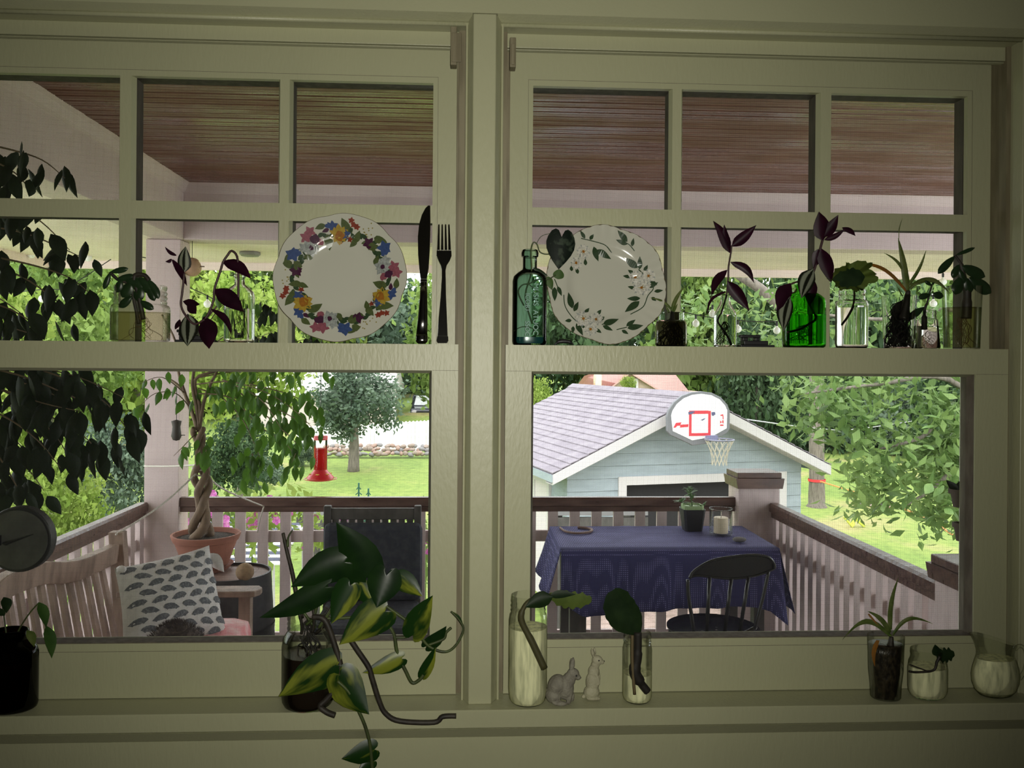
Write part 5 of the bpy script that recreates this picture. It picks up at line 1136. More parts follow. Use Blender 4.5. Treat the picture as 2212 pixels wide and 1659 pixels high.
for u, v, lab in ((775, 1043, 'taller green wire tree stake behind the railing'), (796, 1055, 'shorter green wire tree stake behind the railing')):
    p = A(u, v, 7.0); g0 = gz(p.x, 7.0); t = thing('wire_tree_stake', lab, 'garden stake', (p.x, 7, g0)); GRW = bpy.data.materials.get('green_wire') or mat('green_wire', (.03, .14, .09), .5)
    m = MB(); m.tube([(p.x, 7, g0), p], .008, 6); obj('stake', m, GRW, t)
    for k in range(7):
        q = p + Vector((0, 0, -.03 - k * .045)); w_ = .012 + k * .004
        m = MB(); m.tube([q + Vector((-w_ * 1.6, 0, -.025)), q, q + Vector((w_ * 1.6, 0, -.025))], .005, 5); obj('branch', m, GRW, t)
# ---- stone wall, fence, houses, car
rr = random.Random(17); SM = [mat('fieldstone_%s' % n_, c_, .9, c2=d_, nscale=6, bump=.5) for n_, c_, d_ in (('tan', (.34, .26, .22), (.25, .2, .17)), ('grey', (.26, .24, .24), (.19, .18, .18)), ('rust', (.40, .27, .22), (.3, .2, .17)))]
sw = thing('stone_wall', 'low fieldstone wall at the lawn edge under the fence', 'wall', (A(800, 980, 31).x, 31, gz(-4, 31)))
sm_ = []
for k in range(5):
    m = MB(); m.ball((0, 0, 0), 1, .8, .72, 9, 6)
    m.v = [(x * (1 + .22 * noise.noise(Vector((x * 1.3 + k, y, z)))), y, z * (1 + .25 * noise.noise(Vector((x, y + k * 3, z * 1.4))))) for x, y, z in m.v]
    for q in range(3): sm_.append(mesh_of('stone', m, SM[q]))
for row, (v_, n_) in enumerate(((980, 27), (971, 25), (963, 20))):
    for i in range(n_):
        u = 700 + (i + rr.random() * .7) * 260 / n_; p = A(u, v_ + rr.uniform(-2, 2) + (980 - 988) * 0, 31 + row * .12); g = gz(p.x, 31)
        inst('stone', rr.choice(sm_), sw, (p.x, p.y, max(p.z, g + .05)), (rr.uniform(-.3, .3), rr.uniform(-.3, .3), rr.uniform(0, 6)), (rr.uniform(.1, .2), rr.uniform(.1, .16), rr.uniform(.08, .13)))
FWHT = mat('bright_white_fence', (.86, .85, .85), .6); m = MB(); a, b = A(640, 990, 33), A(960, 990, 33)
fe = thing('white_fence', 'white board fence behind the stone wall', 'fence', ((a.x + b.x) / 2, 33, gz(-4, 33)))
n_ = 40; zt0 = A(800, 922, 33).z; zt1 = A(930, 905, 33).z
for i in range(n_):
    x = a.x + (b.x - a.x) * i / n_; m = MB(); ztq = zt0 + (zt1 - zt0) * i / n_; ww = (b.x - a.x) / n_ * .94; g0 = gz(-4, 33) - .1
    m.prism([(x, g0), (x + ww, g0), (x + ww, ztq - .05), (x + ww / 2, ztq), (x, ztq - .05)], lambda p_, q_: (p_, 33, q_), lambda p_, q_: (p_, 33.03, q_)); obj('board', m, FWHT, fe, fix=True)
m = MB(); m.box(a.x, b.x, 33.03, 33.08, zt0 - .35, zt0 - .25).box(a.x, b.x, 33.03, 33.08, gz(-4, 33) + .2, gz(-4, 33) + .3); obj('rail', m, WHT, fe)
PINKS = mat('pale_pink_siding', (.62, .52, .48), .7, c2=(.56, .47, .44), nscale=2, stretch=(.2, .2, 12)); ROOFP = mat('pale_roof', (.66, .62, .6), .8)
def house(label, Y, u0, u1, v_eave, depth, wallm, roofm, ridge_v, name='neighbour_house'):
    a, b = A(u0, v_eave, Y), A(u1, v_eave, Y); g0 = gz(a.x, Y) - .2; zr_ = A((u0 + u1) / 2, ridge_v, Y + depth / 2).z
    t = thing(name, label, 'house', ((a.x + b.x) / 2, Y + depth / 2, g0))
    m = MB(); m.box(a.x, b.x, Y, Y + depth, g0, a.z); obj('walls', m, wallm, t)
    m = MB(); m.prism([(Y - .4, a.z), (Y + depth + .4, a.z), (Y + depth / 2, zr_)], lambda p, q: (a.x - .4, p, q), lambda p, q: (b.x + .4, p, q)); obj('roof', m, roofm, t, fix=True)
    m = MB(); m.box(a.x - .45, b.x + .45, Y - .45, Y - .38, a.z - .12, a.z + .12); obj('fascia', m, WHT, t)
    return t, a, b, g0
t, a, b, g0 = house('pale pink house behind the lawn tree', 40, 560, 830, 848, 7, PINKS, ROOFP, 790)
def hwin(t, u0, u1, v0, v1, Y, glass=DKI):
    p, q = A(u0, v1, Y), A(u1, v0, Y); m = MB(); e = .07
    m.box(p.x - e, q.x + e, Y - .05, Y - .01, p.z - e, p.z).box(p.x - e, q.x + e, Y - .05, Y - .01, q.z, q.z + e).box(p.x - e, p.x, Y - .05, Y - .01, p.z, q.z).box(q.x, q.x + e, Y - .05, Y - .01, p.z, q.z).box(p.x, q.x, Y - .045, Y - .015, (p.z + q.z) / 2 - .02, (p.z + q.z) / 2 + .02)
    f = obj('window', m, WHT, t); m = MB(); m.box(p.x, q.x, Y - .03, Y - .005, p.z, q.z); obj('pane', m, glass, f)
GLW = mat('dim_window', (.10, .12, .14), .15)
hwin(t, 692, 712, 850, 885, 40, GLW); hwin(t, 596, 616, 855, 890, 40, GLW); hwin(t, 760, 785, 855, 890, 40, GLW)
pa_, pb_ = A(826, 845, 38), A(852, 845, 38)
for k, (u_) in enumerate((840, 850)):
    c = A(u_, 845, 37.5); m = MB(); m.lathe([(.13, g0 - c.z + .0), (.11, 0)], (c.x, 37.5, c.z), 12, cap=True); obj('porch_column', m, WHT, t)
m = MB(); c = A(835, 838, 37.5); m.box(A(800, 838, 38).x, A(856, 838, 38).x, 37.2, 40, c.z, c.z + .2); obj('porch_roof', m, WHT, t)
# house behind garage: gable + reddish roof
Yh = 30; t = thing('gabled_house', 'reddish roofed house with dormer behind the garage ridge', 'house', (A(1340, 850, Yh).x, Yh, gz(6, Yh)))
RSH = mat('pink_red_roof', (.52, .30, .27), .8, c2=(.45, .26, .24), nscale=3, stretch=(.3, .3, 9)); TANS = mat('tan_siding', (.42, .32, .26), .7, c2=(.36, .27, .22), nscale=2, stretch=(.2, .2, 14))
P = lambda u, v, y=Yh: A(u, v, y)
m = MB(); m.add([P(1225, 860), P(1262, 812), P(1420, 760, Yh + 4), P(1500, 860, Yh + 4)], [(0, 1, 2, 3)]); m.add([P(1225, 862, Yh + .2), P(1262, 814, Yh + .2), P(1420, 762, Yh + 4.2), P(1500, 862, Yh + 4.2)], [(3, 2, 1, 0)]); obj('main_roof', m, RSH, t, fix=True)
gq = [(1318, 862), (1318, 838), (1362, 806), (1424, 842), (1424, 862)]
m = MB(); m.prism(gq, lambda u, v: P(u, v, Yh - .6), lambda u, v: P(u, v, Yh + 3)); obj('gable_wall', m, TANS, t, fix=True)
for s, (ua, va, ub, vb_) in enumerate(((1310, 843, 1362, 803), (1362, 803, 1432, 846))):
    m = MB(); m.hexa([P(ua, va + 4, Yh - .8), P(ub, vb_ + 4, Yh - .8), P(ub, vb_ + 4, Yh + 3), P(ua, va + 4, Yh + 3), P(ua, va, Yh - .8), P(ub, vb_, Yh - .8), P(ub, vb_, Yh + 3), P(ua, va, Yh + 3)]); obj('gable_roof', m, RSH, t, fix=True)
hwin(t, 1363, 1374, 822, 838, Yh - .6, GLW)
m = MB(); a, b = P(1286, 862, Yh - .5), P(1300, 800, Yh - .5); m.box(a.x, b.x, Yh - .5, Yh, a.z, b.z); obj('chimney', m, mat('cream_chimney', (.75, .66, .5), .7, c2=(.6, .35, .2), nscale=3), t, bevel=.02)
for x_ in (A(1262, 860, Yh + 2).x, A(1480, 860, Yh + 4).x):
    m = MB(); m.box(x_ - .2, x_ + .2, Yh + 2, Yh + 4, gz(6, Yh), P(1400, 850, Yh).z); obj('wall', m, TANS, t)
# car on the far drive
Yk = 46; p = A(922, 920, Yk); g0 = gz(p.x, Yk)
m = MB(); m.add([A(820, 921, 45), A(1010, 921, 45), A(1010, 888, 58), A(845, 888, 58)], [(0, 1, 2, 3)])
asf = obj('street', m, mat('purple_asphalt', (.36, .32, .38), .9)); struct(asf, 'grey asphalt street beyond the fence', 'street')
car = thing('parked_car', 'dark parked car with bright windscreen beyond the fence', 'car', (p.x, Yk, p.z)); z0 = p.z
CARP = mat('dark_car_paint', (.02, .02, .035), .2, coat=.5); CARG = mat('car_windscreen', (.75, .78, .8), .08)
m = MB(); W2 = .92; prof = [(0, .35), (.0, .75), (.15, .95), (1.1, 1.05), (1.9, 1.62), (3.6, 1.66), (4.3, 1.1), (4.5, .9), (4.5, .35)]
m.prism(prof, lambda a, b: (p.x - W2, Yk + a, z0 + b), lambda a, b: (p.x + W2, Yk + a, z0 + b)); obj('body', m, CARP, car, fix=True, bevel=.06)
m = MB(); m.hexa([(p.x - .78, Yk + 1.12, z0 + 1.09), (p.x + .78, Yk + 1.12, z0 + 1.09), (p.x + .78, Yk + 1.16, z0 + 1.07), (p.x - .78, Yk + 1.16, z0 + 1.07), (p.x - .7, Yk + 1.80, z0 + 1.60), (p.x + .7, Yk + 1.80, z0 + 1.60), (p.x + .7, Yk + 1.86, z0 + 1.58), (p.x - .7, Yk + 1.86, z0 + 1.58)]); obj('windscreen', m, CARG, car)
for sx2 in (-1, 1):
    for yy in (.85, 3.6):
        m = MB(); m.prism([(.34 * math.cos(k * .524), .34 * math.sin(k * .524)) for k in range(12)], lambda a, b: (p.x + sx2 * (W2 - .18), Yk + yy + a, z0 + .34 + b), lambda a, b: (p.x + sx2 * (W2 + .02), Yk + yy + a, z0 + .34 + b)); obj('wheel', m, BLK, car, fix=True)
    m = MB(); m.ball((p.x + sx2 * .68, Yk + .02, z0 + .78), .17, .05, .09); obj('headlight', m, WHT, car, True)
m = MB(); m.box(p.x - .26, p.x + .26, Yk - .03, Yk, z0 + .45, z0 + .6); obj('number_plate', m, mat('yellow_plate', (.75, .62, .15), .5), car)
m = MB(); m.box(p.x - .6, p.x + .6, Yk - .02, Yk + .01, z0 + .63, z0 + .82); obj('grille', m, BLK, car)
# fire ring, toy
c = A(1893, 1088, 22.3); g0 = gz(c.x, 22.3); fp = thing('fire_ring', 'dark metal fire ring with stones on the right lawn', 'fire pit', (c.x, 22.3, g0))
m = MB(); m.lathe([(.36, 0), (.36, .2), (.34, .2), (.34, .02)], (c.x, 22.3, g0), 20); obj('ring', m, mat('rusty_ring', (.06, .055, .06), .8), fp)
for k in range(14):
    a = k * .449; inst('stone', sm_[k % 15], fp, (c.x + .45 * math.cos(a), 22.3 + .45 * math.sin(a), g0 + .03), (0, 0, a), (.13, .09, .06))
c = A(1845, 1118, 19.5); g0 = gz(c.x, 19.5); LIM = mat('lime_plastic', (.66, .75, .12), .5); ty = thing('lime_toy', 'lime yellow folding plastic toy lying on lawn', 'toy', (c.x, 19.5, g0))
for q in ([(-.24, 0, .26), (-.05, 0, .02), (.02, 0, .30)], [(.02, 0, .30), (-.04, 0, .03)], [(.0, 0, .25), (.25, 0, .03)]):
    m = MB(); m.tube([Vector((c.x, 19.5, g0)) + Vector(v_) for v_ in q], .045, 6); obj('bar', m, LIM, ty)
# bare branch behind the right vase, wires
m = MB(); m.tube([A(1690, 665, 14), A(1640, 622, 14), A(1590, 590, 14), A(1560, 560, 14.2), A(1510, 520, 14.5)], [.10, .05], 8, sp=4); obj('pale_limb', m, TBARK, bt, True)
m = MB(); m.tube([GP(half + .9, -.3, zRd - .4), A(1760, 925, 20), A(1850, 927, 24), A(2000, 905, 30)], .012, 5, sp=4); tag(obj('overhead_wire', m, mat('grey_wire', (.5, .5, .52), .6)), 'thin grey wire from the garage gable to trees', 'wire')
# ---------------------------------------------------------------- things on the meeting rails and stool
YSH = 1.464; YSI = 1.3965
CLEAR = realglass('clear_glass', (.97, .985, .97)); AQUA = thinglass('aqua_glass', (.87, .95, .93), (.17, .31, .27), 2.0, refl=1.0); GREEN = realglass('green_glass', (.24, .76, .12)); WATER = realglass('clear_water', (.96, .975, .93), 1.33); WATERY = realglass('yellow_water', (.80, .74, .45), 1.33)
TGL = thinglass('sill_jar_glass', (.985, .99, .975), (.55, .58, .46), 4.5, refl=.4); AMB = thinglass('amber_glass', (.10, .028, .006), (.03, .008, .002), 1.2, refl=1.0)
def flash_water(name, c, k=.75, rough=.5):
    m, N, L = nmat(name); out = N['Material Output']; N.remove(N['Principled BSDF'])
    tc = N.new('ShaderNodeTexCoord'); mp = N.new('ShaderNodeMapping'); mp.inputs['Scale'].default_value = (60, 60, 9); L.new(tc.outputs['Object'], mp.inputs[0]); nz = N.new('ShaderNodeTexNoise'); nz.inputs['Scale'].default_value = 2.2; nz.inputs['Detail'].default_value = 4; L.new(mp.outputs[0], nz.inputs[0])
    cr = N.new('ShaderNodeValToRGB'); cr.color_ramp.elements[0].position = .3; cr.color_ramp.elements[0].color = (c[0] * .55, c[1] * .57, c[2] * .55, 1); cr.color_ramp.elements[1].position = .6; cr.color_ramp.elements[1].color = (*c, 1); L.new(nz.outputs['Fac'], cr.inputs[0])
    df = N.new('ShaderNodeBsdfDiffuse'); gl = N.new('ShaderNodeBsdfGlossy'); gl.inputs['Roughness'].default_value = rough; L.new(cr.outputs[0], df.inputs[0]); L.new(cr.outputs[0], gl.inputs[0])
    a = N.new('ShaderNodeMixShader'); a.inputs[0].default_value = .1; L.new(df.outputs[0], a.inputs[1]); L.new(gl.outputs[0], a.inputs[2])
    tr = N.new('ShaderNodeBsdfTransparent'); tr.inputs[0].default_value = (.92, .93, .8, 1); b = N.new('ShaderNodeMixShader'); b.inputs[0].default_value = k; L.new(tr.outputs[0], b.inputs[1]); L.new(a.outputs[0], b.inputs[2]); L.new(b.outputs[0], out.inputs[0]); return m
FLASHW = flash_water('flash_lit_water', (.98, .975, .60), .95)  # pale opaque colour stands in for flash light focused by clear water
PURP = leafmat('purple_leaf', (.014, .003, .008, 1), (.024, .005, .013, 1), .25, .4, nscale=60, trc=(.10, .006, .05, 1)); PSTR = leafmat('silver_striped_leaf', (.012, .013, .008, 1), (.24, .26, .19, 1), .2, .35, pattern='stripe'); PSTEM = mat('purple_stem', (.045, .016, .018), .5)
JADE = leafmat('jade_leaf', (.014, .03, .012, 1), (.02, .042, .016, 1), .06, .3, nscale=40); POTH = leafmat('pothos_leaf', (.010, .036, .006, 1), (.20, .23, .025, 1), .16, .32, pattern='streak', nscale=1.5); POTD = leafmat('pothos_dark_leaf', (.006, .02, .005, 1), (.011, .032, .007, 1), .14, .3, nscale=30)
POST = mat('pothos_stem', (.06, .085, .02), .5, c2=(.035, .045, .015), nscale=40); DKST = mat('dark_stem', (.016, .012, .008), .6, c2=(.035, .028, .018), nscale=60); SPID = leafmat('spider_leaf', (.07, .115, .02, 1), (.16, .19, .06, 1), .35, .4, nscale=50); ORNG = leafmat('orange_leaf', (.32, .13, .02, 1), (.25, .12, .03, 1), .4, .5, nscale=40); GERA = leafmat('geranium_leaf', (.10, .145, .028, 1), (.145, .20, .04, 1), .55, .6, nscale=45); AFRI = leafmat('begonia_leaf', (.03, .075, .015, 1), (.06, .12, .025, 1), .25, .5, nscale=40); AFRD = leafmat('begonia_dark', (.008, .02, .006, 1), (.016, .034, .01, 1), .12, .5, nscale=40)
ROOT = mat('brown_root', (.10, .06, .03), .8); ROOTD = mat('dark_root', (.012, .009, .006), .7); SILV = leafmat('satin_leaf', (.004, .009, .005, 1), (.035, .05, .032, 1), .05, .45, pattern='blotch', nscale=70)
THW = thinglass('tumbler_water', (.88, .88, .74), (.5, .5, .36), 3, refl=.7)
def shell(prof, w, base=3.0):
    inn = [(max(r - w, .3), max(z, base)) for r, z in reversed(prof)]
    inn = [p for i, p in enumerate(inn) if i == 0 or p[1] <= inn[i - 1][1]]
    return prof[:1] and [(.2, 0)] + prof + inn + [(.2, base)]
def vessel(name, label, cat, u, z0, Yc, prof, glass, water=None, wm=None, ky=1.0, sq=2.0, wall=None, group=None, n=36, vref=740, fn=None, part='glass'):
    s = Yc / F; c = A(u, vref, Yc); c = Vector((c.x, Yc, z0))
    wall = wall or (1.1 if glass == TGL else 2.2)
    t = thing(name, label, cat, c, group)
    m = MB(); m.lathe([(r * s, z * s) for r, z in shell(prof, wall)], c, n, ky, sq, fn=fn); obj(part, m, glass, t, True, fix=False, auto=50)
    if water:
        pr = [(.2, 3.2)] + [(max(.5, r - wall * .55), max(z, 3.2)) for r, z in prof if z < water]
        rl = np.interp(water, [z for r, z in prof], [r for r, z in prof]) - wall * .55
        pr += [(rl, water), (.2, water)]
        m = MB(); m.lathe([(r * s, z * s) for r, z in pr], c, n, ky, sq); obj('water', m, wm or WATER, t, True, auto=50)
    return t, c, s
def plant(name, label, u, v, Y, cat='plant', group=None): return thing(name, label, cat, A(u, v, Y), group)
def LF(par, b, t, w, mt, Y, dy=0.0, prof='ovate', bend=0, nm='leaf', **k):
    s = Y / F; m = MB(); k.setdefault('rows', 9)
    for q in ('arch', 'thick'):
        if q in k: k[q] *= s
    m.leaf(A(*b, Y), A(*t, Y + dy), w * s, (0, -1, .05), bend * s, prof, **k); return obj(nm, m, mt, par, True)
def ST(par, pts, r, mt, Y, nm='stem', dy=0.0, sp=5):
    s = Y / F; m = MB(); n = len(pts); rr_ = [q * s for q in r] if isinstance(r, (list, tuple)) else r * s
    m.tube([A(u, v, Y + dy * i / max(1, n - 1)) for i, (u, v) in enumerate(pts)], rr_, 7, sp=sp); return obj(nm, m, mt, par, True)
def roots(par, c, s, w, z0, z1, n, mt, r=.6, seed=1, ky=.7, top=None, curl=.35):
    rr = random.Random(seed); m = MB()
    for k in range(n):
        a = rr.uniform(0, 6.28); rad = w * math.sqrt(rr.random()); p = [Vector((c.x + (top or 0) * s + rr.uniform(-3, 3) * s, c.y, c.z + z1 * s))]
        for j in range(1, 6):
            f = j / 5; p.append(Vector((c.x + (rad * math.cos(a) * f + rr.uniform(-curl, curl) * w) * s * .95, c.y + (rad * math.sin(a) * f * ky) * s, c.z + (z1 + (z0 - z1) * f + rr.uniform(-.06, .06) * (z1 - z0)) * s)))
        for q in p[1:]:
            dx, dy = q.x - c.x, q.y - c.y; l = math.hypot(dx, dy / ky)
            if l > w * s: q.x = c.x + dx * w * s / l; q.y = c.y + dy * w * s / l
            q.z = max(q.z, c.z + 4 * s)
        m.tube(p, r * s, 4, sp=3)
    o = obj('roots', m, mt, par); o['kind'] = 'stuff'; return o
ZS = zLt + .0004
# 1 square jar with jade
t, c, s = vessel('square_jar', 'squat square clear jar holding jade cuttings on left rail', 'jar', 303, ZS, YSH, [(50, 0), (56, 3), (57, 10), (57, 70), (55, 76), (50, 79), (51, 84), (49, 88), (51.5, 93), (49, 98), (51.5, 103), (49, 108), (51, 114), (50, 119)], TGL, 62, THW, ky=.56, sq=4.5)
p = plant('jade_cutting', 'dark jade cutting sprawling over the squat square jar', 300, 690, YSH)
ST(p, [(300, 700), (290, 650), (280, 615), (255, 604), (238, 588)], 3.5, DKST, YSH); ST(p, [(310, 690), (300, 640), (290, 598), (310, 594), (322, 606)], 5, DKST, YSH - .008)
for b, t_, w_ in (((238, 588), (277, 580), 13), ((238, 589), (224, 625), 13), ((252, 603), (292, 596), 15), ((320, 604), (343, 645), 20), ((262, 604), (252, 632), 18), ((270, 600), (312, 622), 26), ((300, 600), (330, 632), 26), ((285, 610), (264, 642), 26), ((305, 618), (296, 650), 24), ((318, 615), (334, 650), 18), ((285, 640), (258, 664), 18), ((300, 650), (332, 668), 16)):
    LF(p, b, t_, w_, JADE, YSH - .01, 0, 'round', thick=3, cup=.1)
roots(p, c, s, 46, 6, 58, 8, ROOT, .5, 3, .5)
# 2 flask and purple trailing plant
t, c, s = vessel('flat_flask', 'tall clear flat-sided flask bottle left of the floral plate', 'bottle', 517, ZS, YSH + .004, [(27, 0), (30, 3), (30.5, 10), (30.5, 98), (28, 108), (19, 117), (10.5, 124), (9.5, 134), (10, 138), (12.5, 139), (12.5, 144), (10, 145), (9.5, 151)], CLEAR, 72, ky=.62, sq=4)
p = plant('purple_wandering_plant', 'purple leaved trailing plant dangling over left meeting rail', 515, 640, YSH)
Yp = YSH - .02
ST(p, [(515, 655), (515, 590), (512, 554), (500, 542), (491, 552), (482, 566), (476, 585), (463, 625), (462, 645), (453, 672), (442, 690)], 2.6, PSTEM, Yp, sp=4); ST(p, [(442, 690), (420, 700), (400, 680), (391, 659), (393, 636), (396, 612), (398, 590)], 2.4, PSTEM, Yp - .012)
for b, t_, w_, be, mt, dy in (((398, 588), (401, 532), 30, 3, PSTR, -.01), ((381, 552), (356, 533), 8, 3, PURP, 0), ((371, 560), (357, 565), 8, 2, PURP, 0), ((372, 561), (404, 618), 15, 2, PURP, -.01), ((395, 651), (432, 658), 17, 0, PURP, -.02), ((404, 655), (424, 678), 22, 0, PURP, -.02), ((405, 678), (405, 748), 44, 0, PSTR, -.03), ((440, 684), (452, 754), 42, 2, PURP, -.03), ((463, 625), (527, 674), 37, 3, PURP, -.012), ((480, 564), (543, 603), 27, 8, PURP, -.012), ((457, 668), (500, 724), 15, 10, PURP, -.012), ((388, 690), (378, 712), 12, 0, PURP, -.02)):
    LF(p, b, t_, w_, mt, Yp, dy, 'ovate' if w_ > 16 else 'lance', be, fold=.25)
ST(p, [(500, 722), (498, 732), (490, 742), (481, 746)], .7, PURP, Yp - .012, 'tendril')
roots(p, c, s, 20, 10, 90, 7, ROOT, .45, 5, .5)
# plates
CHINA = mat('glazed_white_china', (.52, .515, .43), .12, spec=.6, coat=.3); EDGE = mat('dark_rim_line', (.10, .07, .03), .4)
def plate(name, label, u, v, Rpx, lean, ybase, scall, ribs):
    s = 1.468 / F; R = Rpx * s; c = A(u, v, 1.468); zc = c.z; zb = ZS
    ca, sa = math.cos(lean), math.sin(lean)
    rim = lambda a: scall(a)
    bot = min((R * rim(2 * math.pi * k / 144) * math.sin(2 * math.pi * k / 144)) for k in range(144))
    y0 = ybase
    def W_(x, z, h):   # local plate coords, h toward the viewer
        zz = z - bot; return Vector((c.x + x, y0 + zz * sa - h * ca, zb + zz * ca + h * sa + .0005))
    def hgt(f): return np.interp(f, [0, .52, .60, .66, .9, 1.0], [.0, .0, .003, .007, .012, .0145])
    t = thing(name, label, 'plate', Vector((c.x, y0, zb)))
    m = MB(); n = 144; fr_ = [.0, .15, .3, .45, .52, .56, .6, .64, .68, .74, .8, .86, .91, .95, .98, 1.0]
    for side in (0, 1):
        vs = []
        for f in fr_:
            for k in range(n):
                a = 2 * math.pi * k / n; sc_ = 1 + (rim(a) - 1) * max(0, (f - .55) / .45); r = R * f * sc_
                h = float(hgt(f)) + (ribs * math.cos(36 * a) * max(0, (f - .7) / .3) if ribs else 0) - (.0035 * (1 - .6 * max(0, f - .9) * 10) if side else 0)
                vs.append(W_(r * math.cos(a), r * math.sin(a), h))
        fs = [(i * n + k, i * n + (k + 1) % n, (i + 1) * n + (k + 1) % n, (i + 1) * n + k) for i in range(len(fr_) - 1) for k in range(n)]
        m.add(vs, fs if side else [f_[::-1] for f_ in fs])
    obj('china_body', m, CHINA, t, True)
    m = MB(); m.tube([W_(R * rim(a) * math.cos(a), R * rim(a) * math.sin(a), float(hgt(1)) - .001) for a in [2 * math.pi * k / 144 for k in range(144)]], .0009, 5, closed=True); obj('rim_line', m, EDGE, t, True)
    def on(x, z, off=.0010):   # x,z in units of R
        f = math.hypot(x, z); a = math.atan2(z, x); h = float(hgt(f)) + (ribs * math.cos(36 * a) * max(0, (f - .7) / .3) if ribs else 0); return W_(x * R, z * R, h + off)
    return t, on
CM = {k: mat('print_' + k, tuple(x * (.62 if k not in ('cream', 'white') else .8) for x in v_), .25, c2=tuple(x * .5 for x in v_), nscale=260) for k, v_ in dict(leaf=(.13, .17, .06), dleaf=(.055, .10, .045), yellow=(.62, .42, .06), orange=(.5, .2, .03), blue=(.07, .12, .30), red=(.36, .07, .04), purple=(.10, .03, .07), pink=(.42, .13, .17), white=(.42, .45, .42), gold=(.45, .38, .12), cream=(.78, .76, .66)).items()}
CK = list(CM); CML = [CM[k] for k in CK]
def blob(m, on, cx, cz, pts, key, off=.0004):
    ps = [on(cx + x, cz + z, off) for x, z in pts]; n = len(ps); m.add(ps + [on(cx, cz, off)], [((i + 1) % n, i, n) for i in range(n)], mi=CK.index(key))
def pleaf(m, on, x0, z0, x1, z1, w, key, off=.0011, n=8):
    dx, dz = x1 - x0, z1 - z0; L = math.hypot(dx, dz); px, pz = -dz / L, dx / L; up_, dn = [], []
    for i in range(n + 1):
        q = i / n; hw = w * .5 * interp(PROF['ovate'], q); up_.append((x0 + dx * q + px * hw, z0 + dz * q + pz * hw)); dn.append((x0 + dx * q - px * hw, z0 + dz * q - pz * hw))
    vs = [on(x, z, off) for x, z in up_] + [on(x, z, off) for x, z in dn]; m.add(vs, [(i, i + 1, n + 2 + i, n + 1 + i) for i in range(n)], mi=CK.index(key))
def star(m, on, cx, cz, r, key, n=5, off=.0013, rot=0, w=.7):
    for q in range(n): a = rot + q * 2 * math.pi / n; pleaf(m, on, cx, cz, cx + r * math.cos(a), cz + r * math.sin(a), r * w, key, off, 4)
pl1, on = plate('floral_plate', 'white scalloped plate with coloured flower wreath', 737, 602, 139, .16, 1.452, lambda a: 1 + .024 * (abs(math.sin(3 * a + .9)) ** .7 - .6) + .006 * math.cos(12 * a + .3), 0)
m = MB(); rr = random.Random(6)
for base in (94, 216, 335):
    def pc(dt, r): a = math.radians(base + dt); return r * math.cos(a), r * math.sin(a)
    def T(dt, r, kind, sz, col, rot=0):
        sz *= 1.22
        x, z = pc(dt, r); a0 = math.radians(base + dt)
        if kind == 'l': 
            b = a0 + rot; pleaf(m, on, x - sz * .5 * math.cos(b), z - sz * .5 * math.sin(b), x + sz * .5 * math.cos(b), z + sz * .5 * math.sin(b), sz * .55, col)
        elif kind == 's': star(m, on, x, z, sz, col, 5, .0014, a0 + rot)
        elif kind == 'b': blob(m, on, x, z, [(sz * math.cos(k * .628) * (1 + .25 * rr.uniform(-1, 1)), sz * math.sin(k * .628) * (1 + .25 * rr.uniform(-1, 1))) for k in range(10)], col, .0016)
        elif kind == 'd':
            for _ in range(13): x2, z2 = x + rr.gauss(0, sz), z + rr.gauss(0, sz); blob(m, on, x2, z2, [(.012 * math.cos(k), .012 * math.sin(k)) for k in range(6)], col)
    for q in range(26): T(q * 4.6, .70 + .05 * math.sin(q * 1.7), 'l', .10, 'dleaf' if q % 3 else 'leaf', 1.57 + rr.uniform(-.9, .9))
    T(0, .70, 's', .125, 'yellow'); T(0, .68, 's', .125, 'yellow', .6); T(-1, .67, 'b', .06, 'orange'); T(-2, .62, 'l', .12, 'orange', 0)
    T(6, .82, 's', .075, 'blue'); T(11, .84, 'l', .12, 'blue', 1.4); T(9, .85, 'l', .09, 'blue', .5); T(15, .78, 'l', .1, 'purple', 1.7); T(19, .86, 'l', .14, 'leaf', 1.6); T(16, .60, 'l', .2, 'leaf', 2.9)
    T(27, .65, 'b', .045, 'pink'); T(30, .73, 'b', .055, 'purple'); T(30.5, .86, 's', .08, 'pink'); T(37, .82, 's', .09, 'pink', .4); T(41, .66, 's', .12, 'white'); T(41, .66, 's', .1, 'white', .6); T(41, .66, 'b', .03, 'purple'); T(47, .73, 's', .08, 'white')
    T(54, .61, 'l', .13, 'leaf', .6); T(58, .66, 'l', .12, 'dleaf', 1.2); T(61, .81, 's', .10, 'blue'); T(57, .8, 'l', .16, 'blue', .3); T(66, .86, 'l', .13, 'leaf', 1.2); T(72, .82, 'b', .055, 'leaf'); T(71, .68, 'b', .055, 'leaf'); T(78, .69, 's', .085, 'purple'); T(76, .65, 'b', .035, 'purple')
    T(86, .82, 'd', .055, 'gold'); T(95, .70, 'l', .16, 'leaf', 0); T(98, .58, 'l', .13, 'leaf', 2.6); T(99, .83, 's', .045, 'red'); T(103, .85, 's', .045, 'red'); T(106, .91, 's', .045, 'red'); T(104, .625, 's', .04, 'red'); T(111, .69, 's', .075, 'blue'); T(112, .83, 'l', .2, 'leaf', .5); T(109, .78, 'l', .16, 'leaf', 1.0); T(114, .62, 'l', .14, 'dleaf', 2.2)
obj('flower_wreath_print', m, CML, pl1)['label'] = 'printed wreath of flowers'
pl2, on = plate('jasmine_plate', 'white fluted plate with green jasmine sprigs', 1308, 616.5, 130, .15, 1.456, lambda a: 1 + .02 * math.cos(6 * a + 2.2) * (1 if True else 0) + .006 * math.cos(12 * a), .0007)
cvt = lambda x, y: ((x - 1097) / 575, -(y - 823) / 575)
m = MB()
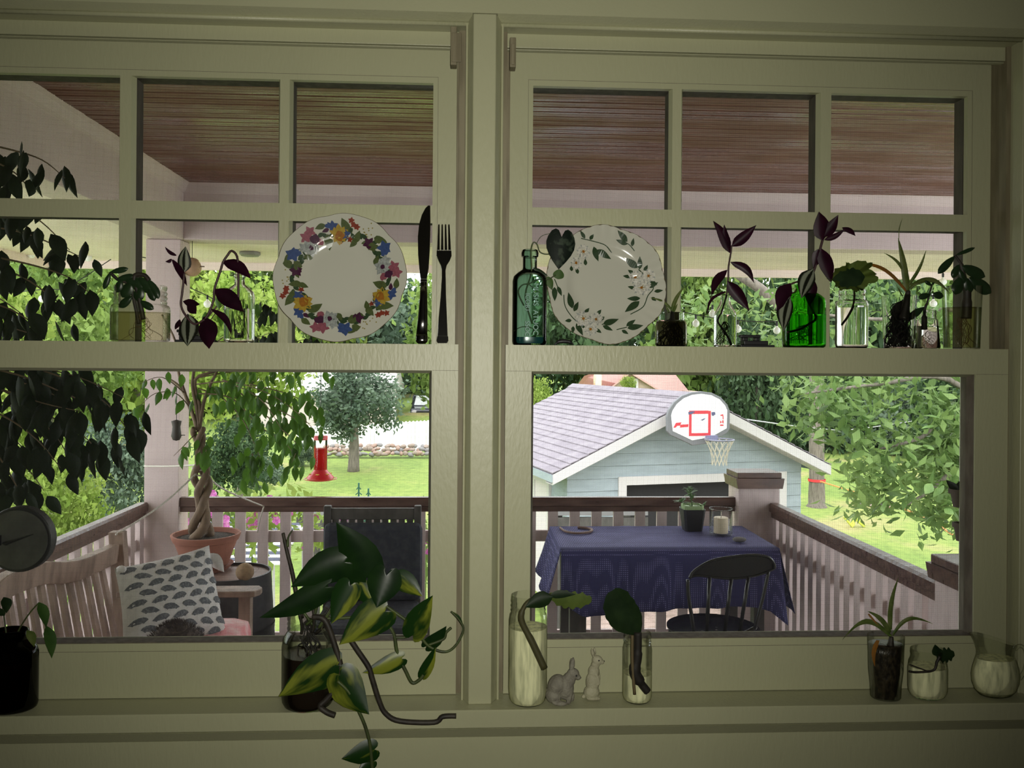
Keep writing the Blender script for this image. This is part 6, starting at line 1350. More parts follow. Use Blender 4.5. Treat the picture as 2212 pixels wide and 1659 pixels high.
for L_ in ((900, 375, 850, 300), (945, 385, 985, 330), (1020, 475, 1160, 560), (985, 450, 1035, 585), (1310, 400, 1215, 290), (1310, 425, 1200, 380), (1355, 445, 1370, 365), (1410, 650, 1285, 545), (1430, 665, 1430, 540), (1470, 690, 1505, 625), (1375, 700, 1320, 665), (1345, 735, 1270, 725), (910, 625, 905, 560), (770, 690, 765, 640), (835, 710, 815, 645), (1390, 850, 1315, 830), (1510, 850, 1600, 800), (1560, 890, 1645, 880), (1430, 950, 1305, 950), (1420, 980, 1280, 1085), (1535, 945, 1575, 985), (770, 1060, 735, 900), (785, 1090, 835, 985), (895, 1100, 940, 1045), (1015, 1110, 1055, 1060), (1040, 1165, 1085, 1130), (760, 1180, 695, 1190), (775, 1240, 765, 1310), (805, 1210, 865, 1330), (990, 1260, 1045, 1300), (1065, 1210, 1220, 1155), (1060, 1225, 1155, 1275), (1285, 1230, 1375, 1165), (1295, 1250, 1445, 1225), (1240, 1270, 1300, 1310), (600, 860, 600, 1000), (630, 850, 670, 945), (1480, 800, 1500, 760), (860, 1215, 880, 1260), (1530, 780, 1590, 830)):
    L2 = math.hypot(L_[2] - L_[0], L_[3] - L_[1]); pleaf(m, on, *cvt(L_[0], L_[1]), *cvt(L_[2], L_[3]), max(36, L2 * .40) / 575, 'dleaf')
for x, y, r in ((885, 500, 62), (815, 610, 52), (1390, 740, 60), (1510, 735, 60), (1445, 845, 72), (875, 1160, 76), (1000, 1160, 60), (940, 1265, 58)):
    cx, cz = cvt(x, y); r *= 1.25; star(m, on, cx, cz, r / 575, 'cream', 6, .0015, .3 + x, .75); star(m, on, cx, cz, r / 575 * .95, 'white', 6, .0013, .8 + x, .4); blob(m, on, cx, cz, [(14 / 575 * math.cos(k), 14 / 575 * math.sin(k)) for k in range(6)], 'orange', .0019); star(m, on, cx, cz, r / 575 * .42, 'gold', 6, .0017, .1 + x, .2)
for q in ([(860, 375), (1010, 405), (1100, 435), (1165, 500)], [(1260, 390), (1330, 430), (1380, 490)], [(1420, 665), (1500, 760), (1555, 850), (1500, 930), (1450, 1040), (1330, 1110)], [(690, 930), (700, 1040), (760, 1140), (830, 1200), (900, 1200)], [(1050, 1215), (1130, 1190)], [(1190, 1265), (1290, 1240)], [(600, 780), (640, 880)]):
    P = spline([Vector((*cvt(*k), 0)) for k in q], 5)
    for a, b in zip(P, P[1:]):
        d = (b - a).normalized() * 4.5 / 575; n_ = Vector((-d.y, d.x)); m.add([on(a.x + n_.x, a.y + n_.y), on(a.x - n_.x, a.y - n_.y), on(b.x - n_.x, b.y - n_.y), on(b.x + n_.x, b.y + n_.y)], [(0, 1, 2, 3)], mi=CK.index('dleaf'))
obj('jasmine_print', m, CML, pl2)['label'] = 'printed jasmine sprigs'
# knife and fork leaning on the sash
STEEL = mat('stainless_steel', (.32, .31, .30), .16, metal=1.0); YKf = 1.478
lean_y = lambda v: 1.4945 - (v - 443) / 298 * .050
def cut(t, outline, y0, y1, nm):
    m = MB(); d0 = y0 - YKf; m.prism(outline, lambda u, v: A(u, v, lean_y(v) + d0), lambda u, v: A(u, v, lean_y(v) + d0) + Vector((0, y1 - y0, 0))); return obj(nm, m, STEEL, t, fix=True, bevel=.0008)
kn = thing('dinner_knife', 'steel dinner knife standing upright beside floral plate', 'knife', A(912, 741, YKf))
cut(kn, [(929.5, 444), (925, 443.5), (919, 449), (911, 464), (905, 485), (902.5, 510), (903, 550), (906, 585), (908.5, 603), (922, 603), (926, 580), (928.5, 540), (930, 490)], YKf, YKf + .0018, 'blade')
cut(kn, [(908, 603), (922.5, 603), (922.5, 609), (908, 609)], YKf - .002, YKf + .004, 'bolster')
m = MB(); s = YKf / F
for nm, P in (('handle', [(915.5, 610, 7), (915, 640, 8), (913, 690, 10.5), (911, 724, 12)]), ('end_cap', [(911, 725, 12.4), (911, 728, 12.8), (911, 731, 12.2), (911, 734, 12.8), (911, 738, 12), (911, 741, 9)])):
    m = MB(); m.tube([A(u, v, lean_y(v) + .001) for u, v, r in P], [r * s for u, v, r in P], 14); zk = lambda z: lean_y(785 - (z - ZC) * F / YKf) + .001
    m.v = [(x, zk(z) + (y - zk(z)) * .5, max(z, ZS)) for x, y, z in m.v]; obj(nm, m, STEEL, kn, True)
fk = thing('dinner_fork', 'steel dinner fork standing upright against the sash stile', 'fork', A(957, 742, YKf))
for k in range(4):
    x0 = 944.5 + k * 8; xt = 946.5 + k * 7.2
    cut(fk, [(x0, 541), (x0 + 5.6, 541), (xt + 3.2, 486), (xt + 1.6, 483), (xt, 486)], YKf, YKf + .0018, 'tine')
cut(fk, [(943.5, 541), (975, 541), (975.5, 553), (971, 564), (965, 573), (962.5, 584), (963.5, 640), (966, 700), (967, 726), (945.5, 726), (947.5, 690), (952, 640), (954.5, 600), (954.5, 584), (952, 573), (947, 563), (943, 552)], YKf, YKf + .0022, 'handle')
cut(fk, [(944.5, 726), (968, 726), (968.5, 736), (966, 741), (946, 741), (943.5, 736)], YKf - .001, YKf + .0032, 'end_cap')
# aqua bottle with satin vine
t, c, s = vessel('aqua_bottle', 'antique aqua embossed bottle with vine on right rail', 'bottle', 1143.5, ZS, YSH - .002, [(32, 0), (36, 3), (37, 9), (37, 138), (35, 148), (26, 157), (16.5, 163), (15, 168), (15, 190), (18, 192), (18.5, 199), (16, 206), (13, 207)], AQUA, 17, mat('dark_teal_water', (.01, .05, .05), .2), ky=.9, sq=3.0)
EMB = mat('embossed_aqua_highlight', (.26, .42, .36), .15)
def emboss(txt, u, v, h, col):
    fc = bpy.data.curves.new('embossed_text', 'FONT'); fc.body = txt; fc.size = h; fc.extrude = .0005; fc.align_x = 'CENTER'; fc.align_y = 'CENTER'
    tmp = bpy.data.objects.new('tmp_text', fc); COL.objects.link(tmp); dg = bpy.context.evaluated_depsgraph_get(); me = bpy.data.meshes.new_from_object(tmp.evaluated_get(dg)); bpy.data.objects.remove(tmp)
    me.materials.clear(); me.materials.append(col); p = A(u, v, YSH - .035)
    o = bpy.data.objects.new('embossed_lettering', me); COL.objects.link(o); o.parent = t; o.matrix_local = Matrix.Translation(p - wl(t)) @ Matrix.Rotation(math.pi / 2, 4, 'Y') @ Matrix.Rotation(math.pi / 2, 4, 'X'); return o
emboss('MUSHS  ATUOC', 1157, 668, .0125, EMB); emboss('ICOBT     SSOC', 1139, 680, .011, EMB)
p = plant('satin_vine', 'silver-flecked heart leaf vine growing from the aqua bottle', 1145, 620, YSH); Yv = YSH - .018
ST(p, [(1150, 700), (1135, 640), (1148, 590), (1147, 545), (1152, 524), (1160, 528), (1166, 544), (1180, 549), (1196, 545), (1204, 530), (1213, 513)], 1.5, POST, Yv, sp=4); ST(p, [(1158, 528), (1170, 510), (1195, 503)], .7, POST, Yv)
ST(p, [(1132, 660), (1120, 632), (1128, 616), (1145, 612), (1160, 604), (1182, 604), (1200, 594)], 1.4, POST, Yv); ST(p, [(1140, 612), (1158, 626), (1175, 640), (1172, 655)], .8, POST, Yv); ST(p, [(1110, 715), (1128, 706), (1150, 709), (1166, 725)], 1.0, POST, Yv)
LF(p, (1213, 512), (1207, 582), 64, SILV, Yv - .01, -.004, 'heart', lobes=.26, cup=.2, rows=16); LF(p, (1209, 582), (1205, 603), 25, AFRI, Yv, 0, 'round'); LF(p, (1183, 597), (1193, 627), 17, AFRI, Yv, 0, 'ovate'); LF(p, (1152, 579), (1184, 596), 10, AFRD, Yv, 0, 'lance')
m = MB(); m.tube([A(u, v, YSH - .02) for u, v in ((1198, 745.5), (1205, 739), (1217, 737), (1230, 738.5), (1239, 744))], [2 * s, 4 * s, 4.4 * s, 4 * s, 1.5 * s], 8, sp=4); m.v = [(x, y, max(z, ZS)) for x, y, z in m.v]; tag(obj('dried_pod', m, BLK, smooth=True), 'small curled black pod lying before the jasmine plate', 'pod')
# small jar with spider plantlet
t, c, s = vessel('baby_food_jar', 'small squat jar of yellowish water and roots', 'jar', 1449.5, ZS, YSH - .002, [(30, 0), (34, 3), (34.5, 8), (34.5, 46), (32, 54), (28.5, 57), (29.5, 60), (28.3, 63), (29.5, 67), (28.3, 70), (29, 74)], CLEAR, 54, WATERY, ky=.95)
p = plant('spider_plantlet', 'spider plantlet rooted in the small squat jar', 1450, 700, YSH); roots(p, c, s, 28, 6, 62, 34, ROOTD, .9, 2, .8)
for b, t_, w_, be in (((1452, 672), (1479, 619), 9, 4), ((1451, 668), (1404, 643), 6, -6), ((1455, 674), (1464, 656), 5, 0), ((1446, 676), (1438, 660), 5, 0)): LF(p, b, t_, w_, SPID, YSH - .01, 0, 'strap', be, fold=.3)
ST(p, [(1452, 700), (1452, 670)], [7, 3], DKST, YSH - .005, 'crown')
# bud vase with purple stem
t, c, s = vessel('bud_vase', 'narrow-necked clear bud vase with purple stem', 'vase', 1566, ZS, YSH, [(22, 0), (24, 2), (24.5, 6), (24.5, 66), (23.5, 73), (18, 84), (13, 93), (10.8, 101), (10.5, 109), (13, 113)], CLEAR, 70, ky=1.0)
p = plant('purple_cutting', 'upright purple leaved cutting standing in the bud vase', 1570, 700, YSH); Yq = YSH - .006
ST(p, [(1577, 744), (1572, 729), (1560, 708), (1552, 694), (1558, 677), (1566, 650), (1570, 633), (1573, 604), (1574, 575), (1579, 545), (1580, 530)], 2.0, PSTEM, Yq, sp=4); roots(p, c, s, 21, 6, 55, 18, ROOT, .45, 9, .9)
for b, t_, w_, be, mt in (((1577, 546), (1541, 477), 25, -6, PURP), ((1577, 534), (1565, 485), 17, 3, PURP), ((1581, 532), (1634, 486), 25, -2, PURP), ((1578, 566), (1629, 612), 20, 13, PURP), ((1571, 583), (1537, 640), 20, -7, PURP), ((1571, 607), (1619, 672), 30, 3, PURP), ((1567, 630), (1529, 688), 7, -16, PURP)):
    LF(p, b, t_, w_, mt, Yq - .004, -.012, 'ovate' if w_ > 12 else 'strap', be, fold=.3)
# green bottle
t, c, s = vessel('green_bottle', 'wide bright green glass bottle with striped leaves', 'bottle', 1736.5, ZS, YSH, [(41, 0), (45, 3), (46, 9), (46, 98), (44, 108), (33, 117), (22, 123), (19, 130), (21, 133), (21, 139)], GREEN, 72, realglass('green_tinted_water', (.55, .93, .35), 1.33), ky=.70, sq=2.6)
p = plant('striped_wandering_plant', 'silver striped purple plant spilling from the green bottle', 1740, 640, YSH); Yq = YSH - .012
ST(p, [(1700, 718), (1725, 712), (1745, 700), (1760, 685), (1741, 640), (1743, 612), (1752, 596), (1759, 583), (1766, 559), (1774, 530), (1778, 515)], 2.6, PSTEM, Yq, sp=4); ST(p, [(1736, 640), (1730, 612), (1722, 609), (1708, 614)], 2.2, PSTEM, Yq)
roots(p, c, s, 40, 16, 50, 22, ROOTD, .4, 12, .6)
for b, t_, w_, be, mt, dy in (((1777, 519), (1769, 457), 40, -5, PURP, -.01), ((1779, 512), (1811, 464), 26, -3, PURP, -.01), ((1781, 518), (1826, 494), 13, -4, PURP, -.01), ((1820, 491), (1848, 510), 14, 4, PURP, -.015), ((1768, 538), (1757, 580), 24, 3, PURP, .005), ((1774, 537), (1796, 612), 34, 4, PURP, -.008), ((1757, 581), (1731, 645), 39, -3, PSTR, -.015), ((1759, 606), (1748, 662), 26, 0, PURP, .0), ((1708, 612), (1680, 672), 36, -3, PURP, -.01), ((1706, 640), (1693, 716), 38, -4, PSTR, -.02)):
    LF(p, b, t_, w_, mt, Yq - .006, dy, 'ovate', be, fold=.2)
# jar with geranium leaf
t, c, s = vessel('threaded_jar', 'clear threaded jar holding one ruffled green leaf', 'jar', 1839.5, ZS, YSH, [(31, 0), (33.5, 3), (34.5, 8), (34.5, 96), (32, 103), (27.5, 106), (28.5, 109), (27, 112), (28.7, 116), (27, 119), (28.7, 123), (27.5, 129)], CLEAR, 92, ky=.95)
p = plant('geranium_cutting', 'single ruffled geranium leaf cutting over the threaded jar', 1842, 680, YSH); ST(p, [(1820, 702), (1833, 683), (1844, 655), (1845, 625), (1840, 600)], [2.4, 2.0], mat('rusty_stem', (.16, .08, .03), .6), YSH - .006)
m = MB(); rr = random.Random(4); cen = A(1838, 600, YSH - .02); n = 56; ring = []; inner = []
for k in range(n):
    a = 2 * math.pi * k / n; rx, rz = 50, 34; q = 1 + .07 * math.sin(a * 11) + .05 * math.sin(a * 23 + 1) - .25 * max(0, math.cos(a - 4.2)) ** 8; v_ = Vector((math.cos(a) * rx * q * s, -.010 + .012 * math.sin(a * 5), math.sin(a) * rz * q * s + .006 * math.cos(a))); ring.append(cen + v_); inner.append(cen + v_ * .5 + Vector((0, .006, 0)))
m.add(ring + inner + [cen + Vector((0, .008, 0))], [(k, (k + 1) % n, n + (k + 1) % n, n + k) for k in range(n)] + [(n + k, n + (k + 1) % n, 2 * n) for k in range(n)]); obj('leaf', m, GERA, p, True)
m = MB(); m.leaf(A(1800, 604, YSH - .03), A(1868, 598, YSH - .03), 44 * s, (0, -1, 0), prof='round', cren=.12, rows=16); obj('leaf', m, AFRD, p, True)
# tumbler of roots with spider plant
t, c, s = vessel('root_tumbler', 'clear tumbler packed with dark roots on right rail', 'tumbler', 1941.5, ZS, YSH, [(30, 0), (31, 2), (31.5, 20), (34, 22), (34, 60), (36, 90), (37.5, 117)], CLEAR, 0, ky=.9)
p = plant('spider_plant', 'spider plant with arching leaves in the root tumbler', 1955, 700, YSH); roots(p, c, s, 30, 4, 108, 70, ROOTD, 1.25, 15, .8, top=12, curl=.6); Yq = YSH - .008
ST(p, [(1952, 690), (1958, 655), (1962, 628)], [11, 5], DKST, Yq, 'crown')
for b, t_, w_, be, mt in (((1962, 630), (1940, 513), 17, -3, SPID), ((1942, 518), (1950, 471), 2, 3, SPID), ((1964, 615), (2001, 539), 8, -5, SPID), ((1960, 602), (1909, 546), 8, -10, SPID), ((1966, 618), (2054, 636), 13, 24, SPID), ((1966, 625), (1990, 612), 5, 3, SPID), ((1958, 628), (1832, 571), 9, -24, ORNG), ((1950, 640), (1938, 618), 4, 0, SPID)):
    LF(p, b, t_, w_, mt, Yq, -.01, 'strap', be, fold=.35, rows=12)
# salt shaker with jade
t, c, s = vessel('shaker_bottle', 'small glass shaker bottle between the two tumblers', 'bottle', 2003, ZS, YSH, [(23.5, 0), (25, 2), (20, 64), (17, 67), (17.8, 70), (16.6, 73), (17.8, 77), (16.6, 80), (17, 85)], CLEAR, 50, ky=1.0, sq=2.5)
p = plant('small_jade_sprig', 'little jade sprig growing out of the shaker bottle', 2003, 690, YSH); ST(p, [(1997, 712), (1997, 690), (1998, 668), (2004, 650), (2013, 616)], [6, 3, 2], DKST, YSH - .006)
for b, t_, w_ in (((2010, 636), (1984, 643), 14), ((2015, 635), (2038, 640), 17), ((2013, 617), (1998, 607), 9), ((1996, 664), (1960, 690), 17), ((2013, 616), (2018, 609), 6)): LF(p, b, t_, w_, JADE, YSH - .01, 0, 'round', thick=2.5, cup=.1)
roots(p, c, s, 18, 6, 40, 4, ROOT, .4, 4)
# tumbler with jade
t, c, s = vessel('clear_tumbler', 'large clear tumbler half full of water at right end', 'tumbler', 2077.5, ZS, YSH, [(37, 0), (38.5, 2), (40, 60), (41.5, 100), (43.5, 139)], TGL, 92, THW, ky=.78)
p = plant('jade_plant', 'dark round leaved jade plant in the large tumbler', 2085, 690, YSH); ST(p, [(2087, 688), (2088, 660), (2088, 625), (2080, 590), (2074, 568), (2063, 552)], [12, 10, 6, 3], DKST, YSH - .006)
for b, t_, w_ in (((2066, 551), (2106, 535), 9), ((2062, 554), (2026, 591), 18), ((2072, 572), (2057, 600), 17), ((2078, 575), (2128, 598), 27), ((2077, 598), (2063, 636), 27), ((2094, 600), (2141, 633), 31), ((2086, 600), (2098, 632), 22), ((2070, 580), (2086, 612), 16)): LF(p, b, t_, w_, JADE, YSH - .012, 0, 'round', thick=4, cup=.08)
roots(p, c, s, 34, 8, 80, 14, ROOT, .5, 21, .7, top=8)
# ---------------------------------------------------------------- stool things
ZT = ZSILL + .0004
t, c, s = vessel('amber_bottle', 'dark amber bottle at the left end of stool', 'bottle', 22, ZT, YSI - .0, [(48, 0), (53, 4), (55, 12), (55, 118), (51, 130), (40, 138), (34, 144), (36, 148), (36, 163), (33, 166)], AMB, 105, mat('brown_dark_water', (.012, .006, .003), .3), ky=.74, vref=1510)
p = plant('ivy_cutting', 'bright green cutting in the amber bottle', 30, 1420, YSI); Yq = YSI - .01
ST(p, [(30, 1430), (35, 1375), (60, 1330), (84, 1302)], 1.6, POST, Yq); ST(p, [(84, 1302), (98, 1350), (106, 1375)], 1.4, POST, Yq); ST(p, [(25, 1420), (15, 1380), (5, 1300)], 1.5, POST, Yq)
for b, t_, w_, mt in (((84, 1301), (100, 1356), 24, AFRI), ((100, 1352), (112, 1422), 26, AFRI), ((8, 1290), (14, 1325), 24, AFRD), ((22, 1388), (2, 1432), 32, AFRD), ((58, 1362), (74, 1398), 20, SPID), ((10, 1330), (-8, 1310), 18, AFRD)): LF(p, b, t_, w_, mt, Yq - .008, -.006, 'ovate', 3)
# mason jar with pothos
t, c, s = vessel('mason_jar', 'pint mason jar under the variegated pothos', 'jar', 665.5, ZT, YSI, [(44, 0), (50, 4), (54, 12), (55, 24), (55, 128), (52, 146), (46, 156), (43, 161), (45, 166), (43, 171), (45, 176), (43, 181), (45, 187), (43.5, 200)], thinglass('dim_jar_glass', (.90, .91, .89), (.3, .31, .26), 3.5, refl=.5), 112, mat('murky_water', (.016, .011, .007), .2), vref=1520)
p = plant('pothos', 'variegated pothos tumbling out of the mason jar', 665, 1400, YSI); q = lambda x, y: (540 + x / 2.967, 1100 + y / 2.967); Yq = YSI - .03
def PO(b, t_, w_, mt=POTH, be=0, y=Yq, dy=-.01, lob=.14, **k): k['rows'] = 15; LF(p, q(*b), q(*t_), w_ / 2.967, mt, y, dy, 'heart', be / 2.967, lobes=lob, cup=.22, **k)
PO((745, 435), (552, 82), 262, POTD, -20); PO((605, 340), (262, 500), 225, POTD, -20, Yq - .004); PO((480, 500), (58, 696), 165, POTD, 25, Yq - .008); PO((872, 425), (812, 632), 222, POTD, 0, Yq - .02, lob=.3); PO((945, 440), (1108, 560), 135, POTH, 8, Yq + .012)
PO((640, 490), (520, 735), 175, POTH, 0, Yq - .008); PO((700, 490), (805, 628), 120, POTH); PO((470, 470), (350, 545), 110, POTD, 0, Yq + .01); PO((865, 655), (575, 868), 235, POTH, -14, Yq - .016); PO((1045, 806), (1172, 552), 165, POTH, 12, Yq - .006); PO((1132, 878), (1260, 748), 92, POTD, -14, Yq + .004)
PO((968, 958), (722, 1048), 118, POTH, 10, Yq - .004); PO((1108, 1064), (1188, 880), 78, POTH, -8); PO((560, 1000), (183, 1202), 245, POTH, -16, Yq - .022); PO((578, 1062), (765, 1315), 232, POTH, -22, Yq - .028); PO((798, 1540), (588, 1600), 150, POTH, 8, Yq - .03); PO((790, 1615), (690, 1690), 90, POTH, 0, Yq - .028); PO((440, 590), (375, 650), 50, POTD)
def PS(pts, r, mt=POST, y=Yq, nm='vine', dy=0.0): ST(p, [q(*k) for k in pts], [a / 2.967 for a in r] if isinstance(r, tuple) else r / 2.967, mt, y, nm, dy)
PS([(640, 830), (690, 905), (760, 1010), (785, 1090), (830, 1235), (870, 1310), (960, 1358), (1180, 1366), (1235, 1330), (1322, 1326)], 17, DKST, Yq - .012); PS([(400, 690), (480, 710), (540, 860), (585, 1030), (560, 1130), (490, 1220), (450, 1262), (490, 1300), (545, 1322)], 19, DKST, Yq - .01, dy=-.02); PS([(560, 1100), (640, 1180), (705, 1310), (742, 1400), (770, 1510), (785, 1680)], 11, POST, Yq - .03)
PS([(780, 560), (860, 700), (922, 800), (940, 900), (966, 970), (1000, 1040), (1040, 1112), (1085, 1095), (1112, 1062)], 11); PS([(820, 580), (900, 640), (1010, 720), (1085, 805), (1150, 880), (1250, 914), (1320, 872), (1368, 775), (1345, 715), (1290, 655)], (12, 6), POST, Yq + .0); PS([(1140, 872), (1240, 832), (1258, 790), (1290, 760)], 9); PS([(930, 822), (990, 822), (1040, 802)], 8)
PS([(330, 700), (300, 560), (270, 400), (235, 260), (212, 152)], (17, 11), DKST, Yq + .02); PS([(240, 240), (246, 180), (272, 132)], (10, 4), POST, Yq + .02)
for k, (a, b) in enumerate((((420, 760), (330, 640)), ((400, 790), (400, 600)), ((440, 760), (610, 430)), ((420, 800), (690, 460)), ((360, 740), (430, 610)), ((330, 800), (310, 640)), ((470, 700), (860, 640)), ((450, 740), (590, 420)))): PS([a, ((a[0] + b[0]) / 2 + 12, (a[1] + b[1]) / 2 + 20), b], 10, DKST if k % 2 else POST, Yq + .014 - .004 * (k % 3), 'petiole')
LF(p, q(1290, 655), q(1368, 750), 20 / 2.967, POTH, Yq, 0, 'lance', 4); roots(p, c, s, 34, 100, 185, 14, ROOTD, 1.6, 8, .8)
# tall jar
t, c, s = vessel('tall_jar', 'tall clear jar of flash-lit water by the mullion', 'jar', 1139.5, ZT, YSI, [(32, 0), (36, 3), (39, 8), (41.5, 22), (42, 30), (42, 178), (40, 190), (37, 195), (38.5, 200), (36.5, 204), (38.5, 209), (36.5, 214), (38, 219), (36.5, 232)], TGL, 163, FLASHW, ky=.93, vref=1510)
p = plant('begonia_cutting', 'drooping begonia leaf cutting in the tall jar', 1140, 1360, YSI); Yq = YSI - .031
ST(p, [(1176, 1444), (1150, 1388), (1126, 1338), (1136, 1306), (1160, 1290), (1190, 1286)], [8, 7, 5, 4], mat('olive_stalk', (.055, .05, .015), .6), Yq, 'stalk'); roots(p, c, s, 38, 20, 150, 40, mat('pale_root', (.42, .40, .20), .8), .5, 31, .95, top=-8, curl=.5)
LF(p, (1194, 1289), (1134, 1312), 36, AFRD, Yq - .006, -.004, 'ovate', -2, cup=.4); LF(p, (1184, 1286), (1278, 1296), 36, GERA, Yq + .008, .0, 'fan', -6, cren=.2, rows=18, cup=.2); LF(p, (1186, 1287), (1245, 1284), 18, AFRD, Yq + .004, 0, 'ovate', 2)
# rabbits
RAB = mat('grey_rabbit_resin', (.25, .235, .18), .75, c2=(.17, .155, .12), nscale=70, bump=.8, bscale=260); RABP = mat('pale_rabbit_resin', (.42, .40, .27), .7, c2=(.34, .32, .21), nscale=60, bump=.7, bscale=260)
def rabbit(name, label, parts, ears, eye, nose, mt, Y, vox=.0011):
    g = lambda x, y, d=0.0: A(1060 + x / 5.185, 1240 + y / 5.185, Y) + Vector((0, d * Y / F / 5.185, 0)); k = Y / F / 5.185
    m = MB(); zlo = ZT
    for x, y, d, rx, ry, rz, ro in parts: m.ball(g(x, y, d), rx * k, ry * k, rz * k, 16, 12, rot=Matrix.Rotation(ro, 3, 'Y'))
    for x0, y0, x1, y1, d, r in ears:
        a, b = g(x0, y0, d), g(x1, y1, d); m.tube([a, a.lerp(b, .35), a.lerp(b, .7), b], [r * .6 * k, r * k, r * .8 * k, r * .2 * k], 10)
    dz = ZT - min(v_[2] for v_ in m.v); m.v = [(x, y, z + dz) for x, y, z in m.v]
    o = obj(name, m, mt, smooth=True); r_ = o.modifiers.new('remesh', 'REMESH'); r_.mode = 'VOXEL'; r_.voxel_size = vox; r_.use_smooth_shade = True; sm = o.modifiers.new('smooth', 'SMOOTH'); sm.factor = .5; sm.iterations = 4
    tag(o, label, 'figurine', 'rabbit figurines on the stool')
    for nm, (x, y, d, r) in (('eye', eye), ('nose', nose)):
        e = MB(); e.ball(g(x, y, d) + Vector((0, 0, dz)), r * k, r * k, r * k, 10, 8); obj(nm, e, BLK, o, True)
    return o
rabbit('rabbit_figurine', 'grey crouching rabbit figurine beside the tall jar', [(740, 1260, 0, 105, 95, 130, .35), (705, 1365, 0, 95, 95, 92, 0), (840, 1290, 0, 95, 80, 130, 0), (880, 1190, 0, 70, 62, 80, -.3), (925, 1125, 0, 70, 55, 62, .3), (975, 1165, 0, 38, 36, 32, .3), (770, 1432, -70, 90, 34, 28, .05), (875, 1400, -40, 30, 28, 62, .2), (915, 1395, 34, 28, 26, 66, 0), (880, 1340, -30, 36, 32, 80, .15), (650, 1330, 30, 40, 38, 38, 0)], [(900, 1085, 925, 935, -18, 32), (910, 1080, 905, 960, 22, 26)], (952, 1132, -46, 11), (1006, 1172, 0, 9), RAB, YSI - .01)
rabbit('rabbit_figurine', 'pale standing rabbit figurine with raised ears', [(1130, 1290, 0, 92, 70, 80, 0), (1140, 1180, 0, 78, 60, 120, -.05), (1155, 1060, 0, 66, 50, 80, 0), (1170, 990, 0, 48, 42, 55, 0), (1195, 935, 0, 64, 46, 56, .35), (1243, 952, 0, 32, 30, 26, .3), (1150, 1350, -30, 85, 34, 22, 0), (1150, 1350, 30, 85, 34, 22, 0), (1195, 1130, -42, 20, 16, 70, -.3), (1215, 1110, 36, 18, 16, 70, -.2), (1195, 1180, -40, 18, 15, 26, 0), (1040, 1340, 0, 24, 24, 24, 0)], [(1150, 890, 1128, 792, -16, 22), (1165, 890, 1168, 790, 16, 20)], (1206, 924, -42, 9), (1270, 945, 0, 8), RABP, YSI + .006)
# short jar with leaf
t, c, s = vessel('short_jar', 'slim jar with big upright leaf, centre of stool', 'jar', 1376, ZT, YSI + .002, [(26, 0), (29, 3), (31.5, 10), (32, 16), (32, 112), (30, 122), (28.5, 125), (30.5, 129), (28.5, 133), (30.5, 138), (29, 147)], TGL, 60, FLASHW, vref=1500)
p = plant('violet_leaf_cutting', 'broad dark upright leaf standing in the slim jar', 1378, 1440, YSI); Yq = YSI - .012
ST(p, [(1378, 1366), (1378, 1400), (1376, 1423), (1372, 1452), (1385, 1476), (1399, 1494)], [9, 11, 13, 9], ROOTD, Yq - .012, 'stalk'); ST(p, [(1366, 1372), (1366, 1430), (1371, 1500)], 3.5, mat('tan_stalk', (.12, .09, .04), .7), Yq - .018, 'stalk'); LF(p, (1380, 1370), (1322, 1276), 74, AFRD, Yq - .012, -.01, 'fan', 6, cren=.03, rows=18, cup=.25); roots(p, c, s, 28, 14, 52, 12, ROOTD, .6, 19, .8)
# dark tumbler with spider plant
t, c, s = vessel('soil_tumbler', 'dark root-filled tumbler on the stool', 'tumbler', 1913, ZT, YSI, [(31.5, 0), (33, 2), (34, 30), (37.5, 60), (38.5, 100), (40, 136)], TGL, 0, vref=1500, ky=.83)
m = MB(); m.lathe([(r * s, z * s) for r, z in [(.3, 3), (30.5, 3), (32, 30), (35.5, 60), (36.5, 100), (37.3, 118), (.3, 116)]], c, 36, .83); obj('root_mass', m, mat('wet_dark_roots', (.012, .010, .007), .35, c2=(.045, .035, .02), nscale=180, stretch=(1, 1, .5), bump=1.0), t, True)
p = plant('stool_spider_plant', 'spider plant arching from the dark stool tumbler', 1927, 1390, YSI); Yq = YSI - .012
for b, t_, w_, be, mt in (((1927, 1376), (1820, 1382), 13, -36, SPID), ((1924, 1366), (1874, 1320), 12, -7, SPID), ((1924, 1360), (1941, 1247), 12, 6, SPID), ((1929, 1372), (2016, 1348), 10, 24, SPID), ((1876, 1326), (1898, 1352), 5, 0, ORNG)): LF(p, b, t_, w_, mt, Yq, -.01, 'strap', be, fold=.35, rows=12)
ST(p, [(1924, 1395), (1926, 1375)], [8, 4], DKST, Yq, 'crown'); m = MB(); m.leaf(A(1897, 1383, Yq - .028), A(1890, 1440, Yq - .028), 11 * s, (0, -1, 0), bend=-6 * s, prof='strap'); obj('leaf', m, ORNG, p, True)
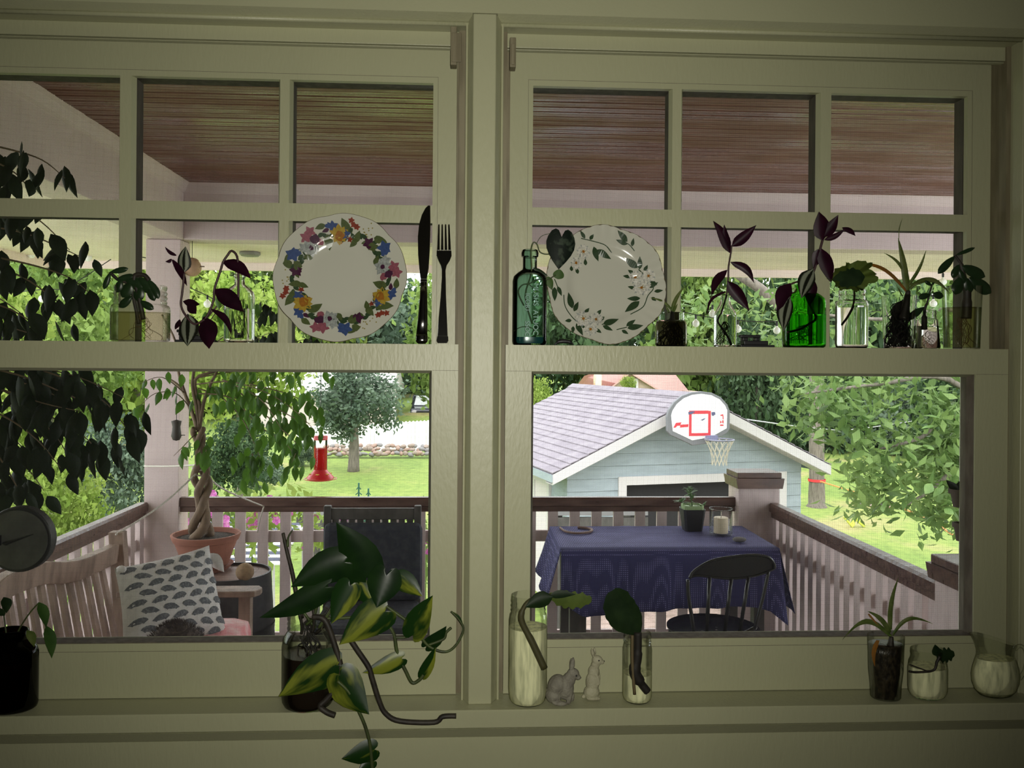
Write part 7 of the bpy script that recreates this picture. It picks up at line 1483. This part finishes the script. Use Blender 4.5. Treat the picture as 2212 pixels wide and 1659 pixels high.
# round small jar
t, c, s = vessel('squat_round_jar', 'squat round jar with small leaf on the stool', 'jar', 2003.5, ZT, YSI, [(30, 0), (37, 4), (42, 13), (43, 24), (43, 62), (41, 78), (37.5, 86), (37, 92), (38, 98), (37, 106)], TGL, 68, FLASHW, vref=1500, ky=.78)
p = plant('ivy_sprig', 'tiny dark leaf sprig in the squat round jar', 2020, 1420, YSI); Yq = YSI - .02
LF(p, (2024, 1420), (2062, 1412), 30, AFRD, Yq, 0, 'fan', 0, cren=.25, rows=14); LF(p, (2026, 1418), (2020, 1392), 20, AFRD, Yq, 0, 'ovate'); ST(p, [(2030, 1418), (2024, 1430), (2016, 1448), (1980, 1452), (1964, 1450)], [3, 2.4], DKST, Yq - .012); ST(p, [(2003, 1450), (1985, 1443), (1966, 1436)], 1.4, DKST, Yq - .012)
# round pitcher
Yc = YSI; s = Yc / F; pc_ = A(2150, 1500, Yc); c = Vector((pc_.x, Yc, ZT)); pit = thing('glass_pitcher', 'round glass cream pitcher with water at right end', 'pitcher', c)
prof = [(28, 0), (36, 3), (46, 14), (52, 30), (53.5, 46), (51, 62), (46, 78), (41, 90), (40, 98), (42, 112), (46, 126)]
m = MB(); m.lathe([(r * s, z * s) for r, z in shell(prof, 2.4)], c, 44, .62)
nv = []
for x, y, z in m.v:
    h = (z - c.z) / s; f = max(0, (h - 84) / 42); dx = (x - c.x) / s; left = max(0, -dx / 44)
    nv.append((x - f * left ** 3 * 12 * s, y, z + f * (-dx * .30) * s))
m.v = nv; obj('body', m, TGL, pit, True, auto=60)
m = MB(); m.lathe([(r * s, z * s) for r, z in [(.3, 4), (33, 4)] + [(r - 1.6, z) for r, z in prof if 8 < z < 84] + [(43, 84), (.3, 84)]], c, 40, .62); obj('water', m, FLASHW, pit, True, auto=60)
m = MB(); m.tube([c + Vector((x * s, -.004, z * s)) for x, z in ((41, 104), (52, 112), (64, 104), (68, 84), (64, 58), (52, 38))], 4.5 * s, 9, sp=5); obj('handle', m, TGL, pit, True)
